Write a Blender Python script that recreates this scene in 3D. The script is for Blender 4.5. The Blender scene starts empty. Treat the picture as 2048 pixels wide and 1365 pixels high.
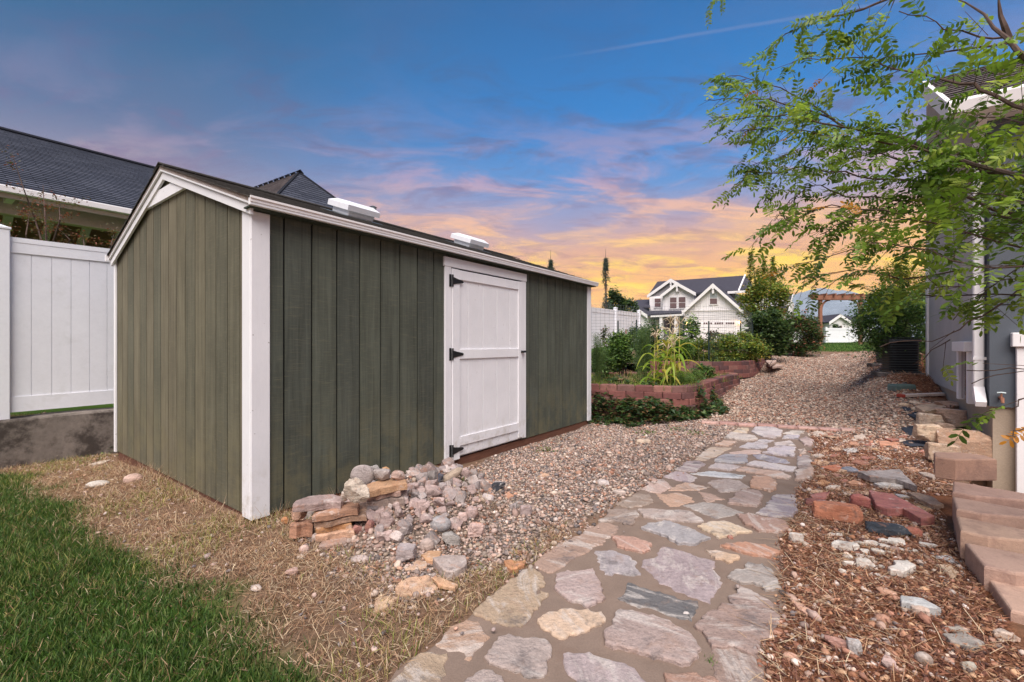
import bpy, math, random
import numpy as np
from mathutils import Vector, Matrix
sc = bpy.context.scene
col = sc.collection
rng = np.random.default_rng(7); random.seed(7)

# ------------------------------------------------------------ camera
F, HZ, CZ = 900.0, 690.0, 1.16          # focal length in px of a 2048 px frame, horizon row, eye height
cam = bpy.data.cameras.new('camera'); co = bpy.data.objects.new('camera', cam); col.objects.link(co)
cam.sensor_width = 36; cam.lens = 36*F/2048; cam.shift_y = (HZ-682.5)/2048
co.location = (0, 0, CZ); co.rotation_euler = (math.pi/2, 0, 0); cam.clip_start = .05; cam.clip_end = 20000
sc.camera = co
# ------------------------------------------------------------ sun and exposure
SUN_EL, SUN_AZ = math.radians(54), math.radians(186)
sun = bpy.data.lights.new('sun', 'SUN'); so = bpy.data.objects.new('sun', sun); col.objects.link(so)
sun.energy = 5.0; sun.angle = math.radians(55); sun.color = (1.0, .92, .86)
sd = Vector((math.sin(SUN_AZ)*math.cos(SUN_EL), math.cos(SUN_AZ)*math.cos(SUN_EL), math.sin(SUN_EL)))
so.rotation_euler = sd.to_track_quat('Z', 'Y').to_euler()
sc.view_settings.view_transform = 'Standard'; sc.view_settings.look = 'None'
sc.view_settings.gamma = 1; sc.view_settings.exposure = 0.3; sc.view_settings.use_curve_mapping = False

def lin(c):
    return tuple(((v/255)/12.92 if v/255 <= .04045 else ((v/255+.055)/1.055)**2.4) for v in c)

# node helper -------------------------------------------------
class NT:
    def __init__(s, tree): s.t = tree; s.n = tree.nodes; s.l = tree.links
    def add(s, typ, ins=None, **props):
        n = s.n.new(typ)
        for k, v in props.items(): setattr(n, k, v)
        for k, v in (ins or {}).items(): s.put(n.inputs[k], v)
        return n
    def put(s, sock, v):
        if isinstance(v, bpy.types.NodeSocket): s.l.new(v, sock)
        elif isinstance(v, bpy.types.Node): s.l.new(v.outputs[0], sock)
        else:
            if sock.type == 'RGBA' and len(v) == 3: v = (*v, 1)
            sock.default_value = v
    def math(s, op, a, b=0.0, c=None, clamp=False):
        n = s.n.new('ShaderNodeMath'); n.operation = op; n.use_clamp = clamp
        s.put(n.inputs[0], a); s.put(n.inputs[1], b)
        if c is not None: s.put(n.inputs[2], c)
        return n.outputs[0]
    def mix(s, f, a, b, mode='MIX'):
        n = s.n.new('ShaderNodeMix'); n.data_type = 'RGBA'; n.blend_type = mode; n.clamp_factor = True
        s.put(n.inputs[0], f); s.put(n.inputs[6], a); s.put(n.inputs[7], b)
        return n.outputs[2]
    def ramp(s, f, stops, interp='LINEAR'):
        n = s.n.new('ShaderNodeValToRGB'); n.color_ramp.interpolation = interp
        e = n.color_ramp.elements
        while len(e) < len(stops): e.new(0.5)
        for i, (p, c) in enumerate(stops):
            e[i].position = p
            e[i].color = (c, c, c, 1) if isinstance(c, (int, float)) else (*c[:3], 1)
        s.put(n.inputs[0], f); return n.outputs[0]
    def ss(s, v, a, b):
        n = s.n.new('ShaderNodeMapRange'); n.interpolation_type = 'SMOOTHSTEP'
        s.put(n.inputs[0], v); n.inputs[1].default_value = a; n.inputs[2].default_value = b
        return n.outputs[0]
    def noise(s, vec, scale, detail=4, rough=.55, dist=0, out=0):
        n = s.n.new('ShaderNodeTexNoise'); s.put(n.inputs['Vector'], vec)
        n.inputs['Scale'].default_value = scale; n.inputs['Detail'].default_value = detail
        n.inputs['Roughness'].default_value = rough; n.inputs['Distortion'].default_value = dist
        return n.outputs[out]
    def mapv(s, vec, scale=(1, 1, 1), rot=(0, 0, 0), loc=(0, 0, 0)):
        n = s.n.new('ShaderNodeMapping'); s.put(n.inputs[0], vec)
        n.inputs[1].default_value = loc; n.inputs[2].default_value = rot; n.inputs[3].default_value = scale
        return n.outputs[0]

# ------------------------------------------------------------ sky: dusk sky, sunset glow low, streaky clouds
world = bpy.data.worlds.new('World'); sc.world = world; world.use_nodes = True
w = NT(world.node_tree); w.n.clear()
tc = w.add('ShaderNodeTexCoord')
sep = w.add('ShaderNodeSeparateXYZ', {0: tc.outputs['Generated']})
dx, dy, dz = sep.outputs[0], sep.outputs[1], sep.outputs[2]
el = w.math('MAXIMUM', dz, 0.0)
den = w.math('ADD', el, .16)
cx, cy = w.math('DIVIDE', dx, den), w.math('DIVIDE', dy, den)
cv = w.add('ShaderNodeCombineXYZ', {0: cx, 1: cy, 2: 0.0}).outputs[0]
# how far the direction lies towards the glow (a bit right of the view axis)
glow = w.math('ADD', w.math('MULTIPLY', dx, .36), w.math('MULTIPLY', dy, .93))
warp = w.noise(w.mapv(cv, (.5, .5, 1)), 1.2, 3, .5)
elw = w.math('ADD', el, w.math('MULTIPLY', w.math('SUBTRACT', warp, .5), .16))
base_g = w.ramp(elw, [(0, lin((240, 160, 110))), (.06, lin((247, 184, 112))), (.13, lin((244, 182, 122))), (.21, lin((218, 168, 152))),
                      (.27, lin((164, 158, 190))), (.34, lin((88, 144, 208))), (.44, lin((36, 128, 204))), (.62, lin((30, 106, 176))), (1, lin((34, 84, 140)))])
base_s = w.ramp(elw, [(0, lin((188, 160, 170))), (.12, lin((180, 158, 172))), (.27, lin((152, 146, 172))), (.37, lin((92, 116, 158))),
                      (.47, lin((54, 104, 152))), (.62, lin((34, 92, 142))), (1, lin((34, 84, 140)))])
gm = w.ss(glow, .45, .93)
base = w.mix(gm, base_s, base_g)
n1 = w.noise(w.mapv(cv, (.8, 1.55, 1), (0, 0, math.radians(-30))), 2.3, 8, .62, .6)
n2 = w.noise(w.mapv(cv, (.8, 1.5, 1), (0, 0, math.radians(8)), (3.1, 1.7, 0)), 4.2, 8, .66, .9)
n3 = w.noise(w.mapv(cv, (.22, .8, 1), (0, 0, math.radians(-20)), (7.3, 4.2, 0)), 1.3, 5, .6, .3)
ccol = w.ramp(el, [(0, lin((250, 196, 118))), (.09, lin((255, 218, 84))), (.17, lin((255, 214, 96))), (.25, lin((246, 190, 150))),
                   (.34, lin((190, 160, 186))), (.48, lin((112, 128, 178))), (.7, lin((64, 106, 160))), (1, lin((44, 92, 146)))])
dcol = w.ramp(el, [(0, lin((206, 132, 104))), (.1, lin((214, 142, 112))), (.2, lin((176, 134, 142))), (.32, lin((124, 116, 156))),
                   (.48, lin((74, 98, 146))), (1, lin((38, 78, 128)))])
m1 = w.math('MULTIPLY', w.ss(n1, .44, .66), w.math('MULTIPLY', w.math('ADD', .3, w.math('MULTIPLY', gm, .65)), w.math('SUBTRACT', 1.0, w.math('MULTIPLY', w.ss(el, .30, .52), .78))))
c1 = w.mix(m1, base, ccol)
m2 = w.math('MULTIPLY', w.ss(n2, .46, .66), w.ss(n3, .38, .58))
c2 = w.mix(w.math('MULTIPLY', m2, w.math('SUBTRACT', .75, w.math('MULTIPLY', w.ss(el, .36, .6), .45))), c1, dcol)
# thin contrail: a narrow band round one great circle
tn = Vector((0, 0, 0))
def skydir(px, py): return Vector(((px-1024)/F, 1, (HZ-py)/F)).normalized()
tn = skydir(800, 165).cross(skydir(1560, 42)).normalized()
vd = w.add('ShaderNodeVectorMath', {0: tc.outputs['Generated'], 1: tuple(tn)}, operation='DOT_PRODUCT').outputs['Value']
tr = w.math('SUBTRACT', 1.0, w.ss(w.math('ABSOLUTE', w.math('ADD', vd, w.math('MULTIPLY', w.math('SUBTRACT', n1, .5), .008))), .0005, .0042))
c3 = w.mix(w.math('MULTIPLY', tr, w.math('MULTIPLY', w.ss(dx, .0, .28), .12)), c2, lin((190, 180, 200)))
# the sky lies outside the haze box: it is given the brightness it needs to read through that air
tau = w.math('DIVIDE', -.062, w.math('MAXIMUM', dz, .086)); T_ = w.math('EXPONENT', tau)
def vm(op, a, b):
    n = w.n.new('ShaderNodeVectorMath'); n.operation = op; w.put(n.inputs[0], a)
    w.put(n.inputs[3 if op == 'SCALE' else 1], b); return n.outputs[0]
c3 = w.add('ShaderNodeHueSaturation', {'Saturation': .96, 'Value': 1.0, 'Color': c3}).outputs[0]
c4 = vm('SCALE', vm('MAXIMUM', vm('SUBTRACT', vm('SCALE', c3, .84), vm('SCALE', (.17, .22, .36), w.math('SUBTRACT', 1.0, T_))), (.0, .0, .0)), w.math('DIVIDE', 1.0, T_))
bg = w.add('ShaderNodeBackground', {0: c4, 1: 1.0})
w.add('ShaderNodeOutputWorld', {0: bg})

# ------------------------------------------------------------ object helpers
def props(o, label=None, cat=None, group=None, kind=None):
    if label: o['label'] = label
    if cat: o['category'] = cat
    if group: o['group'] = group
    if kind: o['kind'] = kind
    return o
def link(name, me, mat=None, parent=None, **kw):
    o = bpy.data.objects.new(name, me); col.objects.link(o)
    if mat is not None and len(me.materials) == 0: me.materials.append(mat)
    if parent is not None: o.parent = parent
    return props(o, **kw)
def thing(name, label, cat, loc=(0, 0, 0), rz=0, group=None, kind=None):
    o = bpy.data.objects.new(name, None); col.objects.link(o)
    o.empty_display_size = .1
    o.location = loc; o.rotation_euler = (0, 0, rz)
    return props(o, label, cat, group, kind)
class MB:
    """collects shapes for ONE mesh"""
    def __init__(s): s.v = []; s.f = []
    def add(s, vs, fs):
        b = len(s.v); s.v += [tuple(p) for p in vs]; s.f += [tuple(b+i for i in f) for f in fs]; return s
    def box(s, x0, x1, y0, y1, z0, z1):
        return s.add([(x0, y0, z0), (x1, y0, z0), (x1, y1, z0), (x0, y1, z0), (x0, y0, z1), (x1, y0, z1), (x1, y1, z1), (x0, y1, z1)],
                     [(0, 3, 2, 1), (4, 5, 6, 7), (0, 1, 5, 4), (1, 2, 6, 5), (2, 3, 7, 6), (3, 0, 4, 7)])
    def cbox(s, x0, x1, y0, y1, z0, z1, c=.004):
        """box with chamfered edges"""
        a = np.array([[x0, x1], [y0, y1], [z0, z1]], float); c = min(c, (a[:, 1]-a[:, 0]).min()*.45)
        vs = []; idx = {}
        for i in (0, 1):
            for j in (0, 1):
                for k in (0, 1):
                    p = [a[0, i], a[1, j], a[2, k]]; q = [p[0]+(c if i == 0 else -c), p[1]+(c if j == 0 else -c), p[2]+(c if k == 0 else -c)]
                    for ax in range(3):
                        r = list(q); r[ax] = p[ax]; idx[(i, j, k, ax)] = len(vs); vs.append(r)
        fs = []
        I = idx
        for ax in range(3):
            o1, o2 = [t for t in range(3) if t != ax]
            for e in (0, 1):
                key = []
                for (u, v) in ((0, 0), (1, 0), (1, 1), (0, 1)):
                    t = [0, 0, 0]; t[ax] = e; t[o1] = u; t[o2] = v; key.append(I[(*t, ax)])
                fs.append(key if (e == 1) ^ (ax == 1) else key[::-1])
            for u in (0, 1):
                for v in (0, 1):
                    t0 = [0, 0, 0]; t1 = [0, 0, 0]; t0[o1] = t1[o1] = u; t0[o2] = t1[o2] = v; t1[ax] = 1
                    q = [I[(*t0, o1)], I[(*t1, o1)], I[(*t1, o2)], I[(*t0, o2)]]
                    fs.append(q if (u ^ v) ^ (ax == 1) else q[::-1])
        for i in (0, 1):
            for j in (0, 1):
                for k in (0, 1):
                    t = [I[(i, j, k, 0)], I[(i, j, k, 1)], I[(i, j, k, 2)]]
                    fs.append(t if (i+j+k) % 2 == 1 else t[::-1])
        return s.add(vs, fs)
    def prism(s, poly, axis, a0, a1):
        """poly: 2D points in the two other axes (order xyz without axis), extruded from a0 to a1"""
        n = len(poly); vs = []
        for a in (a0, a1):
            for p in poly:
                q = list(p); q.insert(axis, a); vs.append(q)
        fs = [tuple(range(n))[::-1], tuple(range(n, 2*n))] + [(i, (i+1) % n, n+(i+1) % n, n+i) for i in range(n)]
        return s.add(vs, fs)
    def tube(s, pts, rad, n=6, cap=True):
        pts = [Vector(p) for p in pts]; rad = rad if hasattr(rad, '__len__') else [rad]*len(pts)
        vs = []; fs = []
        up = Vector((0, 0, 1)); ref = None
        for i, p in enumerate(pts):
            d = (pts[min(i+1, len(pts)-1)]-pts[max(i-1, 0)]).normalized()
            if ref is None: ref = d.cross(up if abs(d.z) < .9 else Vector((1, 0, 0))).normalized()
            ref = (ref-d*ref.dot(d)).normalized(); b = d.cross(ref)
            for k in range(n):
                t = 2*math.pi*k/n; vs.append(p+(ref*math.cos(t)+b*math.sin(t))*rad[i])
        for i in range(len(pts)-1):
            for k in range(n):
                fs.append((i*n+k, i*n+(k+1) % n, (i+1)*n+(k+1) % n, (i+1)*n+k))
        if cap: fs += [tuple(range(n))[::-1], tuple((len(pts)-1)*n+k for k in range(n))]
        return s.add(vs, fs)
    def mesh(s, name='m', smooth=False):
        me = bpy.data.meshes.new(name); me.from_pydata(s.v, [], s.f)
        if smooth: me.shade_smooth()
        me.update(); return me
    def build(s, name, mat, parent=None, smooth=False, **kw):
        import bmesh
        me = s.mesh(name, smooth)
        bm = bmesh.new(); bm.from_mesh(me); bmesh.ops.recalc_face_normals(bm, faces=bm.faces); bm.to_mesh(me); bm.free()
        return link(name, me, mat, parent, **kw)
def B(name, mat, parent, *a, c=0, **kw):
    m = MB(); (m.cbox(*a, c=c) if c else m.box(*a)); return m.build(name, mat, parent, **kw)

def bulk_mesh(name, V, Fc, cols=None, smooth=False):
    """V (n,3), Fc (m,k) faces all with k corners, cols (n,3)"""
    me = bpy.data.meshes.new(name); V = np.ascontiguousarray(V, np.float32); Fc = np.ascontiguousarray(Fc, np.int32)
    m, k = Fc.shape
    me.vertices.add(len(V)); me.vertices.foreach_set('co', V.ravel())
    me.loops.add(m*k); me.loops.foreach_set('vertex_index', Fc.ravel())
    me.polygons.add(m); me.polygons.foreach_set('loop_start', np.arange(m, dtype=np.int32)*k)
    me.polygons.foreach_set('loop_total', np.full(m, k, np.int32))
    me.polygons.foreach_set('use_smooth', np.full(m, smooth, bool))
    me.update(calc_edges=True)
    if cols is not None:
        at = me.color_attributes.new('Col', 'FLOAT_COLOR', 'POINT')
        c4 = np.ones((len(V), 4), np.float32); c4[:, :cols.shape[1]] = cols
        at.data.foreach_set('color', c4.ravel())
    return me
def rotm(yaw, tilt, taz):
    """tilt by tilt about the horizontal axis at angle taz, after a yaw"""
    n = len(yaw); c, s = np.cos(yaw), np.sin(yaw); z = np.zeros(n); o = np.ones(n)
    Rz = np.stack([np.stack([c, -s, z], -1), np.stack([s, c, z], -1), np.stack([z, z, o], -1)], 1)
    ax = np.stack([np.cos(taz), np.sin(taz), z], -1); ct, st = np.cos(tilt), np.sin(tilt)
    K = np.zeros((n, 3, 3)); K[:, 0, 1] = -ax[:, 2]; K[:, 0, 2] = ax[:, 1]; K[:, 1, 0] = ax[:, 2]; K[:, 1, 2] = -ax[:, 0]; K[:, 2, 0] = -ax[:, 1]; K[:, 2, 1] = ax[:, 0]
    R = np.eye(3)[None]+st[:, None, None]*K+(1-ct)[:, None, None]*(K@K)
    return R@Rz
def scatter_mesh(name, T, TF, P, R, S, cols, smooth=False, jit=0.0, vshade=None):
    n = len(P); k = len(T)
    A = np.broadcast_to(T[None], (n, k, 3)).copy()
    if jit: A *= 1+rng.normal(0, jit, (n, k, 1))
    A = A*(S[:, None, :] if S.ndim == 2 else S[:, None, None])
    V = np.einsum('nij,nkj->nki', R, A)+P[:, None, :]
    Fc = (TF[None]+(np.arange(n)*k)[:, None, None]).reshape(-1, TF.shape[1])
    C = np.repeat(cols[:, None, :], k, 1)
    if vshade is not None: C = C*vshade[None, :, None]
    return bulk_mesh(name, V.reshape(-1, 3), Fc, C.reshape(-1, 3), smooth)

def ico(sub=0):
    t = (1+5**.5)/2
    v = [(-1, t, 0), (1, t, 0), (-1, -t, 0), (1, -t, 0), (0, -1, t), (0, 1, t), (0, -1, -t), (0, 1, -t), (t, 0, -1), (t, 0, 1), (-t, 0, -1), (-t, 0, 1)]
    f = [(0, 11, 5), (0, 5, 1), (0, 1, 7), (0, 7, 10), (0, 10, 11), (1, 5, 9), (5, 11, 4), (11, 10, 2), (10, 7, 6), (7, 1, 8), (3, 9, 4), (3, 4, 2), (3, 2, 6), (3, 6, 8), (3, 8, 9), (4, 9, 5), (2, 4, 11), (6, 2, 10), (8, 6, 7), (9, 8, 1)]
    v = [np.array(p)/np.linalg.norm(p) for p in v]
    for _ in range(sub):
        mp = {}; nf = []
        def mid(a, b):
            key = (min(a, b), max(a, b))
            if key not in mp:
                m = v[a]+v[b]; v.append(m/np.linalg.norm(m)); mp[key] = len(v)-1
            return mp[key]
        for a, b, c in f:
            x, y, z = mid(a, b), mid(b, c), mid(c, a); nf += [(a, x, z), (b, y, x), (c, z, y), (x, y, z)]
        f = nf
    return np.array(v), np.array(f)
ICO0, ICO1, ICO2, ICO3 = ico(0), ico(1), ico(2), ico(3)

# ------------------------------------------------------------ frames and ground
AL = math.atan((1689-1024)/F)                    # plots, shed and houses all run along this bearing
LX, LY = math.sin(AL), math.cos(AL); RZ = -AL    # L = along the shed, N = across it (to the right)
def NL(n, l, z=0): return (n*LY+l*LX, -n*LX+l*LY, z)
def ssn(x, a, b):
    t = np.clip((np.asarray(x, float)-a)/(b-a), 0, 1); return t*t*(3-2*t)
def vnoise(x, y, s, seed=0):
    """cheap smooth value noise in [-1, 1]"""
    x = np.asarray(x, float)*s+seed*17.3; y = np.asarray(y, float)*s-seed*9.1
    xi, yi = np.floor(x), np.floor(y); fx, fy = x-xi, y-yi
    fx = fx*fx*(3-2*fx); fy = fy*fy*(3-2*fy)
    def h(a, b):
        q = np.sin(a*127.1+b*311.7+seed*74.7)*43758.5453; return (q-np.floor(q))*2-1
    return (h(xi, yi)*(1-fx)+h(xi+1, yi)*fx)*(1-fy)+(h(xi, yi+1)*(1-fx)+h(xi+1, yi+1)*fx)*fy
def terr(x, y):
    x = np.asarray(x, float); y = np.asarray(y, float)
    n = x*LY-y*LX; l = x*LX+y*LY
    z = .08*(np.clip(y, 6.7, 21.7)-6.7)+.15*ssn(y, 22, 45)
    ex = .52*ssn(y, 4.5, 8.0)*(1-.9*ssn(y, 9, 18))*ssn(n, -.1, .8)
    z = z+ex
    z = z-.03*ssn(-n, 1.6, 3.0)*(1-ssn(l, 6, 9))
    z = z-.06*ssn(-n, 2.0, 2.9)*ssn(l, 2.2, 3.6)*(1-ssn(l, 6.3, 7.6))
    z = z-.08*ssn(-n, 4.6, 6.4)*(1-ssn(l, 7, 9))
    # yard level behind the fence wall
    z = z+.46*ssn(-n, 7.0, 7.06)*(1-ssn(l, 7, 12))
    # rock heap against the shed
    m = .25*np.clip(1-np.abs(n+2.45)/.55, 0, 1)**.9*ssn(l, 1.45, 1.9)*(1-ssn(l, 2.45, 3.0))
    z = z+m
    # window well by the right-hand house
    z = z-.62*ssn(n, .84, .98)*ssn(l, 2.6, 3.0)*(1-ssn(l, 6.8, 6.9))*(1-ssn(n, 1.95, 2.05))
    near = (1-ssn(y, 12, 20))
    pathm = ssn(x-(.78*y-1.82), -.12, .08)*(1-ssn(x-(.735*y-.30), -.1, .12))*(1-ssn(y, 6.2, 6.5))
    z = z+near*(1-pathm)*(.012*vnoise(x, y, 1.3, 1)+.006*vnoise(x, y, 5, 2))
    return z
def W(px, py, Y): return Vector(((px-1024)/F*Y, Y, CZ+(HZ-py)/F*Y))
def G(px, py, lift=0):
    """point of the ground seen at a place of the photograph"""
    Y = 1.0; st = .02
    u, v = (px-1024)/F, (HZ-py)/F
    ys = np.arange(1.0, 60, .01); d = (CZ+v*ys)-terr(u*ys, ys)
    k = np.argmax(d < 0); 
    if d[k] >= 0: k = len(ys)-1
    Y = ys[k]; 
    if k > 0: Y = ys[k-1]+.01*d[k-1]/(d[k-1]-d[k]+1e-9)
    return Vector((u*Y, Y, float(terr(u*Y, Y))+lift))
def plane_nl(px, py, n=None, l=None):
    """local (n or l, z) where the sight line meets the upright plane n=const or l=const"""
    u, v = (px-1024)/F, (HZ-py)/F
    Y = n/(u*LY-LX) if n is not None else l/(u*LX+LY)
    return ((u*LX+LY)*Y if n is not None else (u*LY-LX)*Y), CZ+v*Y
def sdf(poly, x, y):
    """signed distance to a polygon, positive inside"""
    x = np.asarray(x, float); y = np.asarray(y, float); p = np.array([(a[0], a[1]) for a in poly]); n = len(p)
    d = np.full(x.shape, 1e9); ins = np.zeros(x.shape, bool)
    for i in range(n):
        a, b = p[i], p[(i+1) % n]; ex, ey = b-a; wx, wy = x-a[0], y-a[1]
        t = np.clip((wx*ex+wy*ey)/(ex*ex+ey*ey+1e-12), 0, 1)
        d = np.minimum(d, np.hypot(wx-ex*t, wy-ey*t))
        c = ((a[1] > y) != (b[1] > y)) & (x < (b[0]-a[0])*(y-a[1])/(b[1]-a[1]+1e-12)+a[0]); ins ^= c
    return np.where(ins, d, -d)
# ------------------------------------------------------------ materials
def newmat(name):
    m = bpy.data.materials.new(name); m.use_nodes = True; t = NT(m.node_tree); t.n.clear()
    b = t.add('ShaderNodeBsdfPrincipled'); t.add('ShaderNodeOutputMaterial', {0: b.outputs[0]})
    return m, t, b
def pmat(name, base, rough=.7, ns=8, amt=.25, bump=.3, bs=40, tint=None, src='obj', metal=0, spec=.4, aniso=(1, 1, 1), bd=.01, dirt=None, coat=0):
    """general painted / mineral surface: large tone variation, fine grain, bump; src obj -> object colour multiplies, col -> vertex colour"""
    m, t, b = newmat(name); tcn = t.add('ShaderNodeTexCoord'); v = t.mapv(tcn.outputs['Object'], aniso)
    big = t.noise(v, ns, 5, .6); fine = t.noise(v, bs, 6, .65)
    c = t.mix(1.0, (*base, 1), t.ramp(big, [(.25, 1-amt), (.75, 1+amt*.6)]), 'MULTIPLY')
    c = t.mix(1.0, c, t.ramp(fine, [(.3, 1-amt*.6), (.7, 1+amt*.4)]), 'MULTIPLY')
    if src == 'tint': c = t.mix(1.0, c, t.add('ShaderNodeObjectInfo').outputs['Color'], 'MULTIPLY')
    if src == 'col': c = t.mix(1.0, c, t.add('ShaderNodeAttribute', attribute_name='Col').outputs['Color'], 'MULTIPLY')
    if dirt: c = t.mix(t.math('MULTIPLY', t.ss(t.noise(v, dirt[1], 6, .7), dirt[2], dirt[2]+.16), dirt[3]), c, (*dirt[0], 1))
    t.put(b.inputs['Base Color'], c); b.inputs['Roughness'].default_value = rough; b.inputs['Metallic'].default_value = metal
    b.inputs['Specular IOR Level'].default_value = spec
    if bump:
        h = t.math('ADD', t.math('MULTIPLY', big, .4), fine)
        t.put(b.inputs['Normal'], t.add('ShaderNodeBump', {'Height': h, 'Strength': bump, 'Distance': bd}).outputs[0])
    return m
def colmat(name, rough=.8, trans=0, bump=0, bs=60, spec=.3, tcol=1.6):
    """plain vertex-coloured material (pebbles, leaves, blades)"""
    m, t, b = newmat(name)
    a = t.add('ShaderNodeAttribute', attribute_name='Col').outputs['Color']
    c = a
    if bump:
        tcn = t.add('ShaderNodeTexCoord'); n = t.noise(tcn.outputs['Object'], bs, 5, .65)
        c = t.mix(1.0, a, t.ramp(n, [(.25, .7), (.75, 1.2)]), 'MULTIPLY')
        t.put(b.inputs['Normal'], t.add('ShaderNodeBump', {'Height': n, 'Strength': bump, 'Distance': .01}).outputs[0])
    t.put(b.inputs['Base Color'], c); b.inputs['Roughness'].default_value = rough; b.inputs['Specular IOR Level'].default_value = spec
    if trans:
        tr = t.add('ShaderNodeBsdfTranslucent', {0: t.mix(1.0, c, (tcol, tcol, .7*tcol, 1), 'MULTIPLY')})
        mx = t.add('ShaderNodeMixShader', {0: trans, 1: b.outputs[0], 2: tr.outputs[0]})
        out = [n for n in t.n if n.type == 'OUTPUT_MATERIAL'][0]; t.l.new(mx.outputs[0], out.inputs[0])
    return m

def siding_mat():
    m, t, b = newmat('siding'); tcn = t.add('ShaderNodeTexCoord'); oi = t.add('ShaderNodeObjectInfo')
    off = t.add('ShaderNodeCombineXYZ', {2: t.math('MULTIPLY', oi.outputs['Random'], 40)}).outputs[0]
    v = t.add('ShaderNodeVectorMath', {0: tcn.outputs['Object'], 1: off}, operation='ADD').outputs[0]
    # rough-sawn grain: short scratches across plus long vertical streaks
    cross = t.noise(t.mapv(v, (9, 9, 110)), 1.0, 4, .6, .6)
    streak = t.noise(t.mapv(v, (26, 26, 1.1)), 1.0, 6, .7, .8)
    big = t.noise(v, 1.7, 5, .6)
    c = t.mix(1.0, oi.outputs['Color'], t.ramp(streak, [(.3, .72), (.7, 1.3)]), 'MULTIPLY')
    c = t.mix(1.0, c, t.ramp(big, [(.3, .82), (.7, 1.18)]), 'MULTIPLY')
    c = t.mix(t.math('MULTIPLY', t.ss(cross, .5, .75), .3), c, lin((128, 122, 98)))
    z = t.add('ShaderNodeSeparateXYZ', {0: tcn.outputs['Object']}).outputs[2]
    lich = t.math('MULTIPLY', t.math('SUBTRACT', 1.0, t.ss(z, .05, .95)), t.ss(t.noise(v, 3.3, 6, .7), .40, .62))
    c = t.mix(t.math('MULTIPLY', lich, .42), c, lin((124, 116, 86)))
    t.put(b.inputs['Base Color'], c); b.inputs['Roughness'].default_value = .82; b.inputs['Specular IOR Level'].default_value = .25
    h = t.math('ADD', t.math('MULTIPLY', cross, .8), t.math('MULTIPLY', streak, .7))
    t.put(b.inputs['Normal'], t.add('ShaderNodeBump', {'Height': h, 'Strength': .55, 'Distance': .004}).outputs[0])
    return m
def paintwood_mat(name, base, amt=.07):
    m, t, b = newmat(name); tcn = t.add('ShaderNodeTexCoord'); oi = t.add('ShaderNodeObjectInfo')
    off = t.add('ShaderNodeCombineXYZ', {2: t.math('MULTIPLY', oi.outputs['Random'], 40)}).outputs[0]
    v = t.add('ShaderNodeVectorMath', {0: tcn.outputs['Object'], 1: off}, operation='ADD').outputs[0]
    g = t.noise(t.mapv(v, (60, 60, 7)), 1.0, 6, .65, 1.2); g2 = t.noise(v, 90, 4, .6); big = t.noise(v, 2.6, 5, .65)
    c = t.mix(1.0, (*base, 1), t.ramp(g, [(.3, 1-amt), (.7, 1.0)]), 'MULTIPLY')
    c = t.mix(1.0, c, t.ramp(big, [(.3, 1-amt*1.5), (.65, 1.0)]), 'MULTIPLY')
    z = t.add('ShaderNodeSeparateXYZ', {0: tcn.outputs['Object']}).outputs[2]
    d = t.math('MULTIPLY', t.math('SUBTRACT', 1.0, t.ss(z, 0, .45)), t.ss(t.noise(v, 9, 6, .7), .45, .7))
    c = t.mix(t.math('MULTIPLY', d, .45), c, lin((150, 136, 104)))
    sp = t.ss(t.noise(v, 38, 2, .5), .73, .77)
    c = t.mix(t.math('MULTIPLY', sp, .5), c, lin((120, 110, 100)))
    t.put(b.inputs['Base Color'], c); b.inputs['Roughness'].default_value = .55; b.inputs['Specular IOR Level'].default_value = .35
    t.put(b.inputs['Normal'], t.add('ShaderNodeBump', {'Height': t.math('ADD', g, t.math('MULTIPLY', g2, .5)), 'Strength': .35, 'Distance': .003}).outputs[0])
    return m
def flag_mat():
    """flagstone: object colour, layered streaks, rust and pale crust patches"""
    m, t, b = newmat('flagstone'); tcn = t.add('ShaderNodeTexCoord'); oi = t.add('ShaderNodeObjectInfo')
    r = t.math('MULTIPLY', oi.outputs['Random'], 60)
    v = t.add('ShaderNodeVectorMath', {0: tcn.outputs['Object'], 1: t.add('ShaderNodeCombineXYZ', {0: r, 1: r, 2: r}).outputs[0]}, operation='ADD').outputs[0]
    vr = t.add('ShaderNodeVectorRotate', {'Vector': v, 'Angle': t.math('MULTIPLY', oi.outputs['Random'], 6.28)}, rotation_type='Z_AXIS').outputs[0]
    st = t.noise(t.mapv(vr, (3.5, 11, 6)), 1.0, 8, .72, 1.2); bl = t.noise(v, 6.5, 7, .7, .4); fine = t.noise(v, 60, 6, .7)
    c = t.mix(1.0, oi.outputs['Color'], t.ramp(st, [(.28, .78), (.5, 1.0), (.74, 1.18)]), 'MULTIPLY')
    c = t.mix(t.math('MULTIPLY', t.ss(bl, .53, .66), .38), c, lin((168, 136, 116)))
    c = t.mix(t.math('MULTIPLY', t.ss(t.noise(t.mapv(vr, (3, 9, 5), loc=(5, 2, 0)), 1.0, 7, .7, .6), .50, .62), .62), c, lin((216, 206, 198)))
    c = t.mix(t.math('MULTIPLY', t.ss(t.noise(t.mapv(v, loc=(3, 9, 1)), 5, 6, .7), .54, .66), .62), c, lin((108, 102, 102)))
    c = t.mix(1.0, c, t.ramp(fine, [(.25, .72), (.75, 1.16)]), 'MULTIPLY')
    # thin dust of the mortar over the edges
    t.put(b.inputs['Base Color'], c); b.inputs['Roughness'].default_value = .8; b.inputs['Specular IOR Level'].default_value = .3
    h = t.math('ADD', t.math('MULTIPLY', st, .6), t.math('ADD', t.math('MULTIPLY', bl, 1.0), t.math('MULTIPLY', fine, .55)))
    t.put(b.inputs['Normal'], t.add('ShaderNodeBump', {'Height': h, 'Strength': .95, 'Distance': .02}).outputs[0])
    return m
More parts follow.
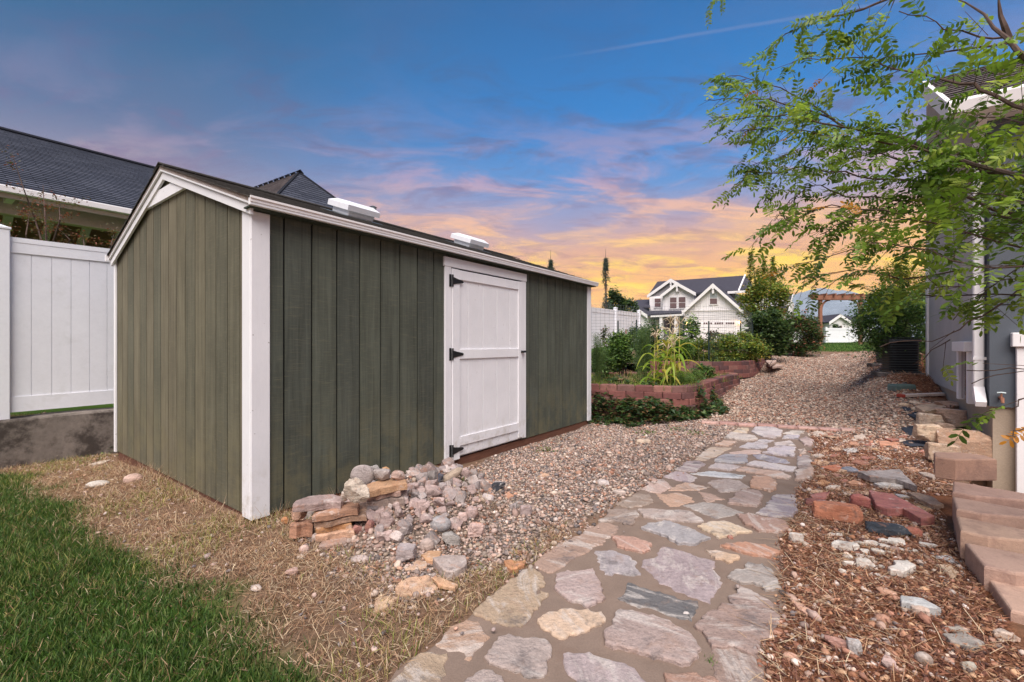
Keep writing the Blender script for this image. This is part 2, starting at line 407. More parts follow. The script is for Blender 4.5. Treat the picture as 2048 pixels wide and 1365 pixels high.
def rock_mat(name='rock', stain=(182, 130, 100), sa=.4):
    m, t, b = newmat(name); tcn = t.add('ShaderNodeTexCoord'); oi = t.add('ShaderNodeObjectInfo')
    r = t.math('MULTIPLY', oi.outputs['Random'], 60)
    v = t.add('ShaderNodeVectorMath', {0: tcn.outputs['Object'], 1: t.add('ShaderNodeCombineXYZ', {0: r, 1: r, 2: r}).outputs[0]}, operation='ADD').outputs[0]
    bl = t.noise(v, 14, 8, .7, .5); st = t.noise(t.mapv(v, (9, 9, 42)), 1.0, 6, .65, .8); fine = t.noise(v, 110, 6, .7)
    c = t.mix(1.0, oi.outputs['Color'], t.ramp(st, [(.28, .62), (.72, 1.28)]), 'MULTIPLY')
    c = t.mix(t.math('MULTIPLY', t.ss(t.noise(t.mapv(v, loc=(8, 1, 3)), 17, 6, .7, .6), .54, .66), .5), c, lin((96, 84, 80)))
    c = t.mix(t.math('MULTIPLY', t.ss(bl, .52, .64), sa), c, lin(stain))
    c = t.mix(t.math('MULTIPLY', t.ss(t.noise(t.mapv(v, loc=(4, 4, 9)), 11, 7, .7), .55, .68), .5), c, lin((222, 212, 204)))
    c = t.mix(1.0, c, t.ramp(fine, [(.25, .7), (.75, 1.2)]), 'MULTIPLY')
    t.put(b.inputs['Base Color'], c); b.inputs['Roughness'].default_value = .78; b.inputs['Specular IOR Level'].default_value = .35
    h = t.math('ADD', bl, t.math('ADD', t.math('MULTIPLY', st, .5), t.math('MULTIPLY', fine, .4)))
    t.put(b.inputs['Normal'], t.add('ShaderNodeBump', {'Height': h, 'Strength': .8, 'Distance': .012}).outputs[0])
    return m
def shingle_mat(name, c0, c1, bw=.33, bh=.14, mort=.0):
    m, t, b = newmat(name); tcn = t.add('ShaderNodeTexCoord'); uv = t.add('ShaderNodeUVMap').outputs[0]
    br = t.add('ShaderNodeTexBrick', {'Vector': uv, 'Color1': c0, 'Color2': c1, 'Mortar': tuple(x*.35 for x in c0), 'Scale': 1.0,
                                      'Mortar Size': .008, 'Mortar Smooth': .2, 'Bias': -.2, 'Brick Width': bw, 'Row Height': bh}, offset=.5)
    big = t.noise(tcn.outputs['Object'], .8, 4, .6); g = t.noise(tcn.outputs['Object'], 70, 4, .7)
    c = t.mix(1.0, br.outputs[0], t.ramp(big, [(.3, .85), (.7, 1.15)]), 'MULTIPLY'); c = t.mix(1.0, c, t.ramp(g, [(.3, .7), (.7, 1.3)]), 'MULTIPLY')
    t.put(b.inputs['Base Color'], c); b.inputs['Roughness'].default_value = .9; b.inputs['Specular IOR Level'].default_value = .2
    t.put(b.inputs['Normal'], t.add('ShaderNodeBump', {'Height': g, 'Strength': .4, 'Distance': .01}).outputs[0])
    return m
M = {}
M['siding'] = siding_mat()
M['white'] = paintwood_mat('white_paint', lin((238, 237, 240)), .05)
M['vinyl'] = pmat('white_vinyl', lin((238, 239, 244)), .35, 3, .05, .03, 30, spec=.5, dirt=(lin((190, 190, 184)), 3.5, .54, .2))
M['black'] = pmat('black_metal', (.012, .013, .015), .45, 20, .2, .1, 90)
M['wood'] = pmat('brown_skid_wood', lin((120, 82, 66)), .8, 6, .3, .6, 22, aniso=(8, 1, 8), src='tint')
M['cedar'] = pmat('cedar_wood', lin((152, 104, 82)), .75, 4, .3, .4, 16, aniso=(6, 6, 1))
M['concrete'] = pmat('concrete', lin((136, 126, 118)), .9, 2.4, .3, .35, 28, dirt=(lin((52, 44, 40)), 2.2, .44, .85))
M['found'] = pmat('foundation', lin((178, 160, 140)), .9, 3, .14, .3, 60)
M['mortar'] = pmat('mortar', lin((134, 115, 102)), .9, 5.0, .2, .6, 130, bd=.005, dirt=(lin((120, 98, 84)), 3.4, .50, .5))
M['flag'] = flag_mat()
M['rock'] = rock_mat()
M['cobble'] = rock_mat('cobble', (170, 150, 132), .2)
M['paver'] = pmat('paver', (1, 1, 1), .85, 9, .2, .5, 70, src='tint', dirt=(lin((92, 62, 56)), 7, .5, .5))
M['capblock'] = pmat('cap_block', lin((182, 150, 134)), .9, 4, .16, .45, 90, src='tint', bd=.012, dirt=(lin((132, 104, 96)), 6, .48, .45))
M['stucco'] = pmat('stucco_slate', lin((92, 98, 106)), .9, 2, .12, .5, 120, bd=.006)
M['stucco_l'] = pmat('stucco_grey', lin((192, 188, 184)), .9, 2, .12, .5, 120, bd=.006)
M['lap'] = pmat('brown_lap', lin((168, 150, 138)), .8, 3, .15, .3, 40)
M['shingle'] = shingle_mat('shingle_dark', lin((64, 68, 80)), lin((84, 88, 100)))
M['shingle_b'] = shingle_mat('shingle_brown', lin((78, 70, 70)), lin((104, 94, 92)))
M['shingle_f'] = pmat('shingle_far', lin((66, 64, 74)), .9, 3, .2, .2, 20)
M['shingle_e'] = pmat('shingle_edge', lin((70, 66, 62)), .95, 12, .4, .6, 80)
M['brownceil'] = pmat('stained_ceiling', lin((150, 108, 88)), .7, 3, .2, .3, 16, aniso=(1, 9, 1))
M['tan'] = pmat('tan_beam', lin((206, 188, 178)), .8, 3, .14, .2, 30)
M['housewhite'] = pmat('house_white', lin((240, 236, 236)), .7, 1.5, .05, .1, 20)
M['housegrey'] = pmat('house_grey', lin((150, 146, 150)), .7, 1.5, .08, .1, 20)
M['bw'] = rock_mat('black_white_rock', (214, 206, 200), .9)
M['pebble'] = colmat('pebbles', .75, bump=.5, bs=90)
M['leaf'] = colmat('leaves', .45, .4, spec=.4)
M['blade'] = colmat('blades', .6, .3, spec=.3)
M['straw'] = colmat('straw', .8, .15)
M['bark'] = pmat('bark', lin((92, 74, 66)), .9, 20, .35, .7, 60, aniso=(1, 1, .3))
M['fabric'] = pmat('landscape_fabric', lin((52, 56, 66)), .75, 14, .3, .5, 200)
M['green_box'] = pmat('green_plastic', lin((96, 116, 112)), .6, 9, .2, .2, 60)
M['galv'] = pmat('galvanised', lin((130, 138, 140)), .45, 20, .2, .1, 80, metal=.6)
M['tpost'] = pmat('post_green', lin((34, 52, 50)), .6, 20, .3, .2, 80)
M['soil'] = pmat('bed_soil', lin((96, 84, 62)), .95, 7, .4, .8, 40, bd=.02)
def glass_mat(name, tint, rough=.08):
    m, t, b = newmat(name); tcn = t.add('ShaderNodeTexCoord')
    n = t.noise(tcn.outputs['Object'], 1.2, 3, .5)
    t.put(b.inputs['Base Color'], t.mix(n, (*tint, 1), tuple(x*.6 for x in tint)+(1,)))
    b.inputs['Roughness'].default_value = rough; b.inputs['Specular IOR Level'].default_value = .8
    return m
M['glass'] = glass_mat('window_glass', lin((120, 96, 96)))
M['blind'] = pmat('window_blind', lin((170, 176, 178)), .6, 2, .06, 0)
def emis(name, c, s):
    m = bpy.data.materials.new(name); m.use_nodes = True; t = NT(m.node_tree); t.n.clear()
    t.add('ShaderNodeOutputMaterial', {0: t.add('ShaderNodeEmission', {0: (*c, 1), 1: s}).outputs[0]}); return m
M['lamp'] = emis('lamp_glow', (1, .55, .22), 14)
# ------------------------------------------------------------ ground sheet
PATH_L = [(640, 1490), (777, 1365), (848, 1304), (948, 1225), (1063, 1132), (1073, 1122), (1202, 1046), (1233, 1009), (1271, 987), (1292, 974), (1329, 954), (1353, 940), (1390, 919), (1409, 900), (1449, 876), (1464, 863), (1477, 856)]
PATH_R = [(1612, 856), (1629, 882), (1626, 923), (1628, 952), (1602, 972), (1592, 993), (1587, 1032), (1576, 1061), (1560, 1111), (1568, 1130), (1564, 1181), (1559, 1239), (1523, 1301), (1532, 1350), (1560, 1490)]
def GP(pts): return [tuple(G(*p))[:2] for p in pts]
path_poly = GP(PATH_L)+GP(PATH_R)
lawn_poly = GP([(-400, 960), (0, 945), (70, 950), (110, 1010), (150, 1075), (270, 1130), (370, 1185), (470, 1265), (575, 1365), (540, 1490)])+[(-.4, .5), (-6, .5), (-9, 3)]
grav1 = GP([(640, 1090), (740, 1150), (800, 1200), (900, 1160), (1040, 1140), (1110, 1080), (1230, 1010), (1330, 950), (1420, 893), (1475, 850), (1440, 836), (1300, 846), (1190, 838), (1100, 866), (1000, 905), (900, 935), (720, 990), (600, 1040)])
grav2 = GP([(1415, 842), (1430, 812), (1470, 785), (1470, 762), (1520, 750), (1520, 728), (1548, 714), (1640, 710), (1735, 703), (1750, 735), (1780, 770), (1840, 800), (1890, 835), (1880, 900), (1760, 905), (1650, 880), (1655, 850)])
mulch = GP([(1628, 870), (1890, 880), (1900, 960), (2100, 1400)])+[(2.2, .5), (.6, .5)]+GP(PATH_R[::-1])[1:]
mulch2 = GP([(1740, 740), (1760, 710), (1900, 710), (1935, 780), (1900, 800), (1800, 790)])
farlawn_y = 17.2
def lawnf(x, y): return ssn(sdf(lawn_poly, x, y)+.22*vnoise(x, y, 2.3, 3)+.10*vnoise(x, y, 7, 4), -.12, .16)
def build_ground():
    def axis(a, b, st, far):
        mid = list(np.arange(a, b, st)); out = []; s = st; v = b
        while v < far: out.append(v); s *= 1.28; v += s
        out.append(far); lo = []; s = st; v = a-st
        while v > -far: lo.append(v); s *= 1.28; v -= s
        lo.append(-far); return np.array(lo[::-1]+mid+out)
    xs = axis(-8.5, 9.5, .06, 4000); ys = axis(.2, 19, .06, 4000)
    X, Y = np.meshgrid(xs, ys); Z = terr(X, Y)
    nr = (np.abs(X) < 12) & (Y > -1) & (Y < 22)
    pd = np.full(X.shape, -9.); pd[nr] = sdf(path_poly, X[nr], Y[nr])
    Z = Z-.03*ssn(pd, -.01, .08)
    m = np.zeros(X.shape+(3,)); xx, yy = X[nr], Y[nr]
    wob = .12*vnoise(xx, yy, 3, 5)+.06*vnoise(xx, yy, 9, 6)
    lw = lawnf(xx, yy); gr = np.maximum(ssn(sdf(grav1, xx, yy)+wob, -.15, .12), ssn(sdf(grav2, xx, yy)+wob, -.15, .15))
    mu = np.maximum(ssn(sdf(mulch, xx, yy)+wob, -.12, .12), ssn(sdf(mulch2, xx, yy)+wob, -.2, .2))
    m[nr] = np.stack([lw, gr, mu], -1)
    fl = ssn(Y+.25*X, 20.6, 21.6); back = ssn(-(X*LY-Y*LX), 7.3, 7.6)
    m[..., 0] = np.maximum(m[..., 0], np.maximum(fl, back)); m[..., 1] *= 1-fl; m[..., 2] *= 1-fl
    ny, nx = X.shape; idx = np.arange(ny*nx).reshape(ny, nx)
    Fq = np.stack([idx[:-1, :-1], idx[:-1, 1:], idx[1:, 1:], idx[1:, :-1]], -1).reshape(-1, 4)
    me = bulk_mesh('ground', np.stack([X, Y, Z], -1).reshape(-1, 3), Fq, m.reshape(-1, 3), True)
    mt, t, b = newmat('ground'); tcn = t.add('ShaderNodeTexCoord'); v = tcn.outputs['Object']
    msk = t.add('ShaderNodeSeparateColor', {0: t.add('ShaderNodeAttribute', attribute_name='Col').outputs['Color']})
    dirtn = t.noise(v, 3, 6, .65); f1 = t.noise(v, 22, 7, .72, .6); f2 = t.noise(v, 120, 5, .7)
    dirt = t.mix(dirtn, lin((108, 84, 68)), lin((150, 122, 100))); dirt = t.mix(1.0, dirt, t.ramp(f1, [(.3, .6), (.7, 1.3)]), 'MULTIPLY')
    vo = t.add('ShaderNodeTexVoronoi', {'Vector': v, 'Scale': 46.0, 'Randomness': 1.0})
    gc = t.mix(1.0, t.ramp(t.add('ShaderNodeSeparateColor', {0: vo.outputs['Color']}).outputs[0], [(0, lin((104, 90, 82))), (.35, lin((146, 126, 112))), (.7, lin((164, 142, 128))), (1, lin((186, 168, 154)))]),
               t.ramp(vo.outputs['Distance'], [(.2, 1.0), (.75, .38)]), 'MULTIPLY')
    mul = t.mix(f1, lin((92, 56, 38)), lin((156, 104, 74))); mul = t.mix(1.0, mul, t.ramp(f2, [(.3, .55), (.7, 1.3)]), 'MULTIPLY')
    lawn = t.mix(t.noise(v, 1.2, 5, .6), lin((52, 82, 30)), lin((92, 120, 42))); lawn = t.mix(1.0, lawn, t.ramp(f1, [(.3, .7), (.7, 1.2)]), 'MULTIPLY')
    c = t.mix(msk.outputs[1], dirt, gc); c = t.mix(msk.outputs[2], c, mul); c = t.mix(msk.outputs[0], c, lawn)
    t.put(b.inputs['Base Color'], c); b.inputs['Roughness'].default_value = .95; b.inputs['Specular IOR Level'].default_value = .15
    h = t.mix(msk.outputs[1], t.math('ADD', f1, t.math('MULTIPLY', f2, .4)), t.math('SUBTRACT', 1.0, vo.outputs['Distance']))
    t.put(b.inputs['Normal'], t.add('ShaderNodeBump', {'Height': h, 'Strength': .8, 'Distance': .02}).outputs[0])
    link('ground', me, mt, kind='structure')
build_ground()

# ------------------------------------------------------------ loose stones, straw and grass as stuff
def in_poly_pts(poly, dens, mask=None, soft=.12, seed=0):
    p = np.array(poly); lo, hi = p.min(0)-soft, p.max(0)+soft; n = int((hi-lo).prod()*dens)
    x = rng.uniform(lo[0], hi[0], n); y = rng.uniform(lo[1], hi[1], n)
    d = sdf(poly, x, y)+.10*vnoise(x, y, 4, 11+seed)+.05*vnoise(x, y, 13, 12+seed)
    k = d > rng.uniform(-soft, soft*.4, n)
    x, y = x[k], y[k]
    if mask is not None: k = mask(x, y); x, y = x[k], y[k]
    return x, y
def infield(x, y):
    u = x/np.maximum(y, .1); return (np.abs(u) < 1.32) & (y > 1.25)
def n_of(x, y): return x*LY-y*LX
def l_of(x, y): return x*LX+y*LY
def clear(x, y):
    """not inside the shed, the block wall or the beds"""
    n, l = n_of(x, y), l_of(x, y)
    shed = (n < -3.16) & (n > -6.5) & (l > 1.36) & (l < 6.4)
    return ~shed & (y < 40) & ~((n > .53) & (l < 4.75) & (l > .5))
PEB = np.array([lin(c) for c in [(196, 170, 158), (178, 150, 138), (166, 150, 144), (150, 138, 134), (206, 188, 176), (190, 150, 130), (128, 118, 116), (176, 156, 150), (214, 200, 192), (160, 118, 100), (120, 112, 112), (186, 168, 152), (200, 176, 166), (188, 162, 150)]])
def pebbles(name, x, y, s0, s1, pal=PEB, sink=.2, flat=.6, bright=1.0, var=.16, **kw):
    n = len(x); S = rng.lognormal(0, .33, n)*(s0+(s1-s0)*rng.random(n))
    sc3 = np.stack([S*rng.uniform(.8, 1.35, n), S*rng.uniform(.6, 1.0, n), S*rng.uniform(flat*.6, flat*1.3, n)], -1)
    P = np.stack([x, y, terr(x, y)+sc3[:, 2]*(1-sink*2)+rng.uniform(-.2, .5, n)*S*.5], -1)
    R = rotm(rng.uniform(0, 6.28, n), np.abs(rng.normal(0, .45, n)), rng.uniform(0, 6.28, n))
    c = pal[rng.integers(0, len(pal), n)]*rng.normal(1, var, (n, 1)).clip(.5, 1.5)*bright
    T, TF = ICO0
    me = scatter_mesh(name, T, TF, P, R, sc3, c, True, .12)
    return link(name, me, M['pebble'], kind='stuff', **kw)
offpath = lambda x, y: sdf(path_poly, x, y) < -.005
x, y = in_poly_pts(grav1, 3600, lambda x, y: infield(x, y) & clear(x, y) & offpath(x, y))
pebbles('gravel', x, y, .006, .0115, PEB*np.array([1, .97, .92]), bright=.84, var=.26, label='mixed pink and grey pebbles between the shed and the stone path')
x, y = in_poly_pts(grav2, 2200, lambda x, y: infield(x, y) & clear(x, y) & (rng.random(len(x)) < np.clip(1.35-y*.05, .5, 1)), soft=.2)
PEB2 = np.array([lin(c) for c in [(206, 178, 160), (188, 158, 142), (214, 194, 180), (196, 150, 128), (172, 146, 134), (222, 206, 194), (176, 128, 108), (150, 130, 122), (200, 180, 164), (112, 98, 92)]])
pebbles('gravel', x, y, .009, .016, PEB2*np.array([1, .98, .93]), flat=.45, bright=.88, label='pinkish rock chips covering the sloping ground beyond the path')
# thin scatter over the dry ground and the edge of the path
rest = [(-6, 1.2), (3.8, 1.2), (4.4, 6.6), (0, 7.5), (-6, 5)]
x, y = in_poly_pts(rest, 130, lambda x, y: infield(x, y) & clear(x, y) & offpath(x, y) & (lawnf(x, y) < .1))
pebbles('loose_pebbles', x, y, .006, .014, label='loose pebbles scattered over the dry ground')
x, y = in_poly_pts(path_poly, 60, lambda x, y: infield(x, y) & (sdf(path_poly, x, y) < rng.exponential(.09, len(x))))
o = pebbles('path_pebbles', x, y, .004, .011, label='small pebbles strayed onto the edges of the stone path'); o.location.z = .018

# grass blades: bent two-segment strips
BT = np.array([[-.5, 0, 0], [.5, 0, 0], [-.38, .18, .5], [.38, .18, .5], [0, .62, 1.0]]); BF = np.array([[0, 1, 3], [0, 3, 2], [2, 3, 4]])
BSH = np.array([.45, .45, .9, .9, 1.25])
def blades(name, x, y, h0, h1, w, lay, pal, mat='blade', lift=0.0, bright=1, **kw):
    n = len(x); H = rng.uniform(h0, h1, n)*(1+.3*vnoise(x, y, 3, 20)); S = np.stack([np.full(n, w)*rng.uniform(.7, 1.3, n), H*.8, H], -1)
    R = rotm(rng.uniform(0, 6.28, n), np.abs(rng.normal(lay, .32, n)).clip(0, 1.5), rng.uniform(0, 6.28, n))
    P = np.stack([x, y, terr(x, y)-.004+lift*rng.random(n)], -1)
    c = pal[rng.integers(0, len(pal), n)]*rng.normal(1, .18, (n, 1)).clip(.45, 1.6)*bright
    me = scatter_mesh(name, BT, BF, P, R, S, c, False, 0, BSH)
    return link(name, me, M[mat], kind='stuff', **kw)
GR = np.array([lin(c) for c in [(66, 98, 38), (82, 116, 46), (54, 84, 32), (98, 128, 58), (76, 106, 48), (132, 146, 84), (60, 90, 30)]])
DRY = np.array([.92, .97, 1.06])*np.array([lin(c) for c in [(198, 162, 124), (182, 144, 108), (212, 182, 144), (168, 126, 94), (148, 110, 84), (192, 156, 126), (216, 192, 156)]])
DRYG = np.array([lin(c) for c in [(134, 142, 70), (150, 148, 84), (112, 128, 58), (176, 160, 104)]])
def dens_keep(x, y, near=2.2): return rng.random(len(x)) < np.clip((near/np.maximum(y, .5))**1.2, .15, 1)
x, y = in_poly_pts(lawn_poly, 15000, lambda x, y: infield(x, y) & clear(x, y) & (rng.random(len(x)) < lawnf(x, y)) & dens_keep(x, y, 2.6), soft=.35)
blades('lawn_grass', x, y, .026, .06, .0044, .4, np.vstack([GR*.72, GR*.84, GR*.66, GR*.8, DRYG*.6]), bright=1.0)
dryp = [(-7, 3.2), (-5.6, 2.0), (-3, 1.2), (.1, 1.2), (.35, 2.6), (.1, 3.4), (-.9, 3.4), (-1.5, 3.1), (-4.4, 5.2), (-5.5, 5.1)]
drym = lambda x, y: infield(x, y) & clear(x, y) & offpath(x, y) & (sdf(grav1, x, y) < -.02+.16*rng.random(len(x)))
x, y = in_poly_pts(dryp, 7500, lambda x, y: drym(x, y) & (rng.random(len(x)) > lawnf(x, y)*.85) & dens_keep(x, y, 3.0) & (vnoise(x, y, 5, 31)+.5*vnoise(x, y, 14, 32) > rng.uniform(-1.3, .1, len(x))))
blades('dry_grass', x, y, .025, .06, .0034, .95, DRY, 'straw', .012)
x, y = in_poly_pts(dryp, 3200, lambda x, y: drym(x, y) & (vnoise(x, y, 2.1, 33)+.6*vnoise(x, y, 7, 34) > rng.uniform(-.1, .8, len(x))))
blades('dry_grass', x, y, .03, .065, .0036, .45, DRYG, 'straw')
# upright straw tufts along the foot of the shed and round the rock heap
def tuft(pts, per, h0, h1, pal, name='dry_tuft', spread=.05, **kw):
    x = np.concatenate([p[0]+rng.normal(0, spread, per) for p in pts]); y = np.concatenate([p[1]+rng.normal(0, spread, per) for p in pts])
    k = clear(x, y); return blades(name, x[k], y[k], h0, h1, .0028, .35, pal, 'straw', **kw)
foot = [NL(-3.25-t*3.1, 1.31)[:2] for t in rng.random(46)]+[NL(-3.10+rng.random()*.1, 1.4+t*.6)[:2] for t in rng.random(10)]
tuft(foot, 16, .05, .15, DRY)
tuft([tuple(G(*p))[:2] for p in [(610, 1065), (640, 1085), (575, 1070), (700, 1100), (880, 1045), (905, 1060), (960, 1000), (975, 1010), (1000, 1030), (1020, 985), (870, 1100), (940, 1085), (1080, 985), (790, 1060)]], 22, .04, .12, DRY)
tuft([tuple(G(*p))[:2] for p in [(1423, 1330), (1421, 1325)]], 14, .02, .05, GR, 'grass_tuft', .012)
tuft([tuple(G(*p))[:2] for p in [(1085, 893), (1220, 880), (1340, 870), (930, 960), (1120, 880), (180, 925), (230, 920), (1290, 872)]], 22, .03, .07, GR, 'grass_tuft', .06)
# reddish mulch: slivers, chips and long straws
MUL = np.array([.94, 1.02, 1.12])*np.array([lin(c) for c in [(160, 106, 80), (142, 92, 72), (184, 132, 102), (118, 76, 60), (204, 158, 120), (98, 66, 56), (170, 116, 84)]])
mm = lambda x, y: infield(x, y) & clear(x, y) & (sdf(path_poly, x, y) < .04*rng.random(len(x)))
near_m = [p for p in mulch]
x, y = in_poly_pts(near_m, 9000, lambda x, y: mm(x, y) & dens_keep(x, y, 2.6))
blades('mulch', x, y, .014, .042, .0045, 1.35, MUL, 'straw', .02)
x, y = in_poly_pts(near_m, 3400, lambda x, y: mm(x, y) & dens_keep(x, y, 2.6))
pebbles('mulch_chips', x, y, .004, .011, MUL, flat=.5, var=.25)
x, y = in_poly_pts(near_m, 650, mm); pebbles('loose_pebbles', x, y, .005, .0125, PEB2, label='pebbles lying among the reddish mulch')
x, y = in_poly_pts(mulch2, 1500, mm); blades('mulch', x, y, .03, .08, .006, 1.3, MUL, 'straw', .03)
# pine straw: long thin bent stalks
def straws(name, x, y, l0, l1, w, pal, **kw):
    n = len(x); T = np.array([[0, -.5, 0], [0, .5, 0], [.5, -.5, .10], [.5, .5, .10], [1, -.4, 0], [1, .4, 0]]); TF = np.array([[0, 1, 3], [0, 3, 2], [2, 3, 5], [2, 5, 4]])
    S = np.stack([rng.uniform(l0, l1, n), np.full(n, w), rng.uniform(.0, .5, n)*rng.uniform(l0, l1, n)], -1)
    R = rotm(rng.normal(2.6, 1.0, n), np.abs(rng.normal(0, .16, n)), rng.uniform(0, 6.28, n))
    P = np.stack([x, y, terr(x, y)+.008+.02*rng.random(n)], -1)
    c = pal[rng.integers(0, len(pal), n)]*rng.normal(1, .15, (n, 1)).clip(.5, 1.5)
    return link(name, scatter_mesh(name, T, TF, P, R, S, c), M['straw'], kind='stuff', **kw)
x, y = in_poly_pts(near_m, 900, lambda x, y: mm(x, y) & (y < 4.6) & (vnoise(x, y, 2.5, 41) > rng.uniform(-1, .6, len(x))))
straws('straw', x, y, .05, .17, .0024, DRY)
x, y = in_poly_pts(dryp, 700, lambda x, y: drym(x, y) & (lawnf(x, y) < .4*rng.random(len(x)))); straws('straw', x, y, .03, .11, .002, DRY)

# ------------------------------------------------------------ flagstone path
def jag(poly, step=.03, amp=.006, seed=0):
    """polygon with broken, uneven edges"""
    out = []; n = len(poly); r = random.Random(seed)
    for i in range(n):
        a, b = Vector(poly[i][:2]), Vector(poly[(i+1) % n][:2]); d = b-a; L = d.length; k = max(1, int(L/step)); nn = Vector((d.y, -d.x)).normalized() if L > 1e-6 else Vector((0, 0))
        walk = 0
        for j in range(k):
            t = j/k; fade = math.sin(math.pi*t)**.5 if j else .35
            walk = walk*.6+r.gauss(0, amp); out.append(tuple(a+d*t+nn*walk*fade))
    return out
def inset(poly, a):
    c = []; n = len(poly)
    ar = sum(poly[i][0]*poly[(i+1) % n][1]-poly[(i+1) % n][0]*poly[i][1] for i in range(n)); sg = 1 if ar > 0 else -1
    for i in range(n):
        p, q, r_ = Vector(poly[i-1]), Vector(poly[i]), Vector(poly[(i+1) % n])
        d = (r_-p); d = d.normalized() if d.length > 1e-9 else Vector((1, 0)); c.append(tuple(q+Vector((-d.y, d.x))*a*sg))
    return c
def slab_mesh(poly, z0, z1, bev=.006, seed=0, step=.03, amp=.006, top_z=None, origin=None):
    """flat broken stone standing on z0; top_z(x,y) gives relief"""
    P = jag(poly, step, amp, seed); Q = inset(P, bev*.5); Rr = inset(P, bev*1.6); n = len(P); m = MB(); o = origin or Vector((0, 0, 0))
    vs = [(p[0]-o[0], p[1]-o[1], z0-o[2]) for p in P]+[(p[0]-o[0], p[1]-o[1], z1-bev-o[2]) for p in P]+[(p[0]-o[0], p[1]-o[1], z1-bev*.3-o[2]) for p in Q]+[(p[0]-o[0], p[1]-o[1], z1-o[2]) for p in Rr]
    fs = [(k*n+i, k*n+(i+1) % n, (k+1)*n+(i+1) % n, (k+1)*n+i) for k in range(3) for i in range(n)]+[tuple(range(3*n, 4*n)), tuple(range(n))[::-1]]
    return m.add(vs, fs)
pm = slab_mesh([(p[0], p[1]) for p in path_poly], -.05, .006, .008, 5, .06, .014)
pth = pm.build('path', M['mortar'], None, kind='structure')
C1, C2, C3, C4, P4 = (760, 1160, 4.096), (1200, 1060, 4.476), (1060, 940, 3.793), (1300, 840, 5.689), (760, 1080, 2.2756)
LAV, GRY, PNK, TAN, WHT, DRK, RST, BEI = (168, 156, 154), (160, 154, 153), (162, 136, 130), (168, 150, 132), (198, 188, 180), (104, 104, 108), (176, 136, 118), (198, 180, 160)
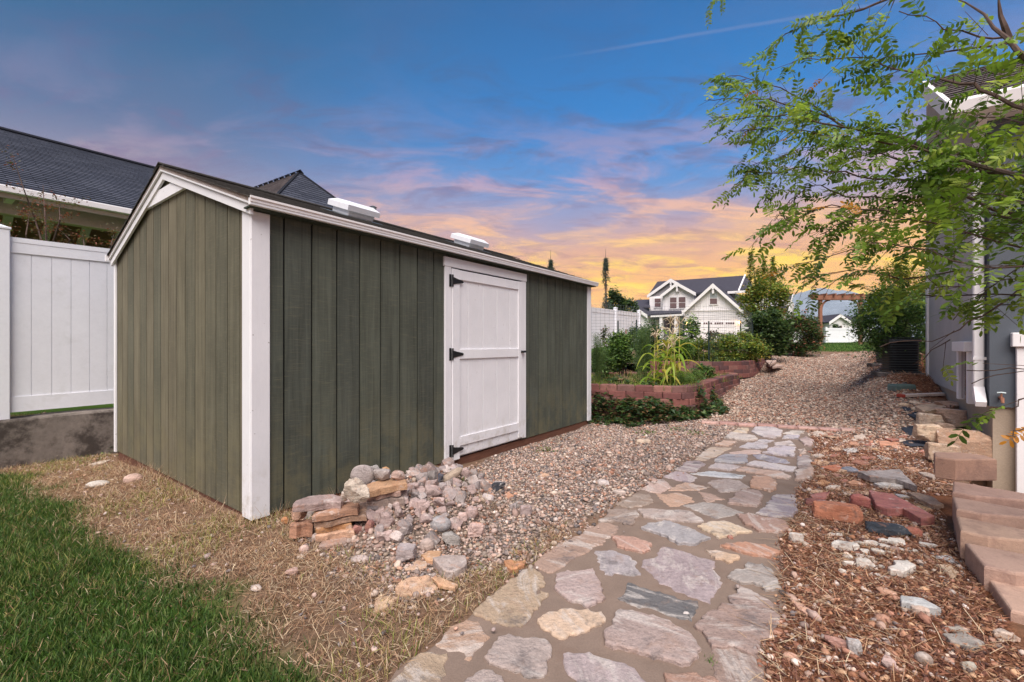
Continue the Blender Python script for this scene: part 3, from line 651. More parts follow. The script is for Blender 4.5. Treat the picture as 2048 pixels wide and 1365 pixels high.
STONES = [
 (P4, TAN, [(428, 330), (560, 215), (688, 118), (735, 165), (752, 200), (708, 250), (725, 235), (765, 245), (640, 392), (540, 375), (470, 350)]),
 (C1, (172, 146, 130), [(455, 520), (620, 365), (705, 328), (820, 360), (855, 410), (902, 468), (730, 655), (690, 640), (690, 590), (560, 580)]),
 (C1, TAN, [(75, 840), (330, 600), (420, 595), (558, 640), (515, 700), (540, 770), (430, 860), (300, 960), (-40, 960)]),
 (C1, LAV, [(862, 635), (970, 480), (1060, 450), (1180, 490), (1300, 495), (1395, 540), (1400, 600), (1360, 660), (1372, 730), (1340, 785), (1150, 755), (900, 690)]),
 (C1, (200, 178, 160), [(1298, 325), (1380, 270), (1500, 243), (1620, 258), (1700, 245), (1800, 270), (1843, 345), (1720, 390), (1650, 430), (1510, 480), (1440, 465), (1360, 410)]),
 (C1, (170, 158, 162), [(1510, 610), (1640, 610), (1830, 640), (2000, 690), (2100, 760), (2180, 850), (2100, 960), (1640, 940), (1560, 770), (1520, 730)]),
 (C1, LAV, [(780, 780), (930, 755), (1010, 840), (1010, 940), (800, 980), (640, 900)]),
 (C2, (158, 146, 152), [(378, 330), (405, 265), (520, 235), (535, 180), (600, 158), (760, 200), (1028, 288), (1005, 350), (1050, 400), (1078, 480), (1030, 540), (1020, 590), (985, 650), (860, 600), (720, 550), (610, 495), (520, 440)]),
 (C2, DRK, [(165, 610), (255, 478), (400, 520), (600, 580), (860, 635), (873, 665), (810, 815), (600, 755), (290, 668)]),
 (C2, (166, 150, 148), [(52, 930), (120, 830), (190, 735), (330, 760), (540, 820), (720, 900), (850, 1010), (890, 1080), (880, 1150), (790, 1200), (725, 1220), (520, 1145), (440, 1125), (250, 1085), (65, 1030)]),
 (C2, (152, 134, 130), [(860, 870), (1090, 675), (1180, 685), (1165, 600), (1250, 515), (1350, 560), (1500, 640), (1600, 800), (1550, 900), (1430, 1050), (1400, 1140), (1200, 1040), (1000, 1050), (940, 940)]),
 (C2, (148, 130, 124), [(1010, 1065), (1200, 1055), (1395, 1155), (1460, 1250), (1500, 1370), (1400, 1480), (1120, 1440), (1030, 1260), (1020, 1150)]),
 (C2, GRY, [(1155, 430), (1210, 370), (1325, 355), (1320, 300), (1450, 315), (1540, 370), (1600, 470), (1620, 530), (1480, 545), (1370, 480), (1260, 480)]),
 (C2, (190, 166, 146), [(950, 190), (1100, 205), (1230, 235), (1248, 260), (1150, 300), (1040, 260)]),
 (C2, RST, [(1080, 150), (1300, 125), (1480, 150), (1620, 220), (1520, 255), (1250, 200)]),
 (C2, (166, 136, 124), [(575, 1295), (700, 1310), (820, 1285), (960, 1330), (1060, 1375), (900, 1480), (600, 1400)]),
 (C2, (178, 146, 136), [(110, 68), (300, 75), (450, 130), (440, 190), (400, 205), (230, 180), (150, 130)]),
 (C3, (162, 156, 162), [(498, 620), (630, 612), (740, 650), (800, 700), (835, 795), (700, 790), (565, 790), (530, 740)]),
 (C3, (162, 140, 130), [(50, 690), (230, 560), (540, 402), (660, 430), (655, 475), (590, 520), (520, 570), (400, 640), (310, 690), (240, 745), (150, 775), (60, 735)]),
 (P4, (170, 154, 154), [(805, 165), (970, 140), (1000, 195), (1020, 265), (980, 290), (950, 305), (915, 290), (860, 275), (800, 225)]),
 (C3, (158, 156, 162), [(870, 440), (930, 415), (1060, 402), (1200, 450), (1360, 525), (1250, 570), (1120, 565), (1000, 500), (880, 460)]),
 (C3, BEI, [(1275, 430), (1350, 405), (1470, 395), (1580, 430), (1680, 475), (1550, 500), (1430, 520), (1370, 480)]),
 (C3, (164, 138, 130), [(1575, 345), (1660, 340), (1780, 375), (1930, 400), (1960, 450), (1880, 480), (1740, 470), (1640, 420)]),
 (C3, LAV, [(830, 305), (1000, 310), (1200, 320), (1310, 395), (1150, 395), (1000, 380), (870, 360)]),
 (C3, (146, 132, 126), [(525, 390), (600, 310), (800, 315), (825, 350), (770, 420), (680, 400)]),
 (C3, (150, 136, 128), [(655, 260), (800, 185), (900, 185), (935, 250), (830, 280), (760, 292)]),
 (C3, (184, 156, 140), [(958, 182), (1140, 175), (1230, 210), (1240, 245), (1140, 270), (1060, 275), (1010, 235)]),
 (C3, GRY, [(1168, 272), (1320, 245), (1450, 262), (1620, 325), (1480, 355), (1410, 368), (1300, 325)]),
 (C3, (184, 160, 150), [(1280, 168), (1370, 180), (1480, 225), (1340, 245)]),
 (C3, (164, 146, 142), [(1505, 260), (1560, 190), (1620, 162), (1730, 170), (1762, 225), (1720, 280), (1590, 270)]),
 (C3, (148, 140, 150), [(1720, 330), (1870, 195), (2010, 200), (2020, 280), (1990, 350), (1860, 355)]),
 (C4, (184, 152, 136), [(1145, 720), (1165, 660), (1350, 655), (1430, 700), (1430, 790), (1370, 818), (1150, 765)]),
 (C4, LAV, [(660, 720), (720, 690), (900, 680), (1010, 700), (1130, 770), (1010, 805), (810, 825)]),
 (C4, (186, 160, 146), [(220, 805), (300, 760), (400, 712), (530, 740), (680, 765), (560, 800), (400, 805)]),
 (C4, (190, 168, 162), [(-90, 790), (60, 680), (150, 680), (245, 775), (100, 835), (0, 820)]),
 (C4, (176, 162, 168), [(165, 650), (290, 592), (400, 600), (535, 662), (450, 712), (300, 685)]),
 (C4, (190, 194, 202), [(470, 615), (680, 588), (900, 610), (1085, 640), (1040, 670), (800, 655), (600, 635)]),
 (C4, (186, 162, 152), [(990, 580), (1080, 545), (1280, 575), (1500, 600), (1600, 650), (1570, 675), (1330, 640)]),
 (C4, (190, 184, 190), [(1110, 515), (1190, 478), (1400, 505), (1660, 545), (1620, 592), (1400, 565)]),
 (C4, (180, 172, 176), [(665, 550), (740, 505), (900, 520), (1040, 540), (900, 580)]),
 (C4, (160, 148, 152), [(300, 568), (420, 475), (560, 470), (635, 510), (510, 598), (400, 585)]),
 (C4, (150, 150, 160), [(740, 455), (850, 400), (1095, 402), (1105, 485), (940, 500), (750, 480)]),
 (C4, (150, 148, 162), [(1172, 400), (1300, 395), (1550, 455), (1590, 490), (1400, 485), (1230, 445)]),
 (C4, (180, 164, 152), [(510, 450), (640, 340), (700, 312), (930, 320), (830, 375), (630, 462)]),
 (C4, (184, 164, 160), [(910, 370), (1100, 340), (1250, 345), (1255, 380), (1050, 392), (920, 388)]),
 (C4, (184, 178, 188), [(1285, 378), (1400, 348), (1630, 375), (1635, 420), (1480, 408)]),
 (C4, (182, 176, 188), [(1335, 340), (1440, 288), (1660, 310), (1640, 352), (1480, 350)]),
 (C4, (188, 180, 182), [(1410, 260), (1590, 235), (1650, 290), (1430, 286)]),
 (C4, (178, 174, 182), [(1020, 315), (1110, 262), (1340, 290), (1330, 320), (1230, 332), (1100, 325)]),
 (C4, (182, 178, 186), [(1170, 258), (1260, 218), (1410, 238), (1310, 270)]),
 (C4, (184, 160, 148), [(745, 290), (830, 245), (990, 260), (900, 300)]),
 (C4, (186, 178, 176), [(848, 208), (925, 148), (1190, 190), (1220, 225), (1090, 243)]),
 (C4, (190, 174, 156), [(935, 145), (1000, 98), (1118, 98), (1105, 150)]),
 (C4, (182, 176, 182), [(1165, 145), (1200, 92), (1400, 95), (1500, 130), (1490, 190), (1400, 215), (1280, 195)]),
 (C4, (190, 184, 180), [(1515, 155), (1620, 122), (1760, 130), (1690, 175)]),
 (C4, (176, 174, 188), [(1500, 215), (1560, 178), (1700, 185), (1680, 220)]),
 (C4, (158, 148, 150), [(1675, 415), (1790, 405), (1840, 470), (1830, 535), (1680, 540)]),
 (C4, (176, 156, 148), [(1645, 690), (1690, 545), (1850, 545), (1860, 640), (1760, 690)]),
 (C4, (178, 160, 160), [(1700, 230), (1780, 200), (1860, 240), (1830, 305), (1760, 290)]),
 (C4, (180, 164, 158), [(1690, 340), (1760, 330), (1770, 385), (1700, 390)]),
]
def frompx(cr, pts, z=.01):
    out = []
    for (a, b) in pts:
        px, py = cr[0]+a/cr[2], cr[1]+b/cr[2]; Y = F*(CZ-z)/(py-HZ); out.append(((px-1024)/F*Y, Y))
    return out
for i, (cr, c, pts) in enumerate(STONES):
    poly = frompx(cr, pts); cx_, cy_ = np.mean(poly, 0); poly = [(cx_+(a-cx_)*1.035, cy_+(b-cy_)*1.035) for a, b in poly]; z = .010+.018*random.random()
    o = slab_mesh(poly, -.02, z, .006, i, .016, .0065, origin=Vector((cx_, cy_, 0))).build('flagstone', M['flag'], pth)
    o.location = (cx_, cy_, 0); o.color = (*[a_*b_ for a_, b_ in zip(lin(c), (1.22, 1.16, 1.07))], 1); o.rotation_euler = (random.gauss(0, .004), random.gauss(0, .004), 0)
# ------------------------------------------------------------ shed (local x = N, local y = L, origin at its front corner)
C0n, C0l = -3.179, 1.392
shed = thing('garden_shed', 'dark green wooden shed with white trim and a white door', 'shed', NL(C0n, C0l, 0), RZ)
SW, SL, ZE, PK = 3.23, 4.93, 2.05, .354        # width, length, wall height, roof pitch
def zr(x): return 2.115+PK*(SW/2-abs(x+SW/2))   # underside line of the roof along the gable
GCOL = [(104, 99, 82), (97, 94, 79), (108, 102, 85), (93, 91, 77)]; FCOL = [(84, 88, 78), (81, 85, 76), (87, 91, 80), (79, 83, 75)]  # one paint, faded on the gable; uneven sunlight is also balanced in these tones
nb = 16; bw = SW/nb
for i in range(nb):
    x0, x1 = -SW+i*bw+.007, -SW+(i+1)*bw-.007
    m = MB(); m.prism([(x0, 0), (x1, 0), (x1, zr(x1)-.02), ((x0+x1)/2, zr((x0+x1)/2)-.02), (x0, zr(x0)-.02)], 1, 0, .016)
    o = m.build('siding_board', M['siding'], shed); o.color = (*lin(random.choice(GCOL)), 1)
B('wall_backing', M['black'], shed, -SW+.01, -.01, .018, .03, .01, 2.06)
nb = 24; bw = SL/nb
for i in range(nb):
    y0, y1 = i*bw+.0075, (i+1)*bw-.0075
    if y0 > 1.80 and y1 < 3.14: z0 = 1.95
    else: z0 = 0
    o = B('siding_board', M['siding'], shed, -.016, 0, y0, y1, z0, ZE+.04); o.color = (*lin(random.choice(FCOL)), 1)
m = MB(); m.box(-.03, -.018, .03, SL-.03, .01, ZE); m.box(-SW, -SW+.02, .03, SL, 0, ZE); m.box(-SW+.02, -.03, SL-.02, SL, 0, ZE)
m.prism([(-SW+.02, ZE), (-.03, ZE), (-SW/2, 2.62)], 1, SL-.02, SL); m.build('wall_backing', M['black'], shed)
for a in ((-.09, -.012, .0, SL-.02), ): o = B('skid_beam', M['wood'], shed, a[0], a[1], a[2], a[3], -.16, -.003, c=.006); o.color = (1, .95, .92, 1)
o = B('skid_beam', M['wood'], shed, -SW, -.1, .012, .09, -.16, -.003, c=.006); o.color = (.8, .75, .75, 1)
# corner trims
B('corner_trim', M['white'], shed, -.118, -.002, -.022, -.002, -.008, zr(-.06)-.06, c=.003)
B('corner_trim', M['white'], shed, .0, .02, -.022, .1, -.008, 2.05, c=.003)
B('corner_trim', M['white'], shed, -SW-.02, -SW, -.022, .09, -.008, 2.05, c=.003)
B('corner_trim', M['white'], shed, -SW+.002, -SW+.03, -.022, -.002, -.008, 2.06, c=.003)
B('corner_trim', M['white'], shed, .0, .02, SL-.09, SL+.022, -.008, 2.05, c=.003)
# gable rakes: drip fascia above, rake board below, collar board between
def rake(name, x0, x1, z_up, z_dn, y0, y1, mat):
    m = MB(); m.prism([(x0, zr(x0)+z_dn), (x1, zr(x1)+z_dn), (x1, zr(x1)+z_up), (x0, zr(x0)+z_up)], 1, y0, y1); return m.build(name, mat, shed)
XP = -SW/2; XE = .085; XB = -SW-.045
for (a, b) in ((XP, XE), (XB, XP)):
    rake('fascia', a, b, .030, -.012, -.060, -.044, M['white'])
    rake('rake_board', a, b-(.03 if a == XP else 0), -.017, -.080, -.043, -.024, M['white'])
m = MB(); zc = 2.44
m.prism([(XP-.70, zc), (XP+.70, zc), (XP+.40, zc+.105), (XP-.40, zc+.105)], 1, -.030, -.006); m.build('collar_board', M['white'], shed)
# roof decks with their drip edge and shingle courses
for sgn in (1, -1):
    m = MB(); xe = XE if sgn > 0 else XB
    m.prism([(XP, zr(XP)+.002), (xe, zr(xe)+.002), (xe, zr(xe)+.03), (XP, zr(XP)+.03)] if sgn > 0 else [(xe, zr(xe)+.002), (XP, zr(XP)+.002), (XP, zr(XP)+.03), (xe, zr(xe)+.03)], 1, -.06, SL+.06)
    m.build('roof_deck', M['tan'], shed)
    m = MB(); k = 13
    for i in range(k):
        t0, t1 = i/k, (i+1)/k+.02; xa, xb = xe+(XP-xe)*t0, xe+(XP-xe)*min(t1, 1); xa += .02*sgn if i == 0 else 0
        yy = -.075
        while yy < SL+.09:
            wd = min(random.uniform(.12, .34), SL+.10-yy); hh = random.uniform(.006, .012); g = zr(xe)+PK*abs(xa-xe)*(1 if i else -1); g2 = zr(xe)+PK*abs(xb-xe)
            m.add([(xa, yy, g+.032), (xa, yy+wd-.004, g+.032), (xa, yy+wd-.004, g+.036+hh), (xa, yy, g+.036+hh), (xb, yy, g2+.034), (xb, yy+wd-.004, g2+.034)], [(0, 1, 2, 3), (3, 2, 5, 4), (0, 3, 4), (1, 5, 2)])
            yy += wd
    m.build('shingles', M['shingle_e'], shed, kind='stuff')
m = MB(); yy = -.076
while yy < SL+.08:
    m.prism([(XP-.14, zr(XP-.14)+.05), (XP, zr(XP)+.055), (XP+.14, zr(XP+.14)+.05), (XP+.14, zr(XP+.14)+.062), (XP, zr(XP)+.064), (XP-.14, zr(XP-.14)+.058)], 1, yy, yy+.14); yy += .145
m.build('ridge_caps', M['shingle_e'], shed, kind='stuff')
m = MB(); m.cbox(XE-.004, XE+.022, -.068, SL+.09, zr(XE)-.022, zr(XE)+.030, .004); m.build('eave_fascia', M['white'], shed)
m = MB(); m.box(XE+.022, XE+.026, -.068, SL+.09, zr(XE)+.0, zr(XE)+.028); m.box(XE+.022, XE+.034, -.068, SL+.09, zr(XE)+.022, zr(XE)+.036); m.build('drip_edge', M['housewhite'], shed)
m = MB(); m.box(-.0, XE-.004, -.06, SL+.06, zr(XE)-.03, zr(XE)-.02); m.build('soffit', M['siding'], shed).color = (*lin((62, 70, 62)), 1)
m = MB(); m.cbox(XB-.02, XB, -.088, SL+.09, zr(XB)-.03, zr(XB)+.036, .004); m.build('eave_fascia', M['white'], shed)
# door with frame
dr = []
Y0, Y1 = 1.775, 3.17
B('door_frame', M['white'], shed, .002, .024, Y0, Y0+.085, -.005, 1.935, c=.003)
B('door_frame', M['white'], shed, .002, .024, Y1-.085, Y1, .02, 1.935, c=.003)
B('door_header', M['white'], shed, .002, .028, Y0-.012, Y1+.012, 1.937, 2.03, c=.003)
door = B('door_panel', M['white'], shed, .004, .010, Y0+.09, Y1-.09, .02, 1.925)
da, db = Y0+.092, Y1-.092
k = 5
for i in range(k):
    a, b = da+(db-da)*i/k, da+(db-da)*(i+1)/k
    B('door_board', M['white'], door, .010, .020, a+.0025, b-.0025, .03, 1.92, c=.002)
B('stile', M['white'], door, .0205, .036, da, da+.105, .0, 1.922, c=.003)
B('stile', M['white'], door, .0205, .036, db-.08, db, .04, 1.922, c=.003)
B('rail', M['white'], door, .021, .035, da+.106, db-.081, 1.82, 1.915, c=.003)
B('rail', M['white'], door, .021, .035, da+.106, db-.081, 1.015, 1.115, c=.003)
B('rail', M['white'], door, .021, .035, da+.106, db-.081, .13, .225, c=.003)
for zh in (1.80, 1.065, .10):
    m = MB(); m.cbox(.0245, .031, Y0+.052, Y0+.084, zh-.062, zh+.062, .002)
    m.tube([(.038, Y0+.092, zh-.06), (.038, Y0+.092, zh+.06)], .008, 8)
    m.prism([(Y0+.10, zh-.036), (Y0+.17, zh-.022), (Y0+.235, zh-.012), (Y0+.25, zh), (Y0+.235, zh+.012), (Y0+.17, zh+.022), (Y0+.10, zh+.036)], 0, .037, .042)
    m.build('hinge', M['black'], shed)
m = MB(); m.cbox(.036, .043, Y1-.13, Y1-.045, 1.062, 1.09, .003); m.tube([(.043, Y1-.115, 1.076), (.066, Y1-.115, 1.076)], .012, 8); m.tube([(.066, Y1-.135, 1.074), (.066, Y1-.07, 1.078)], [.010, .013], 8)
m.build('latch', M['black'], shed)
# two roof vents
def vent(y, label):
    x = -1.0; z = zr(x)+.04
    o = thing('roof_vent', label, 'roof vent', NL(C0n+x, C0l+y, z), RZ, 'white vents on the shed roof'); s = -math.atan(PK)
    def rot(m):
        m.v = [(a*math.cos(s)-c*math.sin(s), b, -a*math.sin(s)*-1*1+c*math.cos(s)) for a, b, c in m.v]; return m
    hw = .18
    m = MB(); m.box(-hw-.05, hw+.05, -hw-.06, hw+.06, -.004, .006); rot(m).build('flashing', M['galv'], o)
    m = MB(); m.cbox(-hw+.03, hw-.03, -hw+.03, hw-.03, .006, .065, .006); rot(m).build('base', M['vinyl'], o)
    m = MB(); a, b = hw+.01, hw-.05
    q = [(-a, -a), (a, -a), (a, a), (-a, a)]; r = [(-b, -b), (b, -b), (b, b), (-b, b)]
    vs = [(p[0], p[1], .06) for p in q]+[(p[0], p[1], .115) for p in q]+[(p[0], p[1], .148) for p in r]
    m.add(vs, [(0, 3, 2, 1)]+[(i+4*k, (i+1) % 4+4*k, (i+1) % 4+4*k+4, i+4*k+4) for k in (0, 1) for i in range(4)]+[(8, 9, 10, 11)]); rot(m).build('cap', M['vinyl'], o)
vent(1.43, 'square white plastic vent on the shed roof nearer the gable')
vent(3.25, 'square white plastic vent on the shed roof above the door')

# ------------------------------------------------------------ white privacy fence and the low concrete wall below it
FN = -7.05
def ztop(l): return 2.29+.0125*(l-.65)
def zbot(l): return .45+.01*(l-.65)+max(0, (l-6))*.055
fence = thing('privacy_fence', 'white vinyl privacy fence running behind the shed', 'fence', NL(FN, .6, .4), RZ)
def Lf(l): return l-.6
posts = [-4.2, -1.77, .60, 3.05, 5.5, 7.9, 10.3, 12.2, 13.95, 16.2, 18.66]
for p in posts:
    zt = ztop(p)+.07; zb = min(zbot(p)-.1, float(terr(*NL(FN, p)[:2]))) - .1
    pst = B('post', M['vinyl'], fence, -.064, .064, Lf(p)-.064, Lf(p)+.064, zb-.4, zt-.4, c=.006)
    m = MB(); m.cbox(-.072, .072, Lf(p)-.072, Lf(p)+.072, zt-.4, zt-.375, .004)
    m.add([(-.06, Lf(p)-.06, zt-.375), (.06, Lf(p)-.06, zt-.375), (.06, Lf(p)+.06, zt-.375), (-.06, Lf(p)+.06, zt-.375), (0, Lf(p), zt-.345)], [(0, 1, 4), (1, 2, 4), (2, 3, 4), (3, 0, 4)])
    m.build('post_cap', M['vinyl'], pst)
for a, b in zip(posts[:-1], posts[1:]):
    a2, b2 = a+.066, b-.066
    def quad(z0f, z1f, y0, y1, t): 
        m = MB(); m.prism([(Lf(y0), z0f(y0)-.4), (Lf(y1), z0f(y1)-.4), (Lf(y1), z1f(y1)-.4), (Lf(y0), z1f(y0)-.4)], 0, -t, t); return m
    quad(lambda l: ztop(l)-.16, ztop, a2, b2, .026).build('rail', M['vinyl'], fence)
    quad(lambda l: ztop(l)-.05, lambda l: ztop(l)+.001, a2, b2, .030).build('rail', M['vinyl'], fence)
    quad(zbot, lambda l: zbot(l)+.16, a2, b2, .026).build('rail', M['vinyl'], fence)
    k = round((b2-a2)/.155) if a < 1 or a > 11 else 2
    for i in range(k):
        y0, y1 = a2+(b2-a2)*i/k+.003, a2+(b2-a2)*(i+1)/k-.003
        quad(lambda l: zbot(l)+.15, lambda l: ztop(l)-.15, y0, y1, .014).build('panel_board', M['vinyl'], fence)
    quad(lambda l: zbot(l)+.15, lambda l: ztop(l)-.15, a2, b2, .006).build('panel_core', M['vinyl'], fence)
m = MB(); segs = np.linspace(-6, 9, 61); top = lambda l: .385+.012*(l-.3)+.006*math.sin(l*7)
vs = []
for l in segs:
    vs += [(-.10-.02, l, -.5), (.16+.008*math.sin(l*5.3), l, -.5), (.16+.008*math.sin(l*5.3), l, top(l)-.02), (.145, l, top(l)), (-.12, l, top(l)+.004)]
fs = [(i*5+k, i*5+(k+1) % 5, (i+1)*5+(k+1) % 5, (i+1)*5+k) for i in range(len(segs)-1) for k in range(5)]+[(0, 1, 2, 3, 4)[::-1], tuple(range(len(vs)-5, len(vs)))]
m.add(vs, fs); cw = m.build('concrete_wall', M['concrete'], None, label='low stained concrete retaining wall under the white fence', cat='wall'); cw.location = NL(FN, 0, 0); cw.rotation_euler = (0, 0, RZ)

# ------------------------------------------------------------ roofs with UVs and shingle courses
def roof_plane(p0, p1, p2, p3, name, mat, parent, courses=True, bh=.14, th=.012):
    """p0-p1 eave, p3-p2 ridge; stepped courses as real geometry, uv in metres"""
    p0, p1, p2, p3 = map(Vector, (p0, p1, p2, p3)); H = ((p3+p2)/2-(p0+p1)/2).length; k = max(1, round(H/bh)) if courses else 1
    nr = (p1-p0).cross(p3-p0).normalized(); nr = nr if nr.z > 0 else -nr
    vs = []; fs = []; uv = []; e = (p1-p0).normalized()
    for i in range(k):
        a0, a1 = i/k, (i+1)/k; l0, r0, l1, r1 = p0.lerp(p3, a0), p1.lerp(p2, a0), p0.lerp(p3, a1), p1.lerp(p2, a1); b = len(vs)
        vs += [l0, r0, l0+nr*th, r0+nr*th, l1+nr*.002, r1+nr*.002]; fs += [(b, b+1, b+3, b+2), (b+2, b+3, b+5, b+4)]
        for q, hh in ((l0, a0), (r0, a0), (r0, a0), (l0, a0), (l0, a0), (r0, a0), (r1, a1), (l1, a1)): uv.append(((q-p0).dot(e), hh*H*bh*k/H))
    me = bpy.data.meshes.new(name); me.from_pydata(vs, [], fs); u = me.uv_layers.new(name='uv')
    for d, q in zip(u.data, uv): d.uv = q
    me.update(); return link(name, me, mat, parent)

# ------------------------------------------------------------ pavilion of the neighbours behind the fence
on, ol = -9.96, 3.0
pav = thing('patio_pavilion', 'open patio pavilion with dark shingled roof and pale beams beyond the white fence', 'pavilion', NL(on, ol, .45), RZ)
z0 = 3.5-.45; rn = -4.45; zrg = z0+.5*4.45; l0, l1 = -7.5, 7.2
roof_plane((0, l0, z0), (0, l1, z0), (rn, l1, zrg), (rn, l0, zrg), 'roof', M['shingle'], pav)
m = MB(); m.prism([(0, z0-.02), (rn, zrg-.02), (2*rn, z0-.02), (2*rn, z0-.10), (rn, zrg-.10), (0, z0-.10)], 1, l0+.02, l1-.02); m.build('ceiling', M['brownceil'], pav)
roof_plane((2*rn, l0, z0), (2*rn, l1, z0), (rn, l1, zrg+.001), (rn, l0, zrg+.001), 'roof', M['shingle'], pav)
m = MB(); m.tube([(rn, l0, zrg+.02), (rn, l1, zrg+.02)], .05, 6); m.build('ridge_cap', M['shingle'], pav)
B('gutter', M['housewhite'], pav, .0, .09, l0, l1, z0-.10, z0+.0, c=.01)
B('fascia', M['tan'], pav, -.03, -.002, l0, l1, z0-.17, z0-.02)
B('beam', M['tan'], pav, -.62, -.44, l0+.1, l1-.1, z0-.32, z0+.155, c=.01)
for i in range(9):
    l = l0+.6+i*1.62
    B('rafter_tail', M['housewhite'], pav, -.44, -.05, l-.045, l+.045, z0-.16, z0-.04)
for i in range(20):
    l = l0+.3+i*.72
    m = MB(); a = rn-.05; b = 2*rn+.2; s = .5
    m.prism([(a, zrg-.10-.0*s), (b, zrg-.10-s*(a-b)), (b, zrg-.32-s*(a-b)), (a, zrg-.32)], 1, l-.075, l+.075); m.build('rafter', M['housewhite'], pav)
for l in (l0+.4, l1-.4): 
    B('post', M['tan'], pav, -.61, -.45, l-.08, l+.08, 0, z0-.32); B('post', M['tan'], pav, 2*rn+.4, 2*rn+.56, l-.08, l+.08, 0, z0-.1)
# hipped house roof further along
hn, hl = -15.0, 8.04
hh = thing('neighbour_house', 'house with steep dark hipped roof rising behind the shed', 'house', NL(hn, hl, .5), RZ)
zt = 7.05-.5; w_ = 3.0; zb_ = zt-3.0
A_, Ln = (0, 0, zt), (-6, 0, zt+.22)
c1_, c2_, c3_, c4_ = (w_, -w_, zb_), (w_, w_, zb_), (-9, -w_, zb_), (-9, w_, zb_)
roof_plane(c1_, c2_, A_, A_, 'roof', M['shingle'], hh); roof_plane(c3_, c1_, A_, Ln, 'roof', M['shingle_b'], hh); roof_plane(c2_, c4_, Ln, A_, 'roof', M['shingle'], hh)
for i in range(16):
    t = i/15; x = -6*t; z = zt+.22*t
    o = MB().prism([(-.12, -.04), (0, .05), (.12, -.04), (.12, -.01), (0, .085), (-.12, -.01)], 0, x-.16, x+.10).build('ridge_cap', M['shingle'], hh); o.location.z = z
for (a, b) in ((A_, c1_), (A_, c2_)):
    m = MB(); m.tube([Vector(a), Vector(b)], .05, 5); m.build('hip_cap', M['shingle'], hh)
B('walls', M['tan'], hh, -8.6, w_-.4, -w_+.4, w_-.4, -.5, zb_+.1)
m = MB(); m.box(-9, w_+.05, -w_-.05, w_+.05, zb_-.12, zb_+.0); m.build('eaves', M['housewhite'], hh)
# small metal flue on it
p = W(746, 446, 15.0); o = thing('roof_flue', 'small metal roof flue with round cap behind the shed roof', 'flue', p)
MB().tube([(0, 0, -.5), (0, 0, .42)], .045, 8).build('pipe', M['galv'], o)
m = MB(); m.tube([(0, 0, .34), (0, 0, .50)], .11, 12); m.tube([(0, 0, .51), (0, 0, .55)], [.13, .07], 12); m.build('cap', M['galv'], o)

# ------------------------------------------------------------ grey house on the right
Wn, Wl = 1.19, 6.85
rh = thing('grey_house', 'grey stucco house with white trim at the right edge', 'house', NL(Wn, Wl, 0), RZ)
zs = .53; LB = 3.95
# side wall (runs away along L) and the wall facing the camera
def wtop(l): return 3.62+(l+.4)*.59-.1 if l < 1.46 else 4.62+(l-1.46)*.37
B('side_wall', M['stucco_l'], rh, 0, .25, .002, LB, zs, 3.02)
for i in range(17):
    za, zb2 = 3.03+i*.155, 3.18+i*.155
    ls = [l for l in np.linspace(.003, LB, 60) if wtop(l) > zb2]
    if ls: B('lap', M['lap'], rh, -.022, .02, ls[0], LB, za, zb2)
B('front_wall', M['stucco'], rh, .002, 6, -.25, -.001, zs, 3.7)
B('stucco_joint', M['black'], rh, .01, 6, -.253, -.250, 1.56, 1.572)
m = MB(); m.box(.03, .27, .0, LB, -.9, zs-.003); m.build('foundation', M['found'], rh)
m = MB(); m.box(.03, .27, -.22, -.0, -.9, zs-.003); m.build('foundation', M['found'], rh)
B('front_wall_low', M['stucco'], rh, .27, 6, -.245, -.02, -.9, zs)
# roof plane over it
z_e = 3.61; zrg = 4.71; e_l, r_l = -.4, 1.46
roof_plane((-.30, e_l, z_e+.05), (7, e_l, z_e+.05), (7, r_l, zrg+.05), (-.30, r_l, zrg+.05), 'roof', M['shingle_b'], rh)
m = MB(); m.prism([(e_l, z_e-.06), (r_l, zrg-.06), (r_l, zrg+.04), (e_l, z_e+.04)], 0, -.28, 7); m.build('soffit', M['housewhite'], rh)
m = MB(); m.prism([(e_l-.01, z_e-.14), (r_l, zrg-.16), (r_l, zrg+.06), (e_l-.01, z_e+.06)], 0, -.33, -.29); m.build('rake_board', M['housewhite'], rh)
m = MB(); m.prism([(e_l, z_e-.13), (e_l-.11, z_e-.11), (e_l-.13, z_e-.0), (e_l-.12, z_e+.03), (e_l, z_e+.03)], 0, -.34, 7); m.build('gutter', M['housewhite'], rh)
m = MB(); m.box(-.02, 6, e_l+.01, -.25, z_e-.16, z_e-.13); m.build('soffit', M['housewhite'], rh)
# downspout at the corner
m = MB(); m.cbox(-.095, -.015, -.14, -.07, .66, 3.3, .008); m.prism([(-.14, 3.3), (-.07, 3.3), (-.30, 3.55), (-.38, 3.55)], 0, -.09, -.02); m.build('downspout', M['housewhite'], rh)
m = MB(); m.prism([(-.14, .72), (-.07, .72), (-.07, .62), (-.22, .52), (-.24, .57)], 0, -.096, -.014); m.build('downspout_elbow', M['housewhite'], rh)
for z in (1.0, 2.1, 3.1): B('strap', M['housewhite'], rh, -.1, .0, -.145, -.065, z, z+.03)
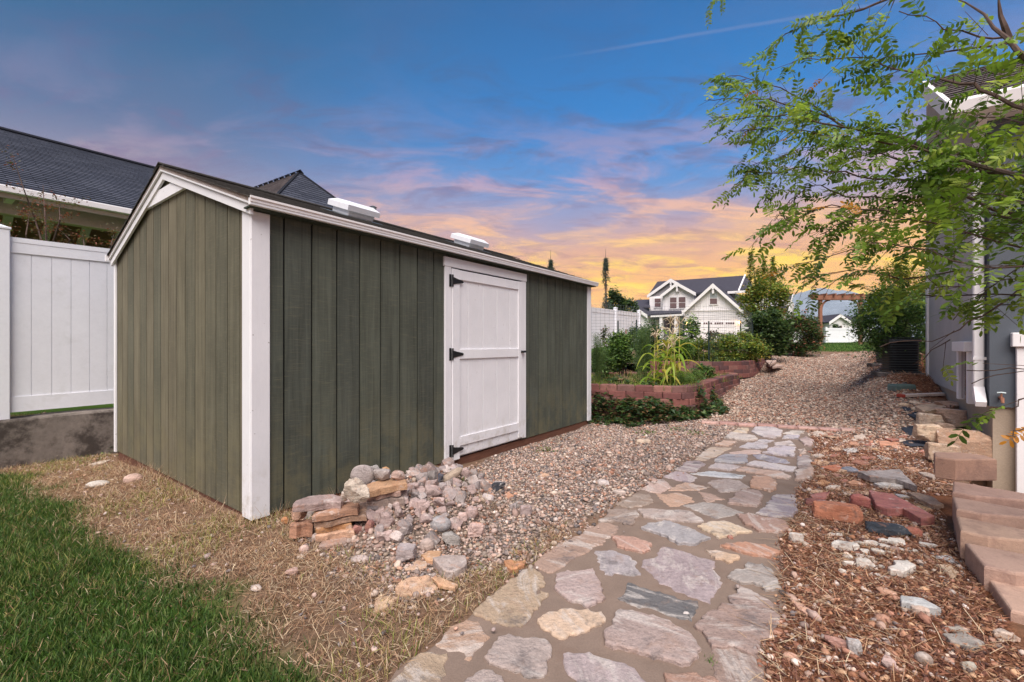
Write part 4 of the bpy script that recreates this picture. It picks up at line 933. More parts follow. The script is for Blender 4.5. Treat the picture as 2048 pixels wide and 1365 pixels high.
# far corner board, window casing on the side wall
B('corner_board', M['housewhite'], rh, -.03, .0, LB-.12, LB+.02, zs, 3.02)
B('corner_board', M['housewhite'], rh, -.03, .0, .003, .09, .95, 3.02)
def cas(px0, px1, y0, y1):
    a, zt_ = plane_nl(px0, y0, n=Wn-.05); b, zb_ = plane_nl(px1, y1, n=Wn-.05); return a-Wl, b-Wl, zt_, zb_
a, b, zt_, zb_ = cas(1912, 1937, 684, 704)
B('window_header', M['housewhite'], rh, -.09, -.0, b+.0, a, zb_, zt_, c=.006)
B('window_casing', M['housewhite'], rh, -.05, -.0, b+.02, b+.13, zs-.05, zb_-.003, c=.004)
B('window_casing', M['housewhite'], rh, -.05, -.0, a-.13, a-.02, zs-.05, zb_-.003, c=.004)
B('window_pane', M['glass'], rh, -.02, -.0, b+.13, a-.13, zs-.03, zb_-.003)
# casing on the camera-facing wall beside the well
a, zt_ = plane_nl(2023, 666, l=Wl-.25-.05); a -= Wn
B('window_header', M['housewhite'], rh, a, a+1.9, -.33, -.255, zt_-.14, zt_, c=.006)
B('window_casing', M['housewhite'], rh, a+.035, a+.16, -.30, -.255, -.42, zt_-.142, c=.004)
B('window_casing', M['housewhite'], rh, a+1.72, a+1.86, -.30, -.255, -.42, zt_-.142, c=.004)
wf = B('window_frame', M['housewhite'], rh, a+.16, a+1.72, -.275, -.255, -.42, zt_-.142); B('pane', M['glass'], wf, a+.24, a+1.64, -.282, -.276, -.34, zt_-.22)
# hose tap
a, z = plane_nl(2000, 795, l=Wl-.25); a -= Wn
m = MB(); m.tube([(a, -.25, z), (a, -.34, z-.005)], .014, 8); m.tube([(a, -.33, z), (a, -.345, z-.05)], [.016, .013], 8); m.tube([(a, -.30, z+.01), (a, -.30, z+.045)], .008, 6); m.build('hose_tap', M['cedar'], rh)
MB().tube([(a-.03, -.30, z+.045), (a, -.30, z+.05), (a+.03, -.30, z+.045)], .012, 6).build('tap_handle', M['galv'], rh)
# ------------------------------------------------------------ hills and lawn beyond
def onz(px, py, z): Y = F*(CZ-z)/(py-HZ); return ((px-1024)/F*Y, Y, z)
def mountain():
    pts = [(1100, 640), (1400, 620), (1540, 606), (1578, 592), (1600, 583), (1625, 578), (1650, 577), (1680, 581), (1712, 590), (1760, 600), (1840, 596), (1950, 604), (2100, 590), (2400, 610)]
    Yd = 2600.0; xs = np.linspace((700-1024)/F*Yd, (2390-1024)/F*Yd, 260); px = xs/Yd*F+1024
    top = np.interp(px, [p[0] for p in pts], [CZ+(HZ-p[1])/F*Yd for p in pts])-8
    rows = np.linspace(0, 1, 30); X, R_ = np.meshgrid(xs, rows)
    Yg = Yd-900+R_*900; H = top[None]*R_**.8+26*R_**.5*(vnoise(X, Yg, .006, 3)+.5*vnoise(X, Yg, .015, 4)+.3*vnoise(X, Yg, .04, 8))*(1-.35*R_)
    H = np.where(R_ == 0, -.5, np.maximum(H, -.5)); ny, nx = X.shape; idx = np.arange(ny*nx).reshape(ny, nx)
    Fq = np.stack([idx[:-1, :-1], idx[:-1, 1:], idx[1:, 1:], idx[1:, :-1]], -1).reshape(-1, 4)
    mt = pmat('hazed_mountain_rock', lin((140, 150, 158)), .95, .004, .45, 0, .03)  # paler, bluer rock colour carries part of the distance haze
    link('mountain', bulk_mesh('mountain', np.stack([X, Yg, H], -1).reshape(-1, 3), Fq, None, True), mt, kind='structure')
mountain()
# lawn beyond the arch
x = rng.uniform(9, 24, 60000); y = rng.uniform(16.4, 30, 60000); k = (rng.random(60000) < np.clip(1.6-y*.04, .3, 1)) & (y+.25*x > 20.8) & (x/y > .55) & (x/y < .95)
blades('lawn_grass', x[k], y[k], .05, .09, .016, .3, GR)

# ------------------------------------------------------------ white house across the street
KL = 53.5
def q(px, py, l=KL): return plane_nl(px, py, l=l)
n0, zb0 = q(1427, 688)
fh = thing('white_house', 'white two-storey house with dark gabled roofs and a garage beyond the garden', 'house', NL(n0, KL, 1.1), RZ)
def P3(px, py, l): n, z = q(px, py, l); return (n-n0, l-KL, z-1.1)
def panel(name, mat, pts, l, t=.15, parent=fh, **kw):
    """upright panel traced on the facade plane l, thickness t"""
    pp = [P3(a, b, l) for a, b in pts]; m = MB(); m.prism([(p[0], p[2]) for p in pp], 1, l-KL, l-KL+t); return m.build(name, mat, parent, **kw)
HWm, HG, SF = M['housewhite'], M['housegrey'], M['shingle_f']
# garage block
gl = KL
gw = panel('wall', HWm, [(1369, 700), (1369, 624), (1426, 572), (1483, 624), (1483, 700)], gl, 7)
for i in range(9):      # battens of the gable
    x = 1378+i*12; yb = 621.5; yt = 572+abs(x-1426)*.92+3
    if yt < yb-3: panel('batten', HWm, [(x-.5, yb), (x-.5, yt), (x+.5, yt), (x+.5, yb)], gl-.06, .055)
panel('belly_band', HWm, [(1369, 622.6), (1369, 620.6), (1483, 619.2), (1483, 621.2)], gl-.09, .085)
for i in range(4): panel('siding_line', HG, [(1369, 627+i*4.2), (1369, 626.6+i*4.2), (1483, 625.4+i*4.2), (1483, 625.8+i*4.2)], gl-.02, .018)
w1 = panel('window', HWm, [(1418, 610.6), (1418, 583), (1436, 582.5), (1436, 610.2)], gl-.10, .095)
panel('pane', M['blind'], [(1420, 596.2), (1420, 585), (1434, 584.6), (1434, 596)], gl-.13, .028, w1); panel('pane', M['glass'], [(1420, 608.3), (1420, 597.6), (1434, 597.4), (1434, 608)], gl-.13, .028, w1)
gd = panel('garage_door', HWm, [(1382, 702), (1382, 646.4), (1472, 643.6), (1472, 700)], gl-.06, .055)
for i in range(4):
    for j in range(4):
        a = 1384.5+i*22.3+j*4.6; panel('pane', M['glass'], [(a, 649), (a, 645.4), (a+3.4, 645.2), (a+3.4, 648.8)], gl-.08, .018, gd)
for zz in (656, 668, 680): panel('door_joint', HG, [(1382, zz+.5), (1382, zz), (1472, zz-2.2), (1472, zz-1.7)], gl-.075, .013, gd)
for hx in (1427.5, 1430.5): panel('handle', M['black'], [(hx, 666), (hx, 662), (hx+.7, 662), (hx+.7, 666)], gl-.09, .025, gd)
def gable(ap, le, re, l, thick=.35, depth=7, over=.5):
    """pair of roof slopes with white rakes: apex, left and right eave in the picture on plane l-over"""
    A, Lp, Rp = [Vector(P3(*p, l-over)) for p in (ap, le, re)]; D = Vector((0, depth+over, 0)); t = Vector((0, 0, thick))
    for e in (Lp, Rp):
        m = MB(); m.add([A, e, e+D, A+D, A+t*.4, e+t*.4, e+D+t*.4, A+D+t*.4], [(0, 1, 2, 3), (4, 5, 6, 7), (0, 4, 5, 1), (1, 5, 6, 2), (2, 6, 7, 3), (3, 7, 4, 0)]); m.build('roof', SF, fh)
        m = MB(); d = Vector((0, -.06, 0)); m.add([A-t*.7, e-t*.7, e+t*.45, A+t*.45, A-t*.7+d, e-t*.7+d, e+t*.45+d, A+t*.45+d], [(0, 1, 2, 3), (7, 6, 5, 4), (0, 4, 5, 1), (1, 5, 6, 2), (2, 6, 7, 3), (3, 7, 4, 0)]); m.build('rake_board', HWm, fh)
    # little bracket under the apex
    m = MB(); m.box(A.x-.1, A.x+.1, A.y, A.y+over, A.z-.95, A.z-.3); m.box(A.x-.1, A.x+.1, A.y-.05, A.y+.12, A.z-.5, A.z-.25); m.build('bracket', HWm, fh)
gable((1425.8, 570), (1364, 626), (1487, 624), gl)
# upper storey
ul = KL+2.2
panel('wall', HWm, [(1299, 630), (1299, 594), (1326, 592), (1326, 630)], ul+.6, 5)
panel('wall', HWm, [(1325.5, 632), (1325.5, 592), (1354, 570), (1388, 590), (1388, 632)], ul, 5.6)
for i in range(9):
    x = 1331+i*7
    panel('batten', HWm, [(x-.4, 625), (x-.4, 573+abs(x-1354)*.75+3), (x+.4, 573+abs(x-1354)*.75+3), (x+.4, 625)], ul-.05, .045)
for (a, b, c, d, l) in ((1309.4, 1321.2, 597.7, 614.4, ul+.6), (1340, 1353, 595.5, 616.8, ul), (1357.6, 1370.8, 594.8, 616.0, ul)):
    wf = panel('window', HWm, [(a-2, d+2), (a-2, c-2), (b+2, c-2.2), (b+2, d+1.8)], l-.10, .095)
    panel('pane', M['glass'], [(a, (c+d)/2-.6), (a, c), (b, c-.2), (b, (c+d)/2-.8)], l-.13, .028, wf); panel('pane', M['glass'], [(a, d), (a, (c+d)/2+.6), (b, (c+d)/2+.4), (b, d-.2)], l-.13, .028, wf)
panel('gable_vent', HWm, [(1353.5, 585.5), (1353.5, 579.5), (1358, 579.4), (1358, 585.4)], ul-.1, .09)
panel('gable_wall', HG, [(1297, 594), (1341, 562), (1385, 589), (1370, 592)], ul+.9, .3)
gable((1341.4, 560), (1294.5, 593), (1392, 588), ul+1.0, over=.4, depth=5)
gable((1353.7, 567.5), (1320.5, 593.5), (1392, 588.5), ul, over=.5, depth=3)
# main roof: eave and ridge parallel to the facade
def slope(name, e0, e1, r1, r0, le, lr, mat=SF, t=.2):
    a, b, c, d = [Vector(P3(*p, l)) for p, l in ((e0, le), (e1, le), (r1, lr), (r0, lr))]; T = Vector((0, 0, t)); m = MB()
    m.add([a, b, c, d, a+T, b+T, c+T, d+T], [(0, 1, 2, 3), (4, 5, 6, 7), (0, 1, 5, 4), (1, 2, 6, 5), (2, 3, 7, 6), (3, 0, 4, 7)]); m.build(name, mat, fh)
slope('roof', (1296, 594), (1512, 582), (1490.5, 554.5), (1315, 566.5), ul+1.2, ul+5.5)
slope('eave_fascia', (1455, 588), (1512, 585), (1512, 583.6), (1455, 586.6), ul+1.1, ul+1.11, HWm)
slope('rake_board', (1476, 586), (1479, 586), (1491.6, 554), (1489, 554), ul+1.0, ul+5.3, HWm, .3)
panel('wall', HG, [(1385, 612), (1385, 588), (1470, 586), (1470, 612)], ul+1.8, 4)
panel('wall', HWm, [(1440, 660), (1440, 590), (1580, 600), (1580, 690)], ul+2.4, 5)
slope('roof', (1540, 622), (1577, 622), (1586, 592), (1540, 590), ul+1.5, ul+6)
slope('rake_board', (1576.4, 624), (1578, 624), (1587, 592), (1585.4, 592), ul+1.4, ul+5.9, HWm, .25)
panel('wall', HWm, [(1540, 690), (1540, 621), (1583, 619), (1583, 690)], ul+3, 3)
# porch with posts and the low wing
slope('porch_roof', (1292, 632), (1364, 628.5), (1362, 624.5), (1297, 625), KL+.4, ul, SF)
panel('porch_beam', HWm, [(1292, 635.4), (1292, 631.8), (1366, 628.4), (1366, 632)], KL+.4, .3)
for x in (1322, 1352): 
    m = panel('porch_post', HWm, [(x-4.5, 690), (x-3, 634), (x+2.2, 634), (x+3.5, 690)], KL+.5, .5)
panel('wall', HG, [(1290, 695), (1290, 634), (1372, 630), (1372, 695)], ul+.3, .2)
pd_ = panel('door', HWm, [(1310, 690), (1310, 640), (1318, 639.6), (1318, 690)], ul+.2, .08)
panel('window', M['glass'], [(1327, 660), (1327, 638), (1345, 637), (1345, 659)], ul+.15, .12)
panel('wall', HWm, [(1264, 695), (1264, 618), (1270, 614), (1293, 634), (1293, 695)], KL-.2, 4)
gable((1268, 614), (1262, 620), (1295, 633), KL-.2, over=.4, depth=5)
slope('roof', (1262, 617), (1300, 617), (1300, 602), (1273, 603), KL+2, ul+3.5)
for (x, y) in ((1478, 645), (1567, 643), (1374, 647)):
    p = Vector(P3(x, y, gl-.25)); m = MB(); m.box(p.x-.07, p.x+.07, p.y-.07, p.y+.07, p.z-.14, p.z+.12); lt = m.build('wall_lamp', M['lamp'], fh)
    m = MB(); m.box(p.x-.1, p.x+.1, p.y-.1, p.y+.25, p.z+.13, p.z+.18); m.box(p.x-.03, p.x+.03, p.y+.08, p.y+.26, p.z-.05, p.z+.13); m.build('lamp_cap', M['black'], lt)
# driveway
a, b = NL(n0-3.5, KL-.2), NL(n0+2.5, KL-.2); c, d = NL(n0+2.5, KL-14), NL(n0-3.5, KL-14)
MB().add([(p[0], p[1], float(terr(p[0], p[1]))+.012) for p in (a, b, c, d)], [(0, 1, 2, 3)]).build('driveway', M['found'], None, kind='structure')

# small houses and the fence seen through the arch
def far_house(name, label, px0, px1, ytop, yeave, Y, ground_py, roof, gable_px=None, window=True):
    c = W((px0+px1)/2, ground_py, Y); o = thing(name, label, 'house', c, RZ*.2); Wd = (px1-px0)/F*Y/2; he = (ground_py-yeave)/F*Y; ht = (ground_py-ytop)/F*Y
    B('walls', HWm, o, -Wd, Wd, 0, 8, -.5, he)
    if gable_px:
        gx0, gx1 = [(g-(px0+px1)/2)/F*Y for g in gable_px]
        m = MB(); m.prism([(gx0, -.5), (gx1, -.5), (gx1, he), ((gx0+gx1)/2, ht*.93), (gx0, he)], 1, -1.2, 6); m.build('gable_wall', HWm, o)
        for s, e in ((gx0-.3, -1), (gx1+.3, 1)):
            m = MB(); gm_ = (gx0+gx1)/2; m.prism([(gm_, ht*.93), (s, he-.2), (s, he), (gm_, ht*.93+.25)], 1, -1.6, 5); m.build('roof', SF, o)
            m = MB(); m.prism([(gm_, ht*.93-.25), (s, he-.45), (s, he), (gm_, ht*.93+.22)], 1, -1.66, -1.6); m.build('rake_board', HWm, o)
        if window: B('window', M['glass'], o, (gx0*.8+gx1*.2), (gx0*.35+gx1*.65), -1.26, -1.2, he*.45, he*.82)
    m = MB(); w2 = Wd+.5; m.add([(-w2, -.5, he), (w2, -.5, he), (w2, 8.5, he), (-w2, 8.5, he), (-w2*.45, 4, ht), (w2*.5, 4, ht)], [(0, 1, 5, 4), (1, 2, 5), (2, 3, 4, 5), (3, 0, 4), (0, 3, 2, 1)]); m.build('roof', SF, o)
far_house('white_house', 'small white house with a front gable seen through the timber arch', 1654, 1740, 628, 645, 70, 690, SF, (1654, 1688))
far_house('white_house', 'dark roofed low house left of the gabled one, behind the arch post', 1590, 1653, 640, 655, 85, 690, SF, None)
wf = thing('privacy_fence', 'short white vinyl fence across the far lawn beyond the timber arch', 'fence', W(1652, 686.5, 36), 0)
x0, x1 = 0, (1745-1652)/F*36; hF = 1.2
for i in range(3):
    a = x0+(x1-x0)*i/2; B('post', M['vinyl'], wf, a-.065, a+.065, -.065, .065, -.1, hF+.08)
for a, b in ((0, 1), (1, 2)):
    a, b = x1*a/2+.07, x1*b/2-.07
    B('rail', M['vinyl'], wf, a, b, -.03, .03, hF-.15, hF); B('rail', M['vinyl'], wf, a, b, -.03, .03, .05, .2); B('panel', M['vinyl'], wf, a, b, -.012, .012, .2, hF-.15)

# ------------------------------------------------------------ red block walls
def resample(pl, step):
    pl = [Vector(p[:2]) for p in pl]; d = [0]
    for a, b in zip(pl[:-1], pl[1:]): d.append(d[-1]+(b-a).length)
    def at(s):
        s = min(max(s, 0), d[-1]-1e-6)
        for i in range(len(pl)-1):
            if s <= d[i+1]: return pl[i].lerp(pl[i+1], (s-d[i])/(d[i+1]-d[i]))
    return at, d[-1]
RED = [(144, 94, 86), (132, 84, 78), (120, 76, 72), (152, 106, 96), (108, 74, 72), (136, 86, 78), (128, 92, 86), (98, 70, 70)]
def block_wall(label, pl, ztop_, courses, L=.285, dep=.19, h=.098, setb=.016, parent_loc=None):
    at, tot = resample(pl, .1); o = thing('block_wall', label, 'garden wall', (pl[0][0], pl[0][1], ztop_-courses*h), 0); ox, oy, oz = o.location
    for c in range(courses):
        s = -(c % 2)*L*.5; zt = ztop_-c*h
        while s < tot-.05:
            a, b = at(max(s, 0)), at(min(s+L, tot)); d = (b-a)
            if d.length > .05:
                d.normalize(); nn = Vector((d.y, -d.x)); off = setb*c+random.uniform(-.004, .004); g = .0025
                p = [a+d*g+nn*off, a+d*(g+.018)+nn*(off+.012), b-d*(g+.018)+nn*(off+.012), b-d*g+nn*off, b-d*.03-nn*(dep-off), a+d*.03-nn*(dep-off)]
                # bevelled split-face block
                vs = []; zz = random.uniform(-.002, .002)
                for z, ins in ((zt-h+.003, 0), (zt-.012+zz, 0), (zt+zz, .007)):
                    cen = sum(p, Vector((0, 0)))/len(p)
                    for v in p: w2 = v+(cen-v).normalized()*ins; vs.append((w2.x-ox, w2.y-oy, z-oz))
                m = MB(); n = 6; m.add(vs, [(k*n+i, k*n+(i+1) % n, (k+1)*n+(i+1) % n, (k+1)*n+i) for k in (0, 1) for i in range(n)]+[tuple(range(12, 18))])
                bl = m.build('block', M['paver'], o); t = random.uniform(.9, 1.1); bl.color = (*[v*t for v in lin(random.choice(RED))], 1)
            s += L
    return o
low_pl = [onz(*p, .5) for p in [(1130, 768), (1186, 769), (1260, 771), (1330, 773.5), (1368, 774), (1392, 772), (1411, 767.5), (1432, 759.5), (1455, 752.5), (1473, 749.5), (1478, 747)]]
low_pl = [p[:2] for p in low_pl]
e = Vector(low_pl[-1]); low_pl += [(e.x-.1, e.y+.45), (e.x-.5, e.y+.75), (e.x-1.1, e.y+.8), (e.x-2.0, e.y+.6), (e.x-3.4, e.y+.2)]
block_wall('curved low red concrete block wall of the nearer raised bed, vines at its foot', low_pl, .5, 5)
up_pl = [onz(*p, .757)[:2] for p in [(1300, 723), (1374, 723.4), (1440, 724), (1497, 723), (1517, 719.5), (1533, 714), (1541, 710)]]
block_wall('curved red concrete block wall of the farther and higher raised bed', up_pl, .757, 4)
# loose blocks standing on the lower wall's end
b0 = Vector(onz(1420, 757, .5)); b1 = Vector(onz(1450, 752, .5))
o = thing('loose_block', 'single red wall block set on top of the nearer bed wall', 'block', (b0+Vector((-.02, .15, 0))), math.atan2(b1.y-b0.y, b1.x-b0.x)); 
MB().cbox(0, .3, 0, .16, .001, .098, .006).build('block', M['paver'], o).color = (*lin((140, 92, 88)), 1)
def soil(name, poly, zf, mat=M['soil'], res=.12):
    p = np.array(poly); lo, hi = p.min(0), p.max(0); xs = np.arange(lo[0], hi[0]+res, res); ys = np.arange(lo[1], hi[1]+res, res); X, Y = np.meshgrid(xs, ys)
    Z = zf(X, Y); ins = sdf(poly, X, Y) > -res*.3; ny, nx = X.shape; idx = np.arange(ny*nx).reshape(ny, nx)
    Fq = np.stack([idx[:-1, :-1], idx[:-1, 1:], idx[1:, 1:], idx[1:, :-1]], -1).reshape(-1, 4); k = ins.reshape(-1)[Fq].all(1)
    return link(name, bulk_mesh(name, np.stack([X, Y, Z], -1).reshape(-1, 3), Fq[k], None, True), mat, kind='structure')
def inner(pl, a):
    out = []
    for i, p in enumerate(pl):
        q0, q1 = Vector(pl[max(i-1, 0)]), Vector(pl[min(i+1, len(pl)-1)]); d = (q1-q0).normalized(); out.append((p[0]-d.y*a, p[1]+d.x*a))
    return out
lowbed = inner(low_pl, .1)+[(e.x-.6, e.y+1.7), (-1.5, 12.6), (-1.6, 8.6), low_pl[0]]
def zlow(x, y): return .40+.03*vnoise(x, y, 2, 9)+.0*x
soil('garden_bed_soil', lowbed, zlow)
upbed = inner(up_pl, .1)+[(9.4, 17.5), (2.0, 17.0), (-.5, 12.5), (0, 11.2)]
soil('garden_bed_soil', upbed, lambda x, y: .69+.025*vnoise(x, y, 2, 10))
# row of pavers across the path head
pv = thing('paver_border', 'row of flat reddish pavers across the head of the stone path', 'border', (0, 0, 0), kind='structure'); del pv['label'], pv['category']
cur = Vector(onz(1402, 842, .04)[:2]); end = Vector(onz(1800, 866, .04)[:2]); d = (end-cur).normalized(); s = 0; i = 0
while s < (end-cur).length and i < 13:
    p = cur+d*s; L = .245; a = math.atan2(d.y, d.x)+random.gauss(0, .03); zt = float(terr(p.x, p.y)); up = .03 if i < 8 else .008
    o = MB().cbox(.004, L-.004, 0, .165, -.05, up, .010).build('paver', M['paver'], pv); o.location = (p.x, p.y, zt+.004); o.rotation_euler = (random.gauss(0, .015), random.gauss(0, .015), a)
    t = random.uniform(.95, 1.15); o.color = (*[v*t for v in lin(random.choice([(190, 152, 142), (182, 142, 132), (196, 160, 148)]))], 1); s += L; i += 1
# tan cap blocks stepping along the window well
cb = thing('retaining_wall', 'row of thick tan concrete wall blocks edging the window well at lower right', 'garden wall', (2.1, 1.9, 0), 0)
def capblock(p0, p1, zt, w=.37, h=.15, parent=None, name='block', tone=1, seed=0):
    """p0 far end, p1 near end of the face seen from the path; trapezoid plan"""
    p0, p1 = Vector(p0), Vector(p1); d = (p1-p0).normalized(); nn = Vector((-d.y, d.x)); ox, oy, oz = (parent.location if parent else (0, 0, 0))
    r = random.Random(seed); back = nn*w
    pl = [p0, p1, p1+nn*.10+d*.012, p1+back-d*.11, p0+back+d*.045, p0+nn*.10+d*.004]
    n = 6; cen = sum(pl, Vector((0, 0)))/n; vs = []
    for z, ins in ((zt-h, .003), (zt-h+.006, 0), (zt-.012, 0), (zt-.004, .004), (zt, .013)):
        for v in pl: q_ = v+(cen-v).normalized()*ins; vs.append((q_.x-ox, q_.y-oy, z-oz))
    m = MB(); m.add(vs, [(k*n+i, k*n+(i+1) % n, (k+1)*n+(i+1) % n, (k+1)*n+i) for k in range(4) for i in range(n)]+[tuple(range(4*n, 5*n)), tuple(range(n))[::-1]])
    o = m.build(name, M['capblock'], parent); t = r.uniform(.92, 1.08)*tone; o.color = (t, t*r.uniform(.97, 1.02), t*r.uniform(.95, 1.03), 1); return o
tops = [((2.262, 2.147), (2.07, 1.868), .06), ((2.386, 2.37), (2.222, 2.118), .12), ((2.573, 2.605), (2.392, 2.40), .17), ((2.76, 2.82), (2.578, 2.61), .21), ((2.98, 3.04), (2.765, 2.825), .24), ((2.05, 1.84), (1.86, 1.58), .01), ((1.84, 1.56), (1.66, 1.30), -.02)]
for i, (a, b, z) in enumerate(tops):
    capblock(a, b, z, parent=cb, seed=i)
    for c_ in (1, 2):
        if z-.152*c_ > -.05: capblock((a[0]+.012*c_, a[1]+.004*c_), (b[0]+.012*c_, b[1]+.004*c_), z-.152*c_, parent=cb, seed=i+20*c_, tone=.92)
lb = thing('loose_block', 'thick tan wall block lying loose on the far end of the block row', 'block', (3.0, 3.1, .242), 0)
m = MB(); pl = [(2.915, 3.10), (2.985, 3.03), (3.27, 3.035), (3.30, 3.14), (3.20, 3.23), (3.03, 3.235)]; n = 6; cen = Vector((3.1, 3.13)); vs = []
for z, ins in ((.243, .004), (.250, 0), (.378, 0), (.386, .004), (.390, .013)):
    for v in pl: v = Vector(v); q_ = v+(cen-v).normalized()*ins; vs.append((q_.x-3.0, q_.y-3.1, z-.242))
m.add(vs, [(k*n+i, k*n+(i+1) % n, (k+1)*n+(i+1) % n, (k+1)*n+i) for k in range(4) for i in range(n)]+[tuple(range(4*n, 5*n)), tuple(range(n))[::-1]])
m.build('block', M['capblock'], lb).color = (.98, .92, .86, 1)

# ------------------------------------------------------------ timber arch at the end of the gravel
ar = thing('garden_arch', 'weathered timber garden arch at the far end of the gravel', 'arch', (0, 0, 0)); aY = 20.5
pL = W(1640.5, 697, aY); pR = W(1721, 695, aY); ar.location = pL; wd = pR.x-pL.x
def pz(py): return CZ+(HZ-py)/F*aY-pL.z
top_z = pz(592)
for xx in (0, wd):
    for yy in (0,): B('post', M['cedar'], ar, xx-.065, xx+.065, yy-.065, yy+.065, -.3, top_z-.16, c=.01)
for yy in (-.10, .10):
    m = MB(); m.prism([(-.42, top_z), (-.38, top_z-.1), (-.25, top_z-.19), (wd+.25, top_z-.19), (wd+.38, top_z-.1), (wd+.42, top_z)], 1, yy-.03, yy+.03); m.build('beam', M['cedar'], ar)
for i in range(7):
    xx = -.33+(wd+.66)*i/6; B('rafter', M['cedar'], ar, xx-.03, xx+.03, -.3, .3, top_z-.02, top_z+.08)
for s, xx in ((1, 0), (-1, wd)):
    for yy in (0,):
        pts = [(xx+s*(.06+.38*(1-math.cos(t))), yy, top_z-.19-.44*(1-math.sin(t))) for t in np.linspace(0, math.pi/2, 7)]
        m = MB(); m.tube(pts, .045, 4); m.build('brace', M['cedar'], ar)

# ------------------------------------------------------------ wire fence with green posts in the garden
wr = thing('wire_fence', 'welded wire garden fence on dark green steel posts behind the raised beds', 'fence', (2, 11.5, .7))
fp = [W(1120, 700, 10.8), W(1236, 700, 11.0), W(1273, 702, 11.6), W(1367.5, 712, 11.4), W(1417.5, 722, 11.35), W(1481, 718, 12.6), W(1505, 712, 14)]
ht_ = [645, 642, 640, 644, 643, 641, 640]
for p, y in zip(fp, ht_):
    zt = CZ+(HZ-y)/F*p.y; m = MB(); x, y_ = p.x-2, p.y-11.5; m.box(x-.017, x+.017, y_-.006, y_, -.4, zt-.7); m.box(x-.004, x+.004, y_, y_+.028, -.4, zt-.7)
    for k in range(8): m.box(x-.01, x+.01, y_-.013, y_-.006, .1+k*.11, .13+k*.11)
    m.build('post', M['tpost'], wr)
m = MB()
for a, b in zip(fp[:-1], fp[1:]):
    L = (b-a).length; k = int(L/.11)
    for j in range(11):
        z = .78+j*.075*1.0; m.tube([(a.x-2, a.y-11.5, z-.2+.1), (b.x-2, b.y-11.5, z-.2+.1)], .0022, 3, False)
    for i in range(k):
        p = a.lerp(b, i/k); m.tube([(p.x-2, p.y-11.5, .0), (p.x-2, p.y-11.5, .79*1.0+.65)], .0022, 3, False)
m.build('wire_mesh', M['galv'], wr, kind='stuff')
st = thing('garden_stake', 'short wooden topped green stake among the tomato plants', 'stake', W(1252, 740, 9.6))
MB().tube([(0, 0, -.2), (0, 0, .68)], .013, 6).build('stake', M['tpost'], st); MB().tube([(0, 0, .68), (0, 0, .86)], .014, 6).build('tip', M['cedar'], st)

# ------------------------------------------------------------ air conditioners, valve box, timber edging, fabric
def ac(px, py, Y, w_, h_, label, pad=True, vis=1):
    p = W(px, py, Y); o = thing('air_conditioner', label, 'air conditioner', p, RZ*.55, 'air conditioning units by the grey house'); a = w_/2
    def rr(a, r, z): 
        out = []
        for (cx_, cy_, s0) in ((a-r, a-r, 0), (-a+r, a-r, 90), (-a+r, -a+r, 180), (a-r, -a+r, 270)):
            for k in range(4): t = math.radians(s0+k*30); out.append((cx_+r*math.cos(t), cy_+r*math.sin(t), z))
        return out
    B('pad', M['concrete'], o, -a-.09, a+.09, -a-.08, a+.08, -.09, .0, c=.01)
    m = MB(); n = 16; rings = [rr(a-.03, .08, .03), rr(a-.03, .08, h_-.05)]; m.add(rings[0]+rings[1], [(i, (i+1) % n, n+(i+1) % n, n+i) for i in range(n)]); m.build('coil', M['black'], o)
    for nm, z0_, z1_, aa in (('base_rim', .002, .035, a), ('top_cover', h_-.06, h_, a)): m = MB(); m.add(rr(aa, .09, z0_)+rr(aa, .09, z1_), [(i, (i+1) % n, n+(i+1) % n, n+i) for i in range(n)]+[tuple(range(n)), tuple(range(n, 2*n))]); m.build(nm, M['ac'], o)
    for k in range(int((h_-.12)/.045)):
        z = .06+k*.045; m = MB(); m.add(rr(a-.012, .085, z)+rr(a, .09, z+.006)+rr(a-.012, .085, z+.014), [(j*n+i, j*n+(i+1) % n, (j+1)*n+(i+1) % n, (j+1)*n+i) for j in (0, 1) for i in range(n)]); m.build('grille_bar', M['ac'], o)
    m = MB()
    for k in range(5): r = .05+k*.05; m.tube([(r*math.cos(t), r*math.sin(t), h_+.02) for t in np.linspace(0, 2*math.pi, 25)], .004, 4, False)
    m.build('fan_guard', M['ac'], o)
M['ac'] = pmat('ac_casing', lin((62, 66, 68)), .45, 6, .1, .05, 50, metal=.2)
ac(1800, 745, 8.35, .50, .62, 'black louvred air conditioner on a concrete pad under the big shrub')
ac(1786, 728, 9.9, .55, .7, 'second air conditioner partly hidden behind the nearer black one')
p = G(1803, 777); vb = thing('valve_box', 'green grey irrigation valve box lid set in the mulch', 'valve box', p, -.1)
B('box', M['green_box'], vb, -.15, .15, -.1, .1, -.05, .055, c=.012); B('lid', M['green_box'], vb, -.14, .14, -.09, .09, .056, .066, c=.004)
a, b = G(1800, 797), G(1912, 793); o = thing('timber_plank', 'pale timber plank with a red painted end lying on the stones', 'plank', a, math.atan2(b.y-a.y, b.x-a.x)); L = (b-a).length
o.rotation_euler[1] = -math.asin((b.z-a.z)/L)
B('plank', M['tan'], o, .04, L, -.05, .05, .02, .06, c=.004); B('painted_end', pmat('red_paint', lin((170, 70, 56)), .6), o, -.01, .039, -.052, .052, .018, .062)
def fabric(label, pts):
    P = [G(*p) for p in pts]; c = sum(P, Vector())/len(P); m = MB(); n = len(P)
    vs = [(0, 0, .03)]+[(p.x-c.x, p.y-c.y, p.z-c.z+.014+.012*random.random()) for p in P]; m.add(vs, [(0, 1+i, 1+(i+1) % n) for i in range(n)])
    o = m.build('landscape_fabric', M['fabric'], None, label=label, cat='weed fabric', group='torn weed fabric along the boulders'); o.location = c
    s = o.modifiers.new('s', 'SUBSURF'); s.levels = s.render_levels = 2; s.subdivision_type = 'SIMPLE'; so_ = o.modifiers.new('t', 'SOLIDIFY'); so_.thickness = .004
